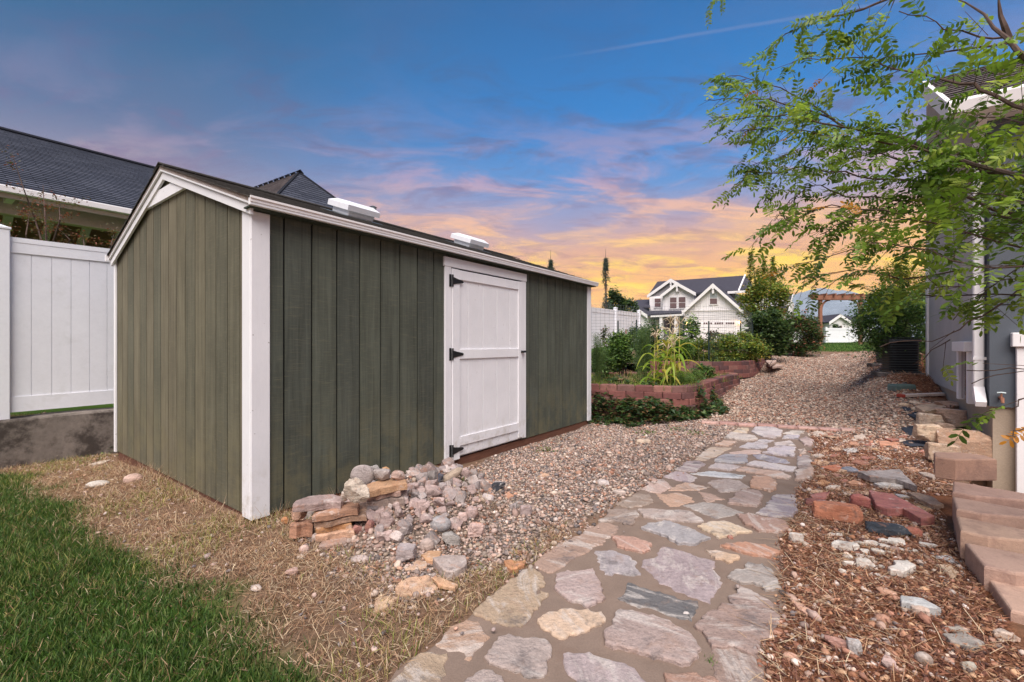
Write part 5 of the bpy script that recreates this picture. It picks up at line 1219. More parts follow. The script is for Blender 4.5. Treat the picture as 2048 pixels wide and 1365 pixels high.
fabric('small torn patch of black weed fabric nearest the plank', [(1803, 816), (1832, 822), (1840, 826), (1810, 824)])
fabric('torn black weed fabric sheet left of the uppermost boulders', [(1814, 832), (1838, 826), (1848, 840), (1856, 852), (1838, 845)])
fabric('torn black weed fabric patch in the middle of the boulder edge', [(1803, 860), (1812, 857), (1836, 855), (1850, 878), (1826, 876), (1812, 870)])
fabric('long strip of black weed fabric running down beside the block row', [(1800, 884), (1830, 884), (1852, 885), (1868, 898), (1880, 915), (1887, 924), (1870, 912), (1848, 894), (1832, 894), (1822, 898), (1808, 892)])

# ------------------------------------------------------------ thin evening haze
hz = MB().box(-4060, 4060, -4060, 4060, -3, 345).build('haze', None, None, kind='stuff')
hm = bpy.data.materials.new('haze'); hm.use_nodes = True; t = NT(hm.node_tree); t.n.clear()
pv_ = t.add('ShaderNodeVolumePrincipled', {'Color': (.62, .78, 1.0), 'Density': .00018}); oo = t.add('ShaderNodeOutputMaterial'); t.l.new(pv_.outputs[0], oo.inputs['Volume']); hz.data.materials.append(hm)

tp_ = W(1907, 790, 6.6); tp_.z = float(terr(tp_.x, tp_.y)); trl = thing('trellis', 'narrow brown wooden trellis standing between the shrub and the grey house corner', 'trellis', tp_)
for k, dx_ in enumerate((-.045, .04)): MB().tube([(dx_, 0, -.1), (dx_*1.1, .01, .55), (dx_, 0, 1.02)], .017, 6).build('pole', M['cedar'], trl)
for z_ in (.12, .38, .62, .86): MB().tube([(-.07, -.015, z_), (.07, -.015, z_+.02)], .010, 6).build('rung', M['cedar'], trl)
# ------------------------------------------------------------ rocks and slabs, each a thing of its own
def rock_mesh(sx, sy, sz, seed, facets=12, sub=2, rough=.05, round_=False, flatb=False):
    r = np.random.default_rng(seed); V, Fc = (ICO3 if sub == 3 else ICO2 if sub == 2 else ICO1)
    if round_: R_ = np.ones(len(V))
    else:
        N = r.normal(size=(facets, 3)); N /= np.linalg.norm(N, axis=1)[:, None]; N = np.vstack([N, np.eye(3), -np.eye(3)]); D = r.uniform(.55, .97, len(N))
        dt = V@N.T; R_ = np.min(np.where(dt > 1e-3, D/np.maximum(dt, 1e-3), 9), 1); R_ = np.minimum(R_, 1.45)/1.07
    k = 3.1; ph = r.uniform(0, 9, 3)
    def n3(V, k): return np.sin(V[:, 0]*k+ph[0]+1.7*np.sin(V[:, 1]*k*1.3))*np.sin(V[:, 1]*k+ph[1]+1.3*np.sin(V[:, 2]*k))*np.sin(V[:, 2]*k*1.1+ph[2]+V[:, 0])
    R_ = R_*(1+rough*n3(V, 3.1)+rough*.6*n3(V, 7.3)+rough*.4*r.normal(size=len(V))*(0 if round_ else .6))
    V = V*R_[:, None]*np.array([sx, sy, sz])
    if flatb: V[:, 2] = np.maximum(V[:, 2], -sz*.5)
    me = bulk_mesh('rock', V, Fc, None, True)
    if not round_:
        try: me.set_sharp_from_angle(angle=math.radians(15))
        except Exception: pass
    return me
cnt = [0]
def rock(label, px0, px1, py0, py1, c, group=None, name='rock', Y=None, mat='rock', cat='rock', lift=None, th=1.0, dpt=.9, tilt=(0, 0), **kw):
    """boulder whose outline fills the given box of the photograph, standing on the ground there"""
    cnt[0] += 1; cx_ = (px0+px1)/2
    p = G(cx_, py1-(py1-py0)*.15) if Y is None else W(cx_, py1-(py1-py0)*.15, Y)
    Yd = p.y; w_ = (px1-px0)/F*Yd; h_ = (py1-py0)/F*Yd; sz = h_*.64*th; sx = w_*.62; sy = max(w_, h_)*.5*dpt
    me = rock_mesh(sx, sy, sz, cnt[0]*13+5, **kw); o = link(name, me, M[mat], label=label, cat=cat, group=group)
    zc = CZ+(HZ-(py0+py1)/2)/F*Yd; o.location = (p.x, p.y+sy*.35, zc if lift is None else lift)
    o.rotation_euler = (tilt[0], tilt[1], math.atan2(-(cx_-1024)/F, 1)*.6+random.uniform(-.15, .15)); o.color = (*lin(c), 1); return o
def slab(label, pts, c, t=.02, group=None, name='flat_stone', lift=.0, tilt=(0, 0), mat='rock', cat='stone', cr=None, Y=None):
    """broken flat stone: outline of its top face in the photograph"""
    cnt[0] += 1
    if cr: pts = [(cr[0]+a/cr[2], cr[1]+b/cr[2]) for a, b in pts]
    g = G(sum(p[0] for p in pts)/len(pts), sum(p[1] for p in pts)/len(pts)); zt = g.z+t+lift
    if Y: zt = W(pts[0][0], sum(p[1] for p in pts)/len(pts), Y).z
    poly = [onz(p[0], p[1], zt)[:2] for p in pts]; c0 = np.mean(poly, 0)
    m = slab_mesh(poly, zt-t, zt, min(.005, t*.3), cnt[0], .02, .003, origin=Vector((c0[0], c0[1], zt-t/2)))
    o = m.build(name, M[mat], None, label=label, cat=cat, group=group); o.location = (c0[0], c0[1], zt-t/2); o.rotation_euler = (tilt[0], tilt[1], 0); o.color = (*lin(c), 1); return o
Q1, Q2, QB = (1520, 880, 4.55), (560, 900, 6.024), (1500, 1100, 3.737)
QC, QD = (840, 900, 6.2), (540, 860, 3.413)
def bx(cr, x0, x1, y0, y1): return (cr[0]+x0/cr[2], cr[0]+x1/cr[2], cr[1]+y0/cr[2], cr[1]+y1/cr[2])
# -- right of the path
rock('smooth orange sandstone boulder between path and red slabs', *bx(Q1, 548, 925, 568, 775), (190, 126, 98), mat='cobble', rough=.06, facets=9, dpt=.6, sub=3)
rock('red sandstone lump right behind the orange boulder', *bx(Q1, 818, 1020, 495, 645), (176, 108, 100), facets=10, dpt=.7)
slab('long dark red sandstone slab pointing at the block row', [(990, 455), (1210, 490), (1380, 580), (1590, 690), (1470, 715), (1370, 660), (1300, 620), (1160, 625), (1060, 590)], (174, 112, 106), .055, cr=Q1, lift=.01)
rock('glassy black and blue streaked rock on the mulch', *bx(Q1, 1030, 1410, 768, 905), (62, 68, 76), facets=14, dpt=.5, sub=3, name='dark_rock')
rock('small brick red stone stub beside the glassy black rock', *bx(Q1, 1345, 1480, 785, 900), (176, 112, 96), facets=8, dpt=.5)
slab('long grey brown stone plank, the largest flat piece right of the path', [(885, 285), (1270, 280), (1330, 330), (1430, 405), (1240, 350), (1000, 322)], (158, 148, 144), .05, cr=Q1, lift=.02, tilt=(.05, -.04))
slab('white oblong slab in front of the long grey plank', [(1035, 390), (1150, 382), (1320, 396), (1310, 418), (1080, 410)], (206, 200, 194), .03, cr=Q1)
slab('tan slab with rounded end near the block row', [(1340, 470), (1440, 478), (1560, 510), (1675, 585), (1580, 595), (1460, 545)], (178, 150, 130), .028, cr=Q1, lift=.01)
slab('cream and rust triangular slab at the path edge', [(470, 175), (560, 180), (740, 225), (600, 230), (490, 215)], (218, 180, 146), .014, cr=Q1)
slab('rust coloured thick slab below the cream triangular one', [(555, 240), (720, 220), (745, 245), (690, 280), (620, 265)], (190, 120, 90), .03, cr=Q1)
slab('small pinkish flat stone below the rust slab', [(655, 310), (700, 300), (775, 325), (690, 335)], (196, 150, 134), .012, cr=Q1)
slab('brown wedge slab right of the rust slab', [(860, 170), (985, 195), (990, 220), (920, 226), (830, 200)], (170, 118, 98), .024, cr=Q1)
rock('blue grey round cobble right of the rust slab', *bx(Q1, 772, 882, 258, 312), (134, 140, 154), mat='cobble', round_=True, name='cobble')
slab('orange flat stone with a grey foot near the path edge', [(500, 385), (570, 360), (640, 385), (560, 412)], (206, 152, 110), .025, cr=Q1)
slab('red flat stone with sharp right corner near the path', [(455, 495), (540, 478), (638, 465), (595, 530), (480, 525)], (178, 118, 108), .03, cr=Q1)
rock('dark red weathered stone left of the orange boulder', *bx(Q1, 450, 620, 555, 632), (142, 90, 86), facets=8)
rock('peach angular rock above the red slabs', *bx(Q1, 808, 940, 378, 434), (204, 154, 124), facets=9)
slab('white flat stone in the upper scatter right of the path', [(750, 80), (880, 70), (885, 105), (800, 115)], (210, 204, 198), .012, cr=Q1)
slab('orange flat stone in the upper scatter', [(925, 50), (1020, 52), (960, 75), (930, 66)], (212, 164, 122), .012, cr=Q1)
slab('ochre elongated flat stone in the upper scatter', [(1005, 78), (1060, 72), (1150, 95), (1060, 102)], (204, 158, 112), .012, cr=Q1)
slab('white lens shaped flat stone nearest the weed fabric', [(1060, 140), (1110, 138), (1200, 172), (1100, 178)], (214, 206, 198), .012, cr=Q1)
slab('large orange flat stone next to the strip of weed fabric', [(1070, 8), (1180, 4), (1272, 25), (1190, 46), (1090, 38)], (208, 152, 124), .018, cr=Q1)
slab('brown triangular flake in the upper scatter', [(870, 125), (985, 133), (930, 148)], (188, 138, 104), .012, cr=Q1)
slab('peach slab beside the loose top block', [(1310, 250), (1400, 242), (1465, 272), (1400, 290)], (206, 160, 130), .02, cr=Q1)
slab('grey flat stone touching the loose top block', [(1440, 290), (1500, 290), (1560, 305), (1650, 338), (1570, 345), (1490, 320)], (186, 170, 158), .022, cr=Q1)
slab('thin grey slab behind the dark red slab', [(1225, 488), (1340, 498), (1365, 515), (1280, 516)], (190, 186, 184), .02, cr=Q1)
slab('tan slab partly under the dark red slab', [(1395, 570), (1470, 590), (1565, 625), (1520, 640), (1420, 610)], (196, 160, 120), .015, cr=Q1)
WH = (216, 208, 198)
for lab, b in [('large white pointed chunk at the left end of the white stones', (690, 900, 935, 1035)), ('white square faced block with a crack line among the white stones', (885, 1052, 1098, 1200)),
               ('small white wedge beside the square white block', (763, 882, 1098, 1172)), ('white chunk at the top of the white stones', (1080, 1202, 898, 955)), ('grey white chunk right of the topmost white stone', (1200, 1332, 905, 972)),
               ('flat white chunk left of the topmost white stone', (860, 955, 925, 962)), ('white chunk touching the topmost white stone', (955, 1075, 925, 975)), ('white sliver above the square white block', (878, 1030, 1048, 1098)),
               ('long white chunk in the middle of the white stones', (858, 1008, 998, 1046)), ('white lens shaped chunk right of the middle one', (1012, 1132, 996, 1048)), ('round white pebble below the white stones', (715, 797, 1178, 1226)),
               ('crumbly white stone standing alone at the path edge', (262, 392, 850, 955)), ('white chip upright above the white stones', (686, 762, 842, 897)), ('small white chip left of the upright chip', (628, 694, 848, 880)),
               ('pale chip beneath the topmost white stones', (1095, 1215, 958, 1006)), ('small white chip above the large flat white stone', (1215, 1315, 982, 1012)), ('white chip behind the tan slabs by the block row', (1455, 1600, 945, 990)),
               ('small cream chip left of the largest white stone', (1060, 1150, 1145, 1180)), ('pale chip right of the large pointed chunk', (760, 840, 1045, 1090)), ('pale chip next to the white lens', (1130, 1230, 1015, 1045)), ('white crumb above the tan slab by the block row', (1345, 1440, 990, 1030))]:
    rock(lab, *bx(Q1, *b), WH, facets=9, dpt=.6, name='white_rock')
slab('largest white stone, flat topped, below the other white stones', [(1160, 1150), (1232, 1120), (1215, 1092), (1340, 1090), (1422, 1135), (1300, 1195), (1190, 1180)], (220, 212, 202), .035, cr=Q1)
slab('white grey wedge shaped slab beside the nearer tan blocks', [(1600, 1055), (1720, 1045), (1790, 1100), (1860, 1170), (1780, 1130), (1680, 1085)], (204, 200, 198), .015, cr=Q1)
slab('tan and white slab lying by the nearer tan blocks', [(1600, 1125), (1740, 1130), (1812, 1200), (1750, 1262), (1680, 1190)], (204, 178, 152), .02, cr=Q1)
slab('white flake below the largest white stone', [(1005, 1205), (1090, 1212), (1185, 1245), (1130, 1250)], (214, 206, 198), .012, cr=Q1)
slab('white flake left of the tan and white slab', [(1630, 1235), (1680, 1240), (1725, 1290), (1715, 1308)], (212, 204, 196), .012, cr=Q1)
slab('long grey white slab in the lower mulch', [(1125, 335), (1300, 360), (1430, 435), (1330, 425), (1130, 385)], (186, 186, 184), .04, cr=QB)
rock('cream block below the long grey white slab', *bx(QB, 1222, 1330, 432, 510), (200, 176, 160), facets=8)
rock('grey and white angular rock in the bottom mulch', *bx(QB, 732, 866, 700, 805), (190, 184, 180), facets=10)
rock('pink broken rock left of the grey and white one', *bx(QB, 583, 722, 668, 742), (184, 140, 126), facets=8)
rock('oval tan stone at the left of the long grey white slab', *bx(QB, 972, 1098, 300, 354), (196, 154, 130), mat='cobble', facets=8)
rock('tan oval stone in the middle of the lower mulch', *bx(QB, 958, 1042, 498, 560), (186, 142, 120), mat='cobble', round_=True)
slab('long peach spike shaped stone pointing to the path', [(300, 365), (400, 400), (485, 462), (425, 482), (350, 420)], (214, 172, 150), .02, cr=QB)
rock('grey brown oval cobble near the bottom right', *bx(QB, 1268, 1358, 788, 874), (164, 146, 134), mat='cobble', round_=True, name='cobble')
rock('pinkish white upright rock at the bottom of the mulch', *bx(QB, 1000, 1115, 808, 915), (204, 178, 170), facets=9)
rock('peach oval pebble at the lower path edge', *bx(QB, 268, 358, 788, 848), (204, 160, 138), mat='cobble', round_=True, name='cobble')
rock('cream rock in front of the nearest tan block', *bx(QB, 1865, 2005, 618, 690), (206, 186, 170), facets=9)
slab('weathered grey slab half buried at the bottom right', [(1440, 620), (1600, 615), (1760, 690), (1700, 725), (1500, 680)], (160, 152, 144), .02, cr=QB)
slab('greyish slab above the half buried one', [(1450, 565), (1560, 565), (1650, 605), (1540, 600)], (176, 166, 154), .018, cr=QB)
rock('mottled pale stone near the bottom right corner', *bx(QB, 1595, 1705, 848, 922), (186, 178, 164), facets=8)
slab('pinkish flat stone near the path in the lower mulch', [(530, 345), (585, 333), (638, 362), (600, 376), (545, 368)], (192, 156, 134), .014, cr=QB)
# -- boulders holding the ground by the house
BT_ = (198, 168, 136)
for lab, b, Y, c, kw in [('cream flat topped boulder at the upper left of the boulder group', (1843, 1895, 826, 872), 5.35, (200, 178, 156), dict()),
                   ('long boulder overhanging the dark gap against the foundation', (1888, 1966, 818, 856), 5.6, (200, 168, 148), dict(dpt=.6)),
                   ('cream blocky boulder at the middle left edge', (1835, 1890, 846, 888), 4.95, (204, 180, 154), dict()),
                   ('tan boulder behind the middle of the group', (1876, 1912, 842, 886), 5.15, (184, 156, 136), dict()),
                   ('largest brown boulder, standing in the window well by the foundation', (1896, 1971, 850, 925), 4.75, (176, 144, 120), dict(dpt=.6)),
                   ('low cream boulder behind the loose top block', (1858, 1920, 884, 925), 4.35, (196, 170, 146), dict()),
                   ('layered brown rock on top of the boulder group', (1884, 1955, 800, 830), 6.0, (180, 146, 124), dict(dpt=.7))]:
    rock(lab, *b, c, Y=Y, facets=11, sub=3, rough=.04, name='boulder', cat='boulder', **kw)
slab('flat tan ledge stone beside the red ended plank', [(1830, 812), (1895, 802), (1900, 812), (1850, 824)], (200, 172, 146), .05, name='flat_stone')
slab('reddish broken ledge stone against the foundation', [(1885, 806), (1905, 797), (1920, 806), (1900, 816)], (178, 132, 106), .04)
for i, (x0, x1, y0, y1, c, lab) in enumerate([(1822, 1842, 803, 810, (214, 190, 164), 'white chip in the ledge rubble nearest the plank'), (1846, 1872, 806, 816, (196, 150, 124), 'orange chip in the ledge rubble'), (1800, 1822, 806, 814, (206, 178, 150), 'pale chip left of the ledge rubble'),
    (1870, 1890, 808, 822, (186, 150, 130), 'brown chip at the top of the boulders'), (1826, 1850, 814, 826, (210, 186, 160), 'cream chip above the cream flat topped boulder'), (1925, 1948, 800, 815, (196, 170, 148), 'pale rubble stone touching the foundation')]):
    rock(lab, x0, x1, y0, y1, c, facets=8, sub=1)
# -- rubble scatter to the right of the path head: individually placed small slabs
r0 = random.Random(3); pal = [(206, 160, 134), (198, 146, 118), (178, 120, 104), (214, 196, 180), (186, 140, 120), (168, 130, 116), (212, 178, 150)]
for i in range(60):
    px_, py_ = r0.uniform(1625, 1850), r0.uniform(862, 1010)
    if px_ > 1785 and py_ > 905: continue
    g = G(px_, py_)
    if sdf(path_poly, np.array([g.x]), np.array([g.y]))[0] > -.02: continue
    w_ = r0.uniform(9, 20); h_ = w_*r0.uniform(.18, .34); k = r0.randint(4, 6); ph = r0.random()*6
    pts = [(px_+w_*math.cos(ph+6.28*j/k)*r0.uniform(.7, 1.1), py_+h_*math.sin(ph+6.28*j/k)*r0.uniform(.7, 1.1)) for j in range(k)]
    pc = r0.randrange(7); row_ = 'near the pavers' if py_ < 905 else 'beside the upper path stones' if px_ < 1700 else 'left of the weed fabric and blocks'
    slab(f"small {['peach', 'orange', 'dull red', 'cream', 'brownish pink', 'brown', 'light tan'][pc]} broken flat stone in the scatter {row_}", pts[::-1], pal[pc], r0.uniform(.008, .022), group='small broken flat stones right of the path', tilt=(r0.gauss(0, .08), r0.gauss(0, .08)))
# -- the heap against the shed: stacked slabs first
S_ = [((180, 720, 560, 640), .238, (168, 146, 140), .046, 'grey topped thick slab, uppermost of the left stack against the shed', (.0, .03)),
      ((405, 930, 650, 745), .188, (172, 132, 108), .040, 'rust edged slab second in the left stack', (.0, -.05)),
      ((425, 1040, 725, 830), .142, (168, 136, 114), .034, 'long rust slab third in the left stack', (.0, -.06)),
      ((445, 860, 862, 905), .104, (190, 142, 100), .036, 'short orange slab fourth in the left stack', (0, -.02)),
      ((435, 900, 915, 1000), .066, (198, 160, 134), .038, 'peach and white slab fifth in the left stack', (0, -.04)),
      ((490, 950, 1020, 1115), .026, (170, 146, 134), .022, 'thin grey slab at the bottom of the left stack', (0, -.03)),
      ((130, 395, 828, 890), .09, (196, 150, 124), .085, 'orange and pink block at the left foot of the stack', (0, .03)),
      ((1010, 1540, 330, 440), .292, (186, 148, 116), .045, 'long orange edged slab carrying the upper rocks', (0, -.06)),
      ((1040, 1455, 440, 520), .246, (172, 144, 132), .035, 'grey pink slab under the long orange edged one', (0, -.06)),
      ((960, 1500, 520, 600), .205, (160, 142, 132), .06, 'grey slab at the bottom of the upper stack, mostly hidden by rocks', (0, -.03))]
for (x0, x1, y0, y1), Y, c, t, lab, tl in S_:
    X0, X1, Ya, Yb = bx(Q2, x0, x1, y0, y1); Y = F*(CZ-Y)/(Yb-HZ); w_ = (X1-X0)/F*Y; p = W((X0+X1)/2, Yb, Y); dp = min(w_*.5, .3); cnt[0] += 1; rr_ = random.Random(cnt[0])
    poly = [(-w_/2, 0), (-w_*.2, -.02*rr_.random()), (w_*.2, .02*rr_.random()), (w_*.48, -.01), (w_*.5, dp*.6), (w_*.3, dp), (-w_*.25, dp*.95), (-w_*.47, dp*.5)]
    o = slab_mesh(poly, -t, 0, .008, cnt[0], .02, .005).build('flat_stone', M['rock'], None, label=lab, cat='stone', group='stacked slabs by the shed'); o.location = p; o.rotation_euler = (.06, tl[1]*1.4, RZ*-.9+.0); o.color = (*lin(c), 1)
    o.rotation_euler[2] = math.radians(rr_.uniform(8, 24))
rock('white knobbly rock sitting on the left stack', *bx(Q2, 752, 1060, 348, 668), (206, 192, 176), Y=2.60, rough=.08, facets=14, sub=3, name='white_rock', dpt=.8)
rock('small knobbly white rock under the left side of the big one', *bx(Q2, 722, 810, 495, 645), (196, 184, 172), Y=2.70, rough=.09)
rock('smooth grey round stone with a scratched face at the top of the heap', *bx(Q2, 870, 1100, 213, 412), (168, 156, 152), Y=2.88, mat='cobble', round_=True, dpt=.5, name='cobble', sub=3)
rock('grey angular rock right of the smooth round stone', *bx(Q2, 1080, 1222, 193, 372), (166, 160, 156), Y=2.92, facets=9)
rock('half dome grey rock with peach rim on the long slab', *bx(Q2, 1128, 1322, 250, 382), (170, 158, 152), Y=2.84, facets=10)
rock('peach and grey rock at the right end of the long slab', *bx(Q2, 1328, 1502, 243, 368), (176, 150, 138), Y=2.84, facets=12, rough=.07)
rock('small peach rock behind the half dome rock', *bx(Q2, 1215, 1320, 208, 260), (204, 160, 118), Y=2.98)
rock('cream triangular chunk on the leftmost block', *bx(Q2, 128, 320, 710, 842), (196, 158, 136), Y=2.72, facets=8)
rock('small orange stone at the far left of the heap', *bx(Q2, 0, 104, 818, 905), (190, 132, 90), facets=8)
rock('white egg shaped stone in the straw left of the heap', *bx(Q2, 388, 478, 1018, 1108), (214, 196, 186), name='cobble', mat='cobble', round_=True)
rock('pink white upright egg shaped stone in the straw', *bx(Q2, 240, 332, 1165, 1270), (204, 176, 164), name='cobble', mat='cobble', round_=True)
def HZONE(px, py):
    row = 'back' if py < 985 else 'middle' if py < 1025 else 'front'
    return row, 'left' if px < 770 else 'centre' if px < 850 else 'right'
def HL(b, k): r_, c_ = HZONE((b[0]+b[1])/2, (b[2]+b[3])/2); return f"broken {['grey', 'pale grey', 'pinkish', 'dark red'][k]} rock in the {r_} {c_} of the heap against the shed"
def HGR(b): return 'broken rocks heaped against the shed'
heap = [((1070, 1285, 488, 625), 0), ((1040, 1178, 618, 805), 0), ((1290, 1352, 650, 762), 1), ((1340, 1452, 600, 722), 2), ((1368, 1482, 700, 862), 2), ((1380, 1600, 850, 1042), 0), ((1480, 1592, 775, 985), 0),
        ((1200, 1372, 780, 962), 2), ((1120, 1262, 700, 805), 2), ((918, 1062, 740, 885), 0), ((868, 992, 895, 1032), 3), ((1010, 1125, 868, 1012), 3), ((1115, 1262, 930, 1112), 0), ((1230, 1392, 955, 1112), 2),
        ((1420, 1562, 548, 682), 2), ((1550, 1705, 498, 625), 0), ((1618, 1802, 620, 765), 2), ((1828, 1992, 558, 712), 2), ((1700, 1952, 440, 585), 2), ((1640, 1765, 350, 455), 0), ((1478, 1622, 435, 545), 2), ((1555, 1682, 398, 505), 2),
        ((1548, 1702, 255, 352), 1), ((1675, 1855, 775, 925), 2), ((1780, 1930, 215, 290), 0), ((1560, 1700, 620, 700), 0), ((1180, 1330, 600, 700), 0), ((960, 1060, 620, 700), 0)]
HC = [(160, 148, 145), (188, 174, 168), (178, 156, 150), (164, 118, 110)]
special = {0: 'grey cupped rock with a pale rim in the middle of the heap', 5: 'large pointed grey rock standing at the front of the heap', 10: 'dark red upright shard at the left front of the heap', 11: 'dark red triangular shard just right of the first', 12: 'grey rock with a white streaked top at the front of the heap'}
for i, (b, k) in enumerate(heap):
    tt = random.uniform(.9, 1.06); c = tuple(v*tt for v in HC[k]); lab = special.get(i, HL(bx(Q2, *b), k))
    rock(lab, *bx(Q2, *b), c, facets=7, rough=.05, tilt=(random.gauss(0, .4), random.gauss(0, .4)), group=None if i in special else HGR(bx(Q2, *b)), dpt=.8)
heap2 = [((400, 472, 178, 232), 1), ((298, 392, 208, 292), 1), ((508, 622, 228, 372), 2), ((588, 642, 250, 312), 2), ((598, 722, 318, 452), 1), ((578, 692, 438, 562), 2), ((388, 512, 358, 472), 2), ((508, 592, 393, 482), 1),
         ((60, 252, 448, 602), 2), ((148, 312, 578, 732), 2), ((578, 722, 718, 872), 2), ((352, 532, 858, 992), 2), ((760, 912, 568, 652), 0), ((498, 572, 658, 722), 1), ((300, 440, 640, 720), 2), ((250, 350, 780, 870), 0), ((180, 330, 730, 800), 2), ((640, 720, 580, 660), 2), ((380, 470, 470, 560), 2), ((280, 400, 460, 560), 2), ((0, 110, 640, 800), 2), ((420, 520, 560, 640), 0), ((690, 780, 680, 760), 2)]
for i, (b, k) in enumerate(heap2):
    tt = random.uniform(.9, 1.06); c = tuple(v*tt for v in HC[k]); rock(HL(bx(QC, *b), k), *bx(QC, *b), c, facets=7, rough=.05, tilt=(random.gauss(0, .4), random.gauss(0, .4)), group=HGR(bx(QC, *b)), dpt=.8)
rock('long smooth tan cobble lying slantwise on the heap', *bx(QC, 238, 525, 225, 440), (176, 158, 140), mat='cobble', round_=True, th=.42, dpt=.4, name='cobble', tilt=(0, -.62), sub=3)
rock('smooth tan cobble leaning against the shed door', *bx(QC, 252, 385, 95, 215), (172, 156, 140), mat='cobble', round_=True, name='cobble', sub=3)
rock('black blue shiny rock behind the long tan cobble', *bx(QC, 180, 290, 280, 410), (74, 80, 94), facets=12, name='dark_rock')
rock('black rock with a white top right of the heap', *bx(QC, 862, 1042, 405, 530), (52, 54, 60), facets=12, rough=.08, name='dark_rock', mat='bw')
rock('pink white crumbly rock beside the round bowl rock', *bx(QC, 450, 595, 768, 905), (206, 180, 172), facets=12, rough=.08)
rock('large pink white crumbly rock at the right front of the heap', *bx(QC, 560, 822, 928, 1120), (200, 172, 162), facets=14, rough=.1, sub=3)
rock('grey half buried rock with folded top at the front', *bx(QC, 270, 522, 1038, 1212), (160, 154, 148), facets=9, sub=3)
rock('grey bowl shaped rock with a pale rim and pink hollow', *bx(QC, 135, 355, 858, 1018), (164, 160, 160), facets=8, round_=True, mat='rock', dpt=.9)
rock('clustered grey and pink rock alone on the gravel right of the heap', *bx(QC, 1225, 1388, 680, 845), (164, 146, 142), facets=12, rough=.09)
rock('grey rounded piece leaning on the clustered rock', *bx(QC, 1178, 1285, 632, 745), (156, 150, 146), facets=9)
slab('orange triangular shard on the gravel right of the heap', [(1015, 570), (1100, 510), (1160, 560), (1100, 585)], (204, 152, 122), .015, cr=QC)
slab('peach flat stone far out on the gravel', [(1460, 325), (1540, 280), (1610, 300), (1590, 325)], (206, 168, 140), .015, cr=QC)
rock('grey stone ball sitting on the peach slab', *bx(QD, 1028, 1112, 758, 838), (184, 164, 154), mat='cobble', round_=True, rough=.015, name='stone_ball', sub=3, dpt=1)
slab('peach slab under the stone ball', [(1032, 850), (1080, 822), (1176, 825), (1165, 865), (1110, 890), (1060, 880)], (206, 164, 128), .02, cr=QD)
rock('rounded split rock with a blue white broken face', *bx(QD, 835, 1008, 795, 922), (166, 154, 152), facets=9, sub=3)
slab('heart shaped thick slab with grey top and rust side', [(1112, 870), (1200, 850), (1335, 852), (1342, 890), (1330, 925), (1250, 965), (1210, 965), (1165, 935)], (182, 166, 158), .045, cr=QD, lift=.01)
slab('cream shard left of the heart shaped slab', [(912, 950), (1000, 885), (1072, 900), (1070, 935), (990, 955)], (200, 168, 142), .015, cr=QD)
slab('wide peach slab at the edge of the dry grass', [(850, 1080), (880, 1040), (960, 1000), (1080, 988), (1105, 1030), (1145, 1072), (1060, 1108), (880, 1130)], (214, 176, 146), .02, cr=QD)
slab('long peach slab overlapping the wide one', [(1105, 1005), (1160, 998), (1280, 1050), (1262, 1080), (1150, 1055)], (208, 168, 134), .018, cr=QD, lift=.012)
slab('cream triangular slab, the nearest on the dry grass', [(700, 1248), (715, 1170), (742, 1120), (880, 1138), (800, 1200)], (214, 182, 152), .018, cr=QD)
slab('curved orange slab beside the stone path', [(1595, 890), (1640, 880), (1690, 895), (1745, 885), (1738, 915), (1690, 942), (1650, 950), (1605, 920)], (206, 150, 110), .025, cr=QD)
rock('pinkish flat pebble lying alone in the dry grass', *bx(QD, 102, 192, 945, 1000), (196, 164, 152), facets=9)
slab('orange flake beside the pebble gravel', [(652, 935), (690, 928), (728, 940), (680, 962)], (210, 164, 128), .012, cr=QD)
rock('long white pebble below the thin grey slab', *bx(QD, 555, 650, 872, 905), (202, 184, 176), mat='cobble', round_=True, name='cobble')
rock('white flat pebble near the fence wall', 175, 206, 965, 976, (208, 200, 190), mat='cobble', round_=True, name='cobble')
rock('pink flat pebble between the fence and the shed', 250, 276, 951, 968, (200, 170, 156), mat='cobble', round_=True, name='cobble')
slab('pale stick like stone chip by the concrete wall', [(176, 930), (200, 922), (222, 919), (205, 927)], (204, 192, 178), .01)
for lab, b, c in [('white stone on the gravel left of the path head', (1194, 1219, 961, 974), (214, 200, 194)), ('larger pale flat stone on the gravel by the path', (1228, 1254, 981, 992), (196, 180, 170)), ('peach flat stone on the gravel beyond the door', (1272, 1306, 879, 889), (212, 190, 168)),
                  ('small orange stone at the edge of the stone path', (1331, 1346, 932, 941), (206, 176, 160)), ('pink pebble resting on the big purple flagstone', (1417, 1434, 1258, 1270), (206, 170, 158)), ('white pebble on the dark flagstone', (1367, 1379, 1225, 1235), (206, 198, 194)),
                  ('rust pebble against the beige flagstone', (1455, 1467, 1070, 1082), (170, 110, 92)), ('dark pebble on the long pink flagstone', (1135, 1147, 1083, 1090), (108, 98, 96))]:
    rock(lab, *b, c, mat='cobble', facets=8, sub=1, name='cobble')
for lab, pts in [('broken pale slab leaning at the end of the farther block wall', [(1531, 722), (1548, 716), (1553, 722), (1540, 730)]), ('grey flat slab on the gravel by the farther block wall', [(1536, 731), (1552, 728), (1566, 731), (1545, 734)])]:
    slab(lab, pts, (196, 170, 156), .05)

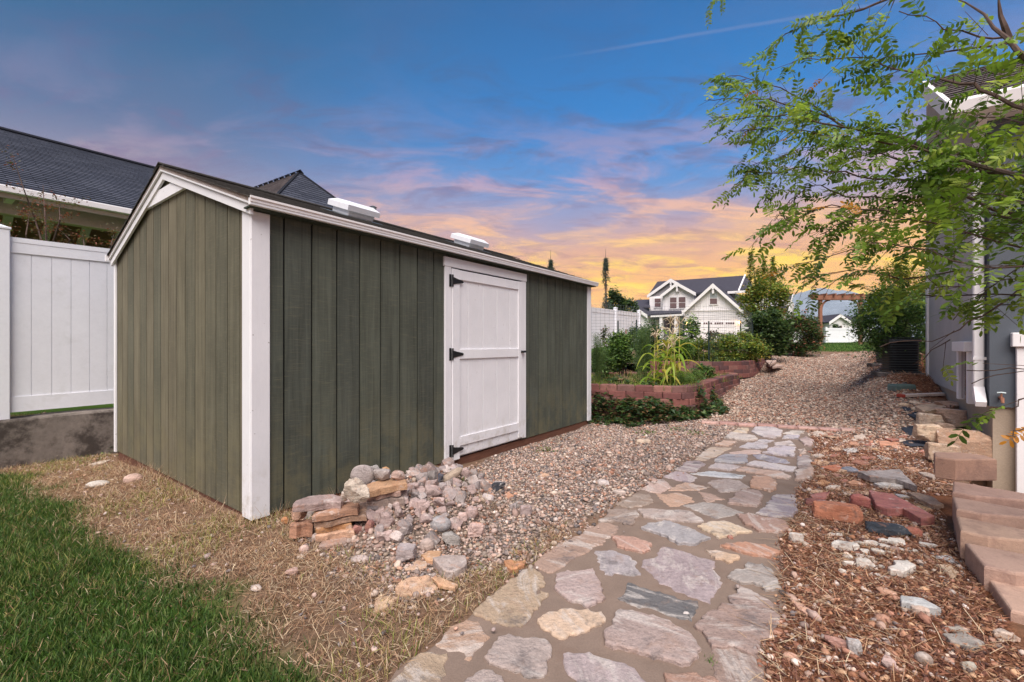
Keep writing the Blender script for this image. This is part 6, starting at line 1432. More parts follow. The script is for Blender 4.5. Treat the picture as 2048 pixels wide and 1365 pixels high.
# small filler rocks that pad out the heap
r0 = random.Random(11); fill = []
for i in range(150):
    n_ = -2.50+max(-.42, r0.gauss(0, .24)); l_ = r0.uniform(1.62, 2.75); x_, y_, _ = NL(n_, l_); g = float(terr(x_, y_)); sz_ = r0.uniform(.03, .06)
    cnt[0] += 1; tt = r0.uniform(.85, 1.08); o = link('rock', rock_mesh(sz_*1.3, sz_*1.1, sz_*.85, cnt[0]*7, 6, 2, .03), M['rock'], label='small angular filler rock between the larger ones, '+('near the shed wall' if n_ < -2.55 else 'on the outer slope')+' of the heap', cat='rock', group='broken rocks heaped against the shed')
    o.location = (x_, y_, g+sz_*.2); o.rotation_euler = [r0.uniform(0, 6) for _ in range(3)]; o.color = (*[v*r0.uniform(.98, 1.02) for v in lin(tuple(u*tt for u in HC[r0.choice([0, 0, 1, 2, 2])]))], 1)
# ------------------------------------------------------------ plants
LT = np.array([[0, 0, 0], [.45, .30, .10], [.45, -.30, .10], [1, 0, -.05], [.45, 0, 0]]); LFc = np.array([[0, 4, 1], [0, 2, 4], [4, 3, 1], [4, 2, 3]])
LT2 = np.array([[0, 0, 0], [.5, .3, .05], [1, 0, -.05], [.5, -.3, .05]]); LF2 = np.array([[0, 3, 1], [3, 2, 1]])
def pal(*c): return np.array([lin(v) for v in c])
GREEN = pal((88, 116, 54), (72, 100, 48), (108, 132, 66), (60, 86, 44), (126, 146, 76)); DARK = pal((56, 78, 44), (68, 92, 50), (46, 66, 40), (84, 106, 60), (96, 110, 70))
YEL = pal((142, 150, 66), (122, 138, 60), (160, 160, 78), (98, 120, 54), (160, 138, 68)); FERN = pal((98, 124, 72), (84, 112, 62), (118, 140, 88), (74, 98, 58))
VINE = pal((56, 80, 46), (48, 70, 40), (70, 94, 52), (84, 104, 60), (40, 58, 36), (120, 96, 70)); REDL = pal((104, 62, 52), (84, 66, 46), (74, 78, 50), (122, 70, 54), (92, 84, 56))
def clouds(cen, rad, n, k, spread=.30, hollow=.45, rg=rng, zmin=None, squash=None):
    """leaf positions: n points in k clumps spread through an ellipsoid"""
    d = rg.normal(size=(k, 3)); d /= np.linalg.norm(d, axis=1)[:, None]; r = rg.uniform(hollow, 1.0, (k, 1))**.6
    c = d*r*.88; w_ = rg.uniform(.4, 1.4, k); w_ /= w_.sum(); idx = rg.choice(k, n, p=w_)
    p = c[idx]+rg.normal(0, spread*.5, (n, 3))*rg.uniform(.6, 1.3, (k, 1))[idx]
    p = p*np.array(rad)+np.array(cen)
    return p, idx
def leaves(name, P, size, palette, parent=None, up=.6, idx=None, mat='leaf', fine=False, var=.2, origin=None, droop=0, **kw):
    n = len(P); S = rng.uniform(.65, 1.3, n)*size
    R = rotm(rng.uniform(0, 6.28, n), np.abs(rng.normal(droop, up, n)).clip(0, 1.6), rng.uniform(0, 6.28, n))
    c = palette[rng.integers(0, len(palette), n)]*rng.normal(1, var, (n, 1)).clip(.5, 1.6)
    if idx is not None: cl = rng.normal(1, .2, idx.max()+1).clip(.6, 1.5); c = c*cl[idx][:, None]
    T, TF = (LT2, LF2) if fine else (LT, LFc)
    o_ = np.array(origin if origin is not None else (0, 0, 0)); me = scatter_mesh(name, T, TF, P-o_, R, S, c)
    return link(name, me, M[mat], parent, **kw)
def shrub(name, label, cat, px0, px1, py0, py1, Y, n, size, palette, k=40, stems=5, base_py=None, fine=True, spread=.3, dy=.8, group=None, up=.6, base_z=None):
    cx_, cy_ = (px0+px1)/2, (py0+py1)/2; c = W(cx_, cy_, Y); rx, rz = (px1-px0)/2/F*Y*.9, (py1-py0)/2/F*Y*.9
    bz = base_z if base_z is not None else float(terr(c.x, Y)); o = thing(name, label, cat, (c.x, Y, bz), 0, group)
    P, idx = clouds(c, (rx, rx*dy, rz), n, k, spread); P = P[P[:, 2] > bz+.01] if True else P; idx = idx[:len(P)]
    leaves('foliage', P, size, palette*1.18, o, idx=idx, fine=fine, origin=o.location, up=up)
    m = MB(); r = random.Random(int(px0))
    for i in range(stems):
        a = r.uniform(0, 6.28); q_ = Vector((math.cos(a)*rx*r.uniform(.2, .8), math.sin(a)*rx*dy*r.uniform(.2, .8), c.z-bz+rz*r.uniform(.0, .8)))
        b_ = Vector((r.uniform(-.06, .06)*rx*3, r.uniform(-.05, .05), -.05)); mid = b_.lerp(q_, .5)+Vector((r.gauss(0, .06), r.gauss(0, .06), .1))*rx
        m2 = MB(); m2.tube([b_, mid, q_], [.012+.012*rz, .010+.007*rz, .004], 5); m2.build('stem', M['bark'], o)
    return o
LZ, UZ = .41, .70
# big shrub by the house and the lighter growth above it
shrub('large_shrub', 'large dark green shrub growing over the air conditioners by the grey house', 'shrub', 1694, 1892, 562, 738, 8.6, 27000, .05, DARK*1.9, 130, 9, spread=.28, dy=.5)
shrub('tall_shrub', 'lighter yellow green shrub behind the large dark one at the house corner', 'shrub', 1742, 1868, 505, 680, 11.0, 9000, .06, YEL*.85, 60, 6, spread=.3, dy=.6)
# young tree beyond the farther bed with thin leading shoots
def spire_tree(name, label, px, pyb, Y, pts, n, size, palette, wpx):
    """crown built round several upright leaders; pts = (px, top py, half width px, bottom py)"""
    b = W(px, pyb, Y); b.z = float(terr(b.x, Y)); o = thing(name, label, 'tree', b); Ps = []; 
    for (x, yt, hw, yb) in pts:
        t = rng.random(n//len(pts))**.8; y = yt+(yb-yt)*t; hwid = hw*(.07+t**1.1)*np.clip((1.06-t)*5, .2, 1)
        a = rng.uniform(0, 6.28, len(t)); r = rng.random(len(t))**.5*(.75+.35*np.sin(y*.55+x)*np.sin(a*3+y*.2))
        X = (x-1024)/F*Y+hwid/F*Y*np.cos(a)*r; Ps.append(np.stack([X, Y+hwid/F*Y*np.sin(a)*r, CZ+(HZ-y)/F*Y], -1))
        p1 = W(x, yt+3, Y); m = MB(); m.tube([(0, 0, -.1), ((p1.x-b.x)*.4, 0, (p1.z-b.z)*.45), (p1.x-b.x, 0, p1.z-b.z)], [.035, .02, .004], 5); m.build('trunk' if x == pts[0][0] else 'limb', M['bark'], o)
    P = np.vstack(Ps); P2_, _i = clouds(W(1528, 604, Y), (52/F*Y, 42/F*Y, 62/F*Y), 9500, 90, .26, .3); P = np.vstack([P, P2_]); leaves('crown', P, size, palette, o, fine=True, origin=o.location, idx=(P[:, 2]*5).astype(int)-int((P[:, 2]*5).min())); return o
spire_tree('young_tree', 'young yellow green tree with thin upright shoots in front of the white house', 1530, 700, 17.0,
           [(1502, 500, 12, 560), (1528, 513, 15, 560), (1546, 514, 17, 560), (1516, 535, 18, 590)], 1700, .10, np.vstack([GREEN*1.15, YEL, pal((150, 128, 58))]), 50)
shrub('leafy_bush', 'dense dark broad leaved bush right of the farther block wall', 'shrub', 1492, 1582, 612, 722, 14.2, 7000, .13, DARK*.9, 60, 4, fine=False, spread=.3)
shrub('leafy_bush', 'dark bush with reddish blooms against the left arch post', 'shrub', 1552, 1654, 618, 718, 16.0, 9000, .09, np.vstack([DARK, pal((150, 96, 80), (60, 80, 44))]), 70, 4, spread=.3)
shrub('young_shrub', 'small light green tree between wire fence and the garage', 'shrub', 1352, 1404, 624, 700, 13.5, 1500, .09, GREEN*1.15, 26, 3)
shrub('berry_bush', 'yellow green berry bush at the right end of the farther raised bed', 'shrub', 1424, 1540, 658, 732, 12.0, 8000, .065, np.vstack([YEL, GREEN]), 55, 4, base_z=UZ)
shrub('berry_bush', 'low green bush in the middle of the farther raised bed behind a post', 'shrub', 1366, 1450, 674, 732, 11.9, 6000, .06, np.vstack([YEL*.9, GREEN]), 40, 4, base_z=UZ)
shrub('berry_bush', 'sprawling dark bush with thin arching twigs behind the wire mesh', 'shrub', 1385, 1475, 655, 712, 13.0, 1500, .07, np.vstack([DARK, REDL]), 40, 7, base_z=UZ, spread=.18)
shrub('garden_bush', 'green bush left of the farther raised bed, behind the corn', 'shrub', 1318, 1395, 664, 742, 11.2, 6000, .06, GREEN*1.1, 34, 4, base_z=LZ)
shrub('tomato_bush', 'broad tomato bush right of the shed corner in the nearer bed', 'shrub', 1206, 1276, 656, 748, 9.4, 6500, .06, np.vstack([GREEN, FERN]), 50, 5, base_z=LZ)
shrub('tomato_bush', 'darker shrub behind the wire mesh left of the corn', 'shrub', 1246, 1330, 634, 720, 12.0, 6000, .07, DARK, 44, 5)
shrub('rose_bush', 'thin rose bush with one red bloom by the white fence', 'shrub', 1200, 1236, 642, 715, 11.0, 900, .055, np.vstack([GREEN, REDL]), 18, 4, base_z=LZ)
def feathery(label, px0, px1, py0, py1, Y, n, base_py, pale=FERN, seed=0):
    """asparagus-like plant: many fine threads along arching stems"""
    c = W((px0+px1)/2, py1, Y); c.z = LZ; o = thing('feathery_plant', label, 'plant', c); r = random.Random(seed+int(px0)); Ps = []; hw = (px1-px0)/2/F*Y; h = CZ+(HZ-py0)/F*Y-LZ
    for i in range(9):
        a = r.uniform(0, 6.28); q_ = Vector((math.cos(a)*hw*r.uniform(.3, 1), math.sin(a)*hw*.7, h*r.uniform(.65, 1))); b_ = Vector((r.gauss(0, .03), r.gauss(0, .03), -.02)); mid = b_.lerp(q_, .5)+Vector((0, 0, .12*h))
        m = MB(); m.tube([b_, mid, q_], [.006, .004, .0015], 4); m.build('stem', M['stemgreen'], o)
        t = rng.random(n//9)**.6; base = (1-t)[:, None]**2*np.array(b_)+2*((1-t)*t)[:, None]*np.array(mid)+t[:, None]**2*np.array(q_); Ps.append(base+rng.normal(0, .055, (len(t), 3))*(1.2-t[:, None]*.7))
    P = np.vstack(Ps); nn = len(P); T = np.array([[0, -.03, 0], [0, .03, 0], [1, 0, 0]]); S = rng.uniform(.03, .08, nn); R = rotm(rng.uniform(0, 6.28, nn), rng.normal(.7, .5, nn), rng.uniform(0, 6.28, nn))
    me = scatter_mesh('foliage', T, np.array([[0, 1, 2]]), P, R, S, pale[rng.integers(0, len(pale), nn)]*rng.normal(1, .2, (nn, 1)).clip(.5, 1.5)); link('foliage', me, M['leaf'], o)
M['stemgreen'] = pmat('green_stem', lin((112, 124, 62)), .7, 10, .2, 0, 40)
M['cornstalk'] = pmat('corn_stalk', lin((176, 168, 92)), .6, 10, .2, .1, 40)
feathery('feathery grey green plant between the tomato bush and the corn', 1268, 1312, 655, 772, 8.4, 9000, 772)
feathery('feathery plant right against the white corner of the shed', 1184, 1214, 668, 772, 8.2, 6000, 772)
feathery('low feathery weeds in front of the corn at the bend of the nearer bed', 1335, 1412, 742, 774, 7.8, 5000, 772, GREEN*1.2)
feathery('feathery plant behind the tomato bush by the wire mesh', 1262, 1295, 640, 720, 10.0, 4500, 740)
# corn
def corn(px, pyt, Y, label, seed, tas=1.0):
    b = W(px, 770, Y); b.z = LZ; o = thing('corn_plant', label, 'corn plant', b, random.Random(seed).uniform(0, 6)); r = random.Random(seed); H = CZ+(HZ-pyt)/F*Y-LZ
    lean = Vector((r.gauss(0, .03), r.gauss(0, .03), 0)); m = MB(); m.tube([lean*t*t+Vector((0, 0, H*.85*t)) for t in (0, .3, .6, 1)], [.014, .012, .009, .005], 7); m.build('stalk', M['cornstalk'], o)
    for i in range(8):
        z = H*(.12+.085*i); a = i*2.6+r.gauss(0, .5); L = r.uniform(.32, .55); wd = r.uniform(.022, .036); vs = []; k = 8; dr = r.uniform(.7, 1.5)
        for j in range(k+1):
            t = j/k; x_ = L*(t*.95-.12*t*t); z_ = z+L*(.75*t-dr*t*t*1.05); ww = wd*math.sin(math.pi*(.12+.88*t)**.8)**.7*(1 if j < k else .05); tw = .5*t*math.sin(i*1.7)
            for s_, zz in ((-1, .008), (0, -.004), (1, .008)):
                vs.append((x_*math.cos(a)-s_*ww*math.sin(a), x_*math.sin(a)+s_*ww*math.cos(a), z_+zz+s_*ww*tw))
        fs = [(j*3+e_, j*3+e_+1, j*3+e_+4, j*3+e_+3) for j in range(k) for e_ in (0, 1)]
        me = bpy.data.meshes.new('leaf'); me.from_pydata(vs, [], fs); me.shade_smooth(); at = me.color_attributes.new('Col', 'FLOAT_COLOR', 'POINT'); c = lin(r.choice([(150, 170, 62), (128, 158, 56), (166, 178, 76), (176, 164, 70)])); at.data.foreach_set('color', np.tile([*c, 1], len(vs)).astype(np.float32)); link('leaf', me, M['leaf'], o)
    m = MB(); top = lean+Vector((0, 0, H*.84)); m.tube([top, top+Vector((0, 0, H*.16))], [.004, .002], 4)
    for i in range(int(11*tas)):
        a = r.uniform(0, 6.28); L = r.uniform(.10, .22); m.tube([top+Vector((0, 0, .04)), top+Vector((math.cos(a)*L*.5, math.sin(a)*L*.5, .04+L*.6)), top+Vector((math.cos(a)*L, math.sin(a)*L, .03+L*.45))], [.004, .005, .003], 4)
    m.build('tassel', M['tassel'], o)
M['tassel'] = pmat('corn_tassel', lin((214, 194, 164)), .8, 10, .1, 0, 40)
for px_, pyt, Y, lab in [(1308, 664, 8.0, 'corn plant at the left of the clump, the shortest but one'), (1316, 652, 8.4, 'corn plant second from the left in the clump'), (1333, 628, 8.3, 'tallest corn plant with a bare pale tip'),
                         (1341, 655, 8.0, 'corn plant in the middle of the clump with a broad tassel'), (1347, 640, 8.5, 'corn plant right of the middle one with a drooping tassel'), (1358, 630, 8.2, 'rightmost tall corn plant with leaves arching to the right'), (1326, 690, 7.9, 'short corn plant at the front of the clump'), (1352, 676, 7.8, 'short corn plant with leaves hanging over the bed wall')]:
    corn(px_, pyt, Y, lab, int(px_), 1)
# low growth of the beds
x, y = in_poly_pts(lowbed, 700, lambda x, y: infield(x, y) & (y < 10.6) & clear(x, y)); n = len(x)
def bedblades(name, x, y, z, h0, h1, w_, pl_, label=None):
    n = len(x); H = rng.uniform(h0, h1, n); S = np.stack([np.full(n, w_), H*.8, H], -1); R = rotm(rng.uniform(0, 6.28, n), np.abs(rng.normal(.3, .3, n)), rng.uniform(0, 6.28, n))
    me = scatter_mesh(name, BT, BF, np.stack([x, y, z], -1), R, S, pl_[rng.integers(0, len(pl_), n)]*rng.normal(1, .2, (n, 1)).clip(.5, 1.5), False, 0, BSH); return link(name, me, M['blade'], kind='stuff')
bedblades('bed_grass', x, y, zlow(x, y), .03, .16, .010, np.vstack([GREEN*1.3, YEL]))
k = vnoise(x, y, 1.8, 55) > .1; bedblades('bed_straw', x[k], y[k], zlow(x[k], y[k])+.03, .02, .08, .006, DRY)
a_, b_ = onz(1243, 762, .44), onz(1205, 758, .44)
for c_, s_ in ((a_, .16), (onz(1255, 750, .44), .2)):
    xx = c_[0]+rng.normal(0, s_, 900); yy = c_[1]+rng.normal(0, s_*.8, 900); zz = .42+.12*np.exp(-((xx-c_[0])**2+(yy-c_[1])**2)/s_**2)*rng.random(900); bedblades('straw_mound', xx, yy, zz, .02, .07, .005, DRY)
x, y = in_poly_pts(upbed, 160, lambda x, y: infield(x, y) & (y < 17)); bedblades('bed_weeds', x, y, np.full(len(x), .69), .04, .22, .014, np.vstack([GREEN, YEL, FERN]))
# vines sprawling at the foot of the nearer wall
vp = [tuple(G(*p))[:2] for p in [(1175, 850), (1230, 846), (1270, 856), (1330, 850), (1400, 838), (1445, 822), (1425, 790), (1360, 786), (1280, 786), (1180, 786)]]
x, y = in_poly_pts(vp, 3000, None, soft=.08); hh_ = .44*np.clip(sdf(vp, x, y)/.12, 0.3, 1)*(.55+.5*vnoise(x, y, 3, 60)+.3*vnoise(x, y, 9, 61)).clip(.15, 1.3)
P = np.stack([x, y, terr(x, y)+hh_*rng.random(len(x))**.35], -1)
leaves('vines', P, .078, VINE*1.25, None, idx=(vnoise(x, y, 6, 62)*6+8).astype(int), kind='stuff', up=.45)
P2 = []
for i in range(60):
    q_ = vp[0] if i < 0 else (x[i*7], y[i*7]); 
r0 = random.Random(5)
for i, (px_, py_) in enumerate([(1392, 870), (1355, 862), (1090, 905), (1295, 868)]):
    g = G(px_, py_); c_ = np.array(g); P = c_+rng.normal(0, 1, (60, 3))*np.array([.07, .06, .0])+np.array([0, 0, 1])*rng.random((60, 1))*.05
    o = leaves('weed', P, .03, GREEN, None, origin=g, label=['small leafy weed left of the pavers', 'small leafy weed below the vines', 'green weed on the gravel at the foot of the shed beyond the door', 'small weed in front of the vines'][i], cat='weed', kind='stuff'); o.location = g
# ivy-like weeds where concrete wall meets the shed
g = G(206, 905); P = np.array(g)+rng.normal(0, 1, (160, 3))*np.array([.16, .06, .03])+np.array([0, 0, .05])
o = leaves('weed', P, .035, DARK, None, origin=g, label='dark weeds at the foot of the concrete wall by the shed', cat='weed', kind='stuff'); o.location = g
# straggly reddish tree behind the fence
st_ = thing('straggly_shrub', 'straggly shrub with reddish leaves rising above the white fence at left', 'shrub', (W(70, 500, 6.1).x, 6.1, .45)); oS = st_.location
r0 = random.Random(8); Ps = []
for (pts) in [[(95, 520), (70, 440), (48, 380), (25, 310)], [(95, 520), (90, 430), (86, 370)], [(95, 520), (120, 440), (118, 405)], [(60, 530), (20, 470), (-20, 430)], [(150, 540), (170, 500), (165, 470)], [(60, 530), (52, 470), (60, 420)], [(110, 530), (140, 480), (120, 460)], [(200, 540), (222, 490), (228, 470)], [(10, 540), (0, 480), (8, 450)]]:
    q_ = [W(a, b, 6.1+r0.gauss(0, .12)) for a, b in pts]; m = MB(); m.tube([p-oS for p in q_], list(np.linspace(.014, .003, len(q_))), 5); m.build('branch', M['bark'], st_)
    for j in range(13 if len(pts) > 3 else 9):
        t = r0.uniform(.15, 1)*(len(q_)-1); i = min(int(t), len(q_)-2); b_ = q_[i].lerp(q_[i+1], t-i); e_ = b_+Vector((r0.gauss(0, .15), r0.gauss(0, .1), r0.uniform(-.02, .16))); m = MB(); 
        for u_ in np.linspace(.2, 1, 9): Ps.append(np.array(b_.lerp(e_, u_))+rng.normal(0, .015, 3))
P = np.array(Ps); P = np.vstack([P, P+rng.normal(0, .03, P.shape)]); leaves('foliage', P, .035, REDL*1.3, st_, origin=oS)
# weeping conifer and other far trees
def conifer(label, px, pyt, pyb, Y, hw, n=5000):
    b = W(px, pyb, Y); zt = CZ+(HZ-pyt)/F*Y; bz = float(terr(b.x, Y)); o = thing('weeping_conifer', label, 'tree', (b.x, Y, bz)); H = zt-bz
    MB().tube([(0, 0, -.2), (.03, 0, H*.5), (0, 0, H)], [.08, .04, .006], 6).build('trunk', M['bark'], o); Ps = []
    for i in range(54):
        t = random.random()**1.3; z = H*(1-t*.9)-.5*(t < .12); L = hw*(.12+.9*t)*random.uniform(.6, 1.15); a = random.uniform(0, 6.28)
        if t < .07: continue
        u = np.linspace(0, 1, 60)[:, None]; base = np.hstack([math.cos(a)*L*u**.7, math.sin(a)*L*u**.7, z-u**1.6*L*1.3+.1*L*np.sin(u*3)]); Ps.append(base+rng.normal(0, .035, base.shape))
    P = np.vstack(Ps); nn = len(P); S = rng.uniform(.08, .16, nn); R = rotm(rng.uniform(0, 6.28, nn), rng.normal(1.2, .4, nn), rng.uniform(0, 6.28, nn)); T = np.array([[0, -.12, 0], [0, .12, 0], [1, 0, 0]])
    link('foliage', scatter_mesh('foliage', T, np.array([[0, 1, 2]]), P, R, S, pal((80, 92, 86), (64, 78, 68), (96, 106, 98))[rng.integers(0, 3, nn)]), M['leaf'], o)
conifer('tall thin weeping conifer with a bare spire beyond the white fence', 1211, 498, 640, 24.5, .5)
conifer('weeping conifer of which only the tip shows over the shed roof', 1101, 500, 640, 24.5, .5)
def ftree(label, px0, px1, py0, py1, Y, n, s, pl_): shrub('far_tree', label, 'tree', px0, px1, py0, py1, Y, n, s, pl_, 40, 3)
ftree('dark rounded tree right of the tall weeping conifer', 1214, 1252, 570, 640, 42, 2600, .28, DARK)
ftree('low dark tree at the left end of the white house', 1240, 1278, 596, 640, 50, 2000, .28, DARK)
ftree('tree top showing over the low wing of the white house', 1262, 1300, 594, 640, 75, 1200, .35, GREEN*.8)
ftree('small tree before the gabled house seen through the arch', 1665, 1681, 646, 668, 66, 500, .3, DARK)
# ------------------------------------------------------------ locust tree reaching in from the right
tree = thing('locust_tree', 'locust tree with feathery green leaves reaching in from the right edge', 'tree', (3.95, 1.45, -.02)); TO = tree.location
def dY(px): return 3.15-(px-1400)/648*1.15
BR = [ # (points left to right, radius at the right end, leafiness)
 ([(1905, -10), (1964, 29), (2017, 80), (2060, 130), (2150, 230)], .022, .25), ([(1990, -10), (2004, 29), (2019, 82)], .016, .2),
 ([(1580, 126), (1620, 119), (1671, 119), (1744, 117), (1785, 137), (1840, 146), (1894, 159), (1946, 172), (1982, 190), (2080, 230)], .010, 1),
 ([(1740, 130), (1766, 115), (1821, 106), (1876, 110), (1949, 97), (2023, 86)], .006, .7),
 ([(1530, 100), (1546, 90), (1572, 73), (1605, 48), (1656, 35), (1730, 18), (1788, -4), (1850, -40)], .007, 1),
 ([(1412, 200), (1450, 196), (1492, 198), (1576, 206), (1656, 234), (1693, 253), (1737, 264), (1830, 285), (1950, 330), (2080, 370)], .013, 1.2),
 ([(1420, 165), (1460, 150), (1500, 160), (1560, 178), (1620, 205), (1670, 240)], .005, 1.2), ([(1425, 232), (1470, 238), (1520, 232), (1580, 232), (1640, 246), (1690, 256)], .005, 1.3),
 ([(1480, 262), (1530, 258), (1590, 262), (1650, 268), (1720, 280), (1790, 290), (1858, 304)], .006, 1.5),
 ([(1760, 262), (1790, 270), (1850, 304), (1913, 311), (1960, 322), (2060, 350)], .007, 1.3),
 ([(1500, 330), (1540, 322), (1600, 300), (1660, 292), (1720, 300), (1800, 318), (1870, 330), (1935, 333), (1971, 344), (2048, 355), (2100, 370)], .010, 1.6),
 ([(1475, 372), (1500, 345), (1560, 345), (1600, 335), (1656, 342), (1719, 353), (1766, 359), (1840, 363), (1869, 366), (1986, 421), (2080, 450)], .010, 1.5),
 ([(1545, 440), (1580, 400), (1610, 380), (1638, 370), (1693, 395), (1748, 397), (1840, 403), (1930, 420), (2048, 445)], .008, 1.4),
 ([(1555, 425), (1570, 440), (1600, 425), (1660, 412), (1730, 420), (1800, 430)], .005, 1.2), ([(1640, 470), (1668, 452), (1720, 440), (1790, 440), (1860, 446), (1950, 470), (2050, 500)], .007, 1.2),
 ([(1590, 530), (1630, 522), (1690, 500), (1740, 485), (1800, 490), (1862, 505), (1904, 518), (1958, 530), (2060, 532)], .006, 1.2),
 ([(1610, 555), (1650, 548), (1710, 540), (1760, 548), (1800, 560), (1850, 556), (1920, 540)], .005, 1.1), ([(1630, 585), (1680, 560), (1740, 580), (1780, 600), (1843, 594), (1920, 591), (2060, 590)], .006, .7),
 ([(1760, 690), (1800, 680), (1858, 686), (1912, 660), (1958, 633), (2019, 598), (2060, 545)], .007, .16), ([(1830, 730), (1860, 700), (1900, 680)], .003, .35), ([(1930, 745), (1988, 740), (2060, 742)], .004, .3), ([(1945, 770), (1990, 752), (2050, 745)], .003, .25),
 ([(2020, 870), (2035, 860), (2070, 850)], .003, .12), ([(2025, 820), (2040, 800), (2070, 790)], .003, .15), ([(1900, 230), (1950, 225), (2000, 235), (2080, 260)], .008, 1.1), ([(1880, 270), (1940, 262), (2000, 270), (2080, 300)], .007, 1.3),
 ([(1870, 400), (1930, 385), (2000, 390), (2080, 410)], .007, 1.2), ([(1900, 470), (1960, 460), (2060, 470)], .006, 1.0), ([(1800, 20), (1850, 30), (1890, 60), (1960, 70), (2010, 75)], .005, .7), ([(1960, 140), (2010, 150), (2080, 160)], .005, .8),
 ([(1900, 640), (1950, 600), (2000, 560), (2060, 520)], .005, .7), ([(1424, 5), (1440, -8), (1500, -30)], .003, .6), ([(1855, 560), (1900, 575), (1960, 570), (2060, 560)], .004, .7)]
def compound(seed):
    r = random.Random(seed); k = r.randint(6, 8); V = []; Fc = []; sh = []
    def pt(t): return Vector((t, 0, -.22*t*t+.05*math.sin(t*3)))
    for j in range(6): p, q_ = pt(j/6), pt((j+1)/6); b = len(V); w_ = .008; V += [(p.x, -w_, p.z), (p.x, w_, p.z), (q_.x, w_, q_.z), (q_.x, -w_, q_.z)]; Fc += [(b, b+3, b+2), (b, b+2, b+1)]; sh += [.8]*4
    for j in range(k+1):
        t = .16+.84*j/k
        for s in ((1, -1) if j < k else (0,)):
            p = pt(t); L = .27*r.uniform(.85, 1.1)*(1 if j else .8); yaw = (s*math.radians(r.uniform(58, 78))); tl = r.gauss(-.25, .2); ro = r.gauss(0, .35); e = r.uniform(.7, 1.25); b = len(V)
            for (a, w_, z) in ((0, 0, 0), (.25, .17, .03), (.25, -.17, .03), (.7, .2, .03), (.7, -.2, .03), (1, 0, 0)):
                x_, y_, z_ = a*L, w_*L, z*L+a*L*tl; y2, z2 = y_*math.cos(ro)-z_*math.sin(ro), y_*math.sin(ro)+z_*math.cos(ro)
                V.append((p.x+x_*math.cos(yaw)-y2*math.sin(yaw), x_*math.sin(yaw)+y2*math.cos(yaw), p.z+z2)); sh.append(e)
            Fc += [(b, b+2, b+1), (b+1, b+2, b+4), (b+1, b+4, b+3), (b+3, b+4, b+5)]
    return np.array(V), np.array(Fc), np.array(sh)
LVAR = [compound(i) for i in range(8)]
LOC = 1.14*pal((104, 130, 50), (88, 116, 46), (122, 146, 58), (74, 100, 42), (140, 156, 66), (112, 136, 52))
var_me = []
for i, (V, Fc, sh) in enumerate(LVAR):
    c = LOC[i % len(LOC)]; var_me.append(bulk_mesh('compound_leaf', V, Fc, c[None]*sh[:, None])); var_me[-1].materials.append(M['leaf'])
r0 = random.Random(21); LP = []; stf = MB()
def curve_pts(pts, seed):
    rr_ = random.Random(seed); ph = rr_.uniform(0, 6); return [W(a, b, dY(a)+.22*math.sin(ph+a*.006)+.0*a) for a, b in pts]
for bi, (pts, rad, lf) in enumerate(BR):
    q_ = curve_pts(pts, bi); d_ = (q_[-1]-q_[0]).length
    if pts[-1][0] >= 2040: zj = 1.55+(q_[-1].z-1.55)*.62; q_.append(Vector((2.75+.25*math.sin(bi*2.1), 1.8+.2*math.sin(bi*1.3), q_[-1].z*.55+zj*.45+.05*math.sin(bi*3)))); q_.append(Vector((3.35+.1*math.sin(bi), 1.58+.12*math.cos(bi), zj+.04*math.sin(bi*5)))); q_.append(Vector((3.93, 1.46, min(1.3+(zj-1.3)*.6, 2.5))))
    k = len(q_); fine = []
    for i in range(k-1):
        for t in (0, .5): fine.append(q_[i].lerp(q_[i+1], t)+Vector((r0.gauss(0, .006), r0.gauss(0, .006), r0.gauss(0, .006))))
    fine.append(q_[-1]); m = MB(); m.tube([p-TO for p in fine], [max(.0022, rad*(i/(len(fine)-1))**.8) for i in range(len(fine))], 6); m.build('branch', M['bark'], tree)
    # twigs and leaves along the part in view
    vis = q_[:len(pts)+2]
    for i in range(len(vis)-1):
        a, b = vis[i], vis[i+1]; L = (b-a).length; n_ = L/.060*(lf if i < len(pts)-1 else .35)*(1.45 if pts[0][0] < 1600 and pts[0][1] > 60 else 1.1 if pts[0][0] < 1850 else .75); n_ = int(n_)+(r0.random() < n_ % 1)
        for _ in range(n_):
            p = a.lerp(b, r0.random()); out = (a-b).normalized(); sp = (i == 0 and r0.random() < .4)
            tw = (out*.7+Vector((r0.gauss(0, .35), r0.gauss(0, .6), r0.gauss(-.05, .42)))).normalized(); TL = r0.uniform(.03, .20) if not sp else .04
            e = p+tw*TL+Vector((0, 0, -.15*TL)); stf.tube([p-TO, e-TO], [.0018, .001], 3, False)
            for j in range(max(1, int(TL/.055))):
                s_ = p.lerp(e, (j+1)/max(1, int(TL/.055))); dr = (tw*.55+out*.35+Vector((r0.gauss(0, .5), r0.gauss(0, .5), r0.gauss(-.22, .38)))).normalized()
                LP.append((s_, dr, r0.uniform(.085, .14)*(1+.22*min(max((s_.x/s_.y-.45)/.6, 0), 1)), r0.randrange(8), r0.gauss(0, .5), r0.random()))
stf.build('twigs', M['bark'], tree, kind='stuff')
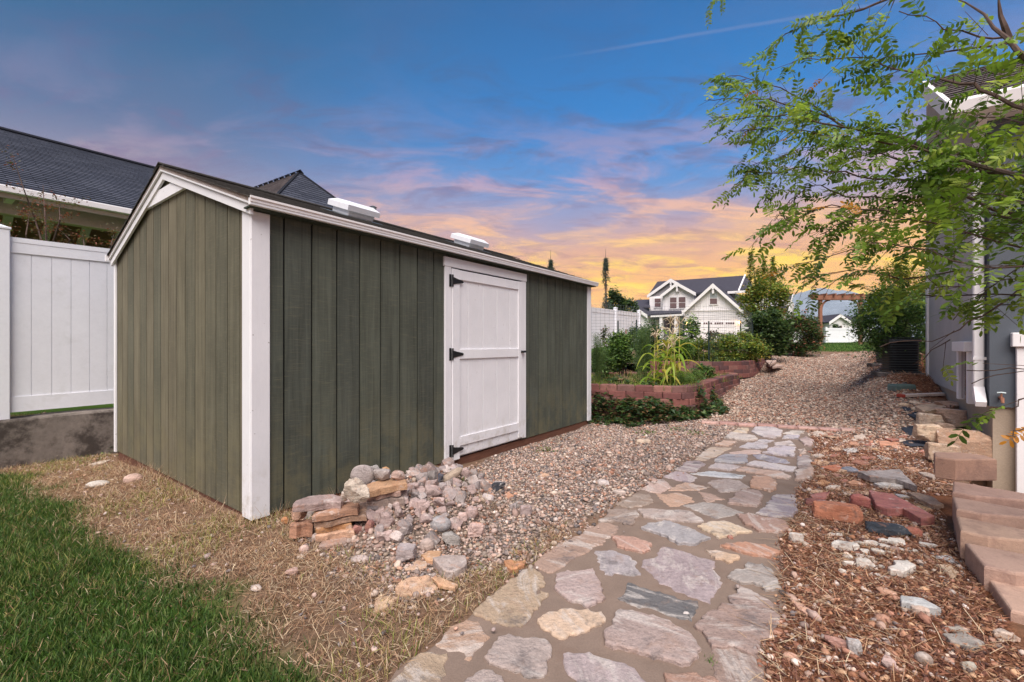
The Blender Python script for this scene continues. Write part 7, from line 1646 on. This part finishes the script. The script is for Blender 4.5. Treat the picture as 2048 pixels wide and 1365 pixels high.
m = MB(); m.tube([(0, 0, -.2), (.03, .02, .6), (-.02, 0, 1.5), (-.05, .02, 2.6)], [.085, .07, .055, .035], 10); m.build('trunk', M['bark'], tree, smooth=True)
def frame(dr, roll):
    x_ = dr; z_ = Vector((0, 0, 1)); y_ = z_.cross(x_).normalized(); z_ = x_.cross(y_); R = Matrix((x_, y_, z_)).transposed() @ Matrix.Rotation(roll, 3, 'X'); return R
LP = [l for l in LP if .435 < l[0].x/l[0].y < 2.4 and (l[0]+l[1]*l[2]).x/(l[0]+l[1]*l[2]).y > .425]
LP = [l for l in LP if HZ-(l[0].z-CZ)/l[0].y*F < 615 or l[5] < (.5 if HZ-(l[0].z-CZ)/l[0].y*F < 700 else .12)]
LP.sort(key=lambda l: l[0].length/l[2]-(8 if abs(l[0].x/l[0].y) < 1.12 and l[0].z < 1.16+.75*l[0].y else 0))
for (p, dr, s_, v_, ro, u_) in LP[:300]:
    o = bpy.data.objects.new('compound_leaf', var_me[v_]); col.objects.link(o); o.parent = tree; o.matrix_local = Matrix.Translation(p-TO) @ frame(dr, ro).to_4x4() @ Matrix.Scale(s_, 4)
Vs, Fs, Cs, off = [], [], [], 0
for (p, dr, s_, v_, ro, u_) in LP[300:]:
    V, Fc, sh = LVAR[v_]; R = np.array(frame(dr, ro)); Vs.append(V@R.T*s_+np.array(p-TO)); Fs.append(Fc+off); off += len(V)
    c = LOC[int(u_*997) % len(LOC)] if u_ > .012 else np.array(lin((206, 140, 40))); Cs.append(c[None]*(sh*(.8+.4*u_))[:, None])
link('leaves', bulk_mesh('leaves', np.vstack(Vs), np.vstack(Fs), np.vstack(Cs)), M['leaf'], tree, kind='stuff')
print('compound leaves', len(LP))

shrub('garden_bush', 'low green growth filling the left end of the nearer bed by the fence', 'shrub', 1180, 1232, 690, 762, 8.9, 3600, .05, np.vstack([GREEN, FERN]), 40, 4, base_z=LZ)
shrub('garden_bush', 'bushy weeds between the corn and the upper bed wall', 'shrub', 1376, 1432, 724, 764, 9.2, 2600, .045, np.vstack([GREEN, FERN]), 30, 3, base_z=LZ)
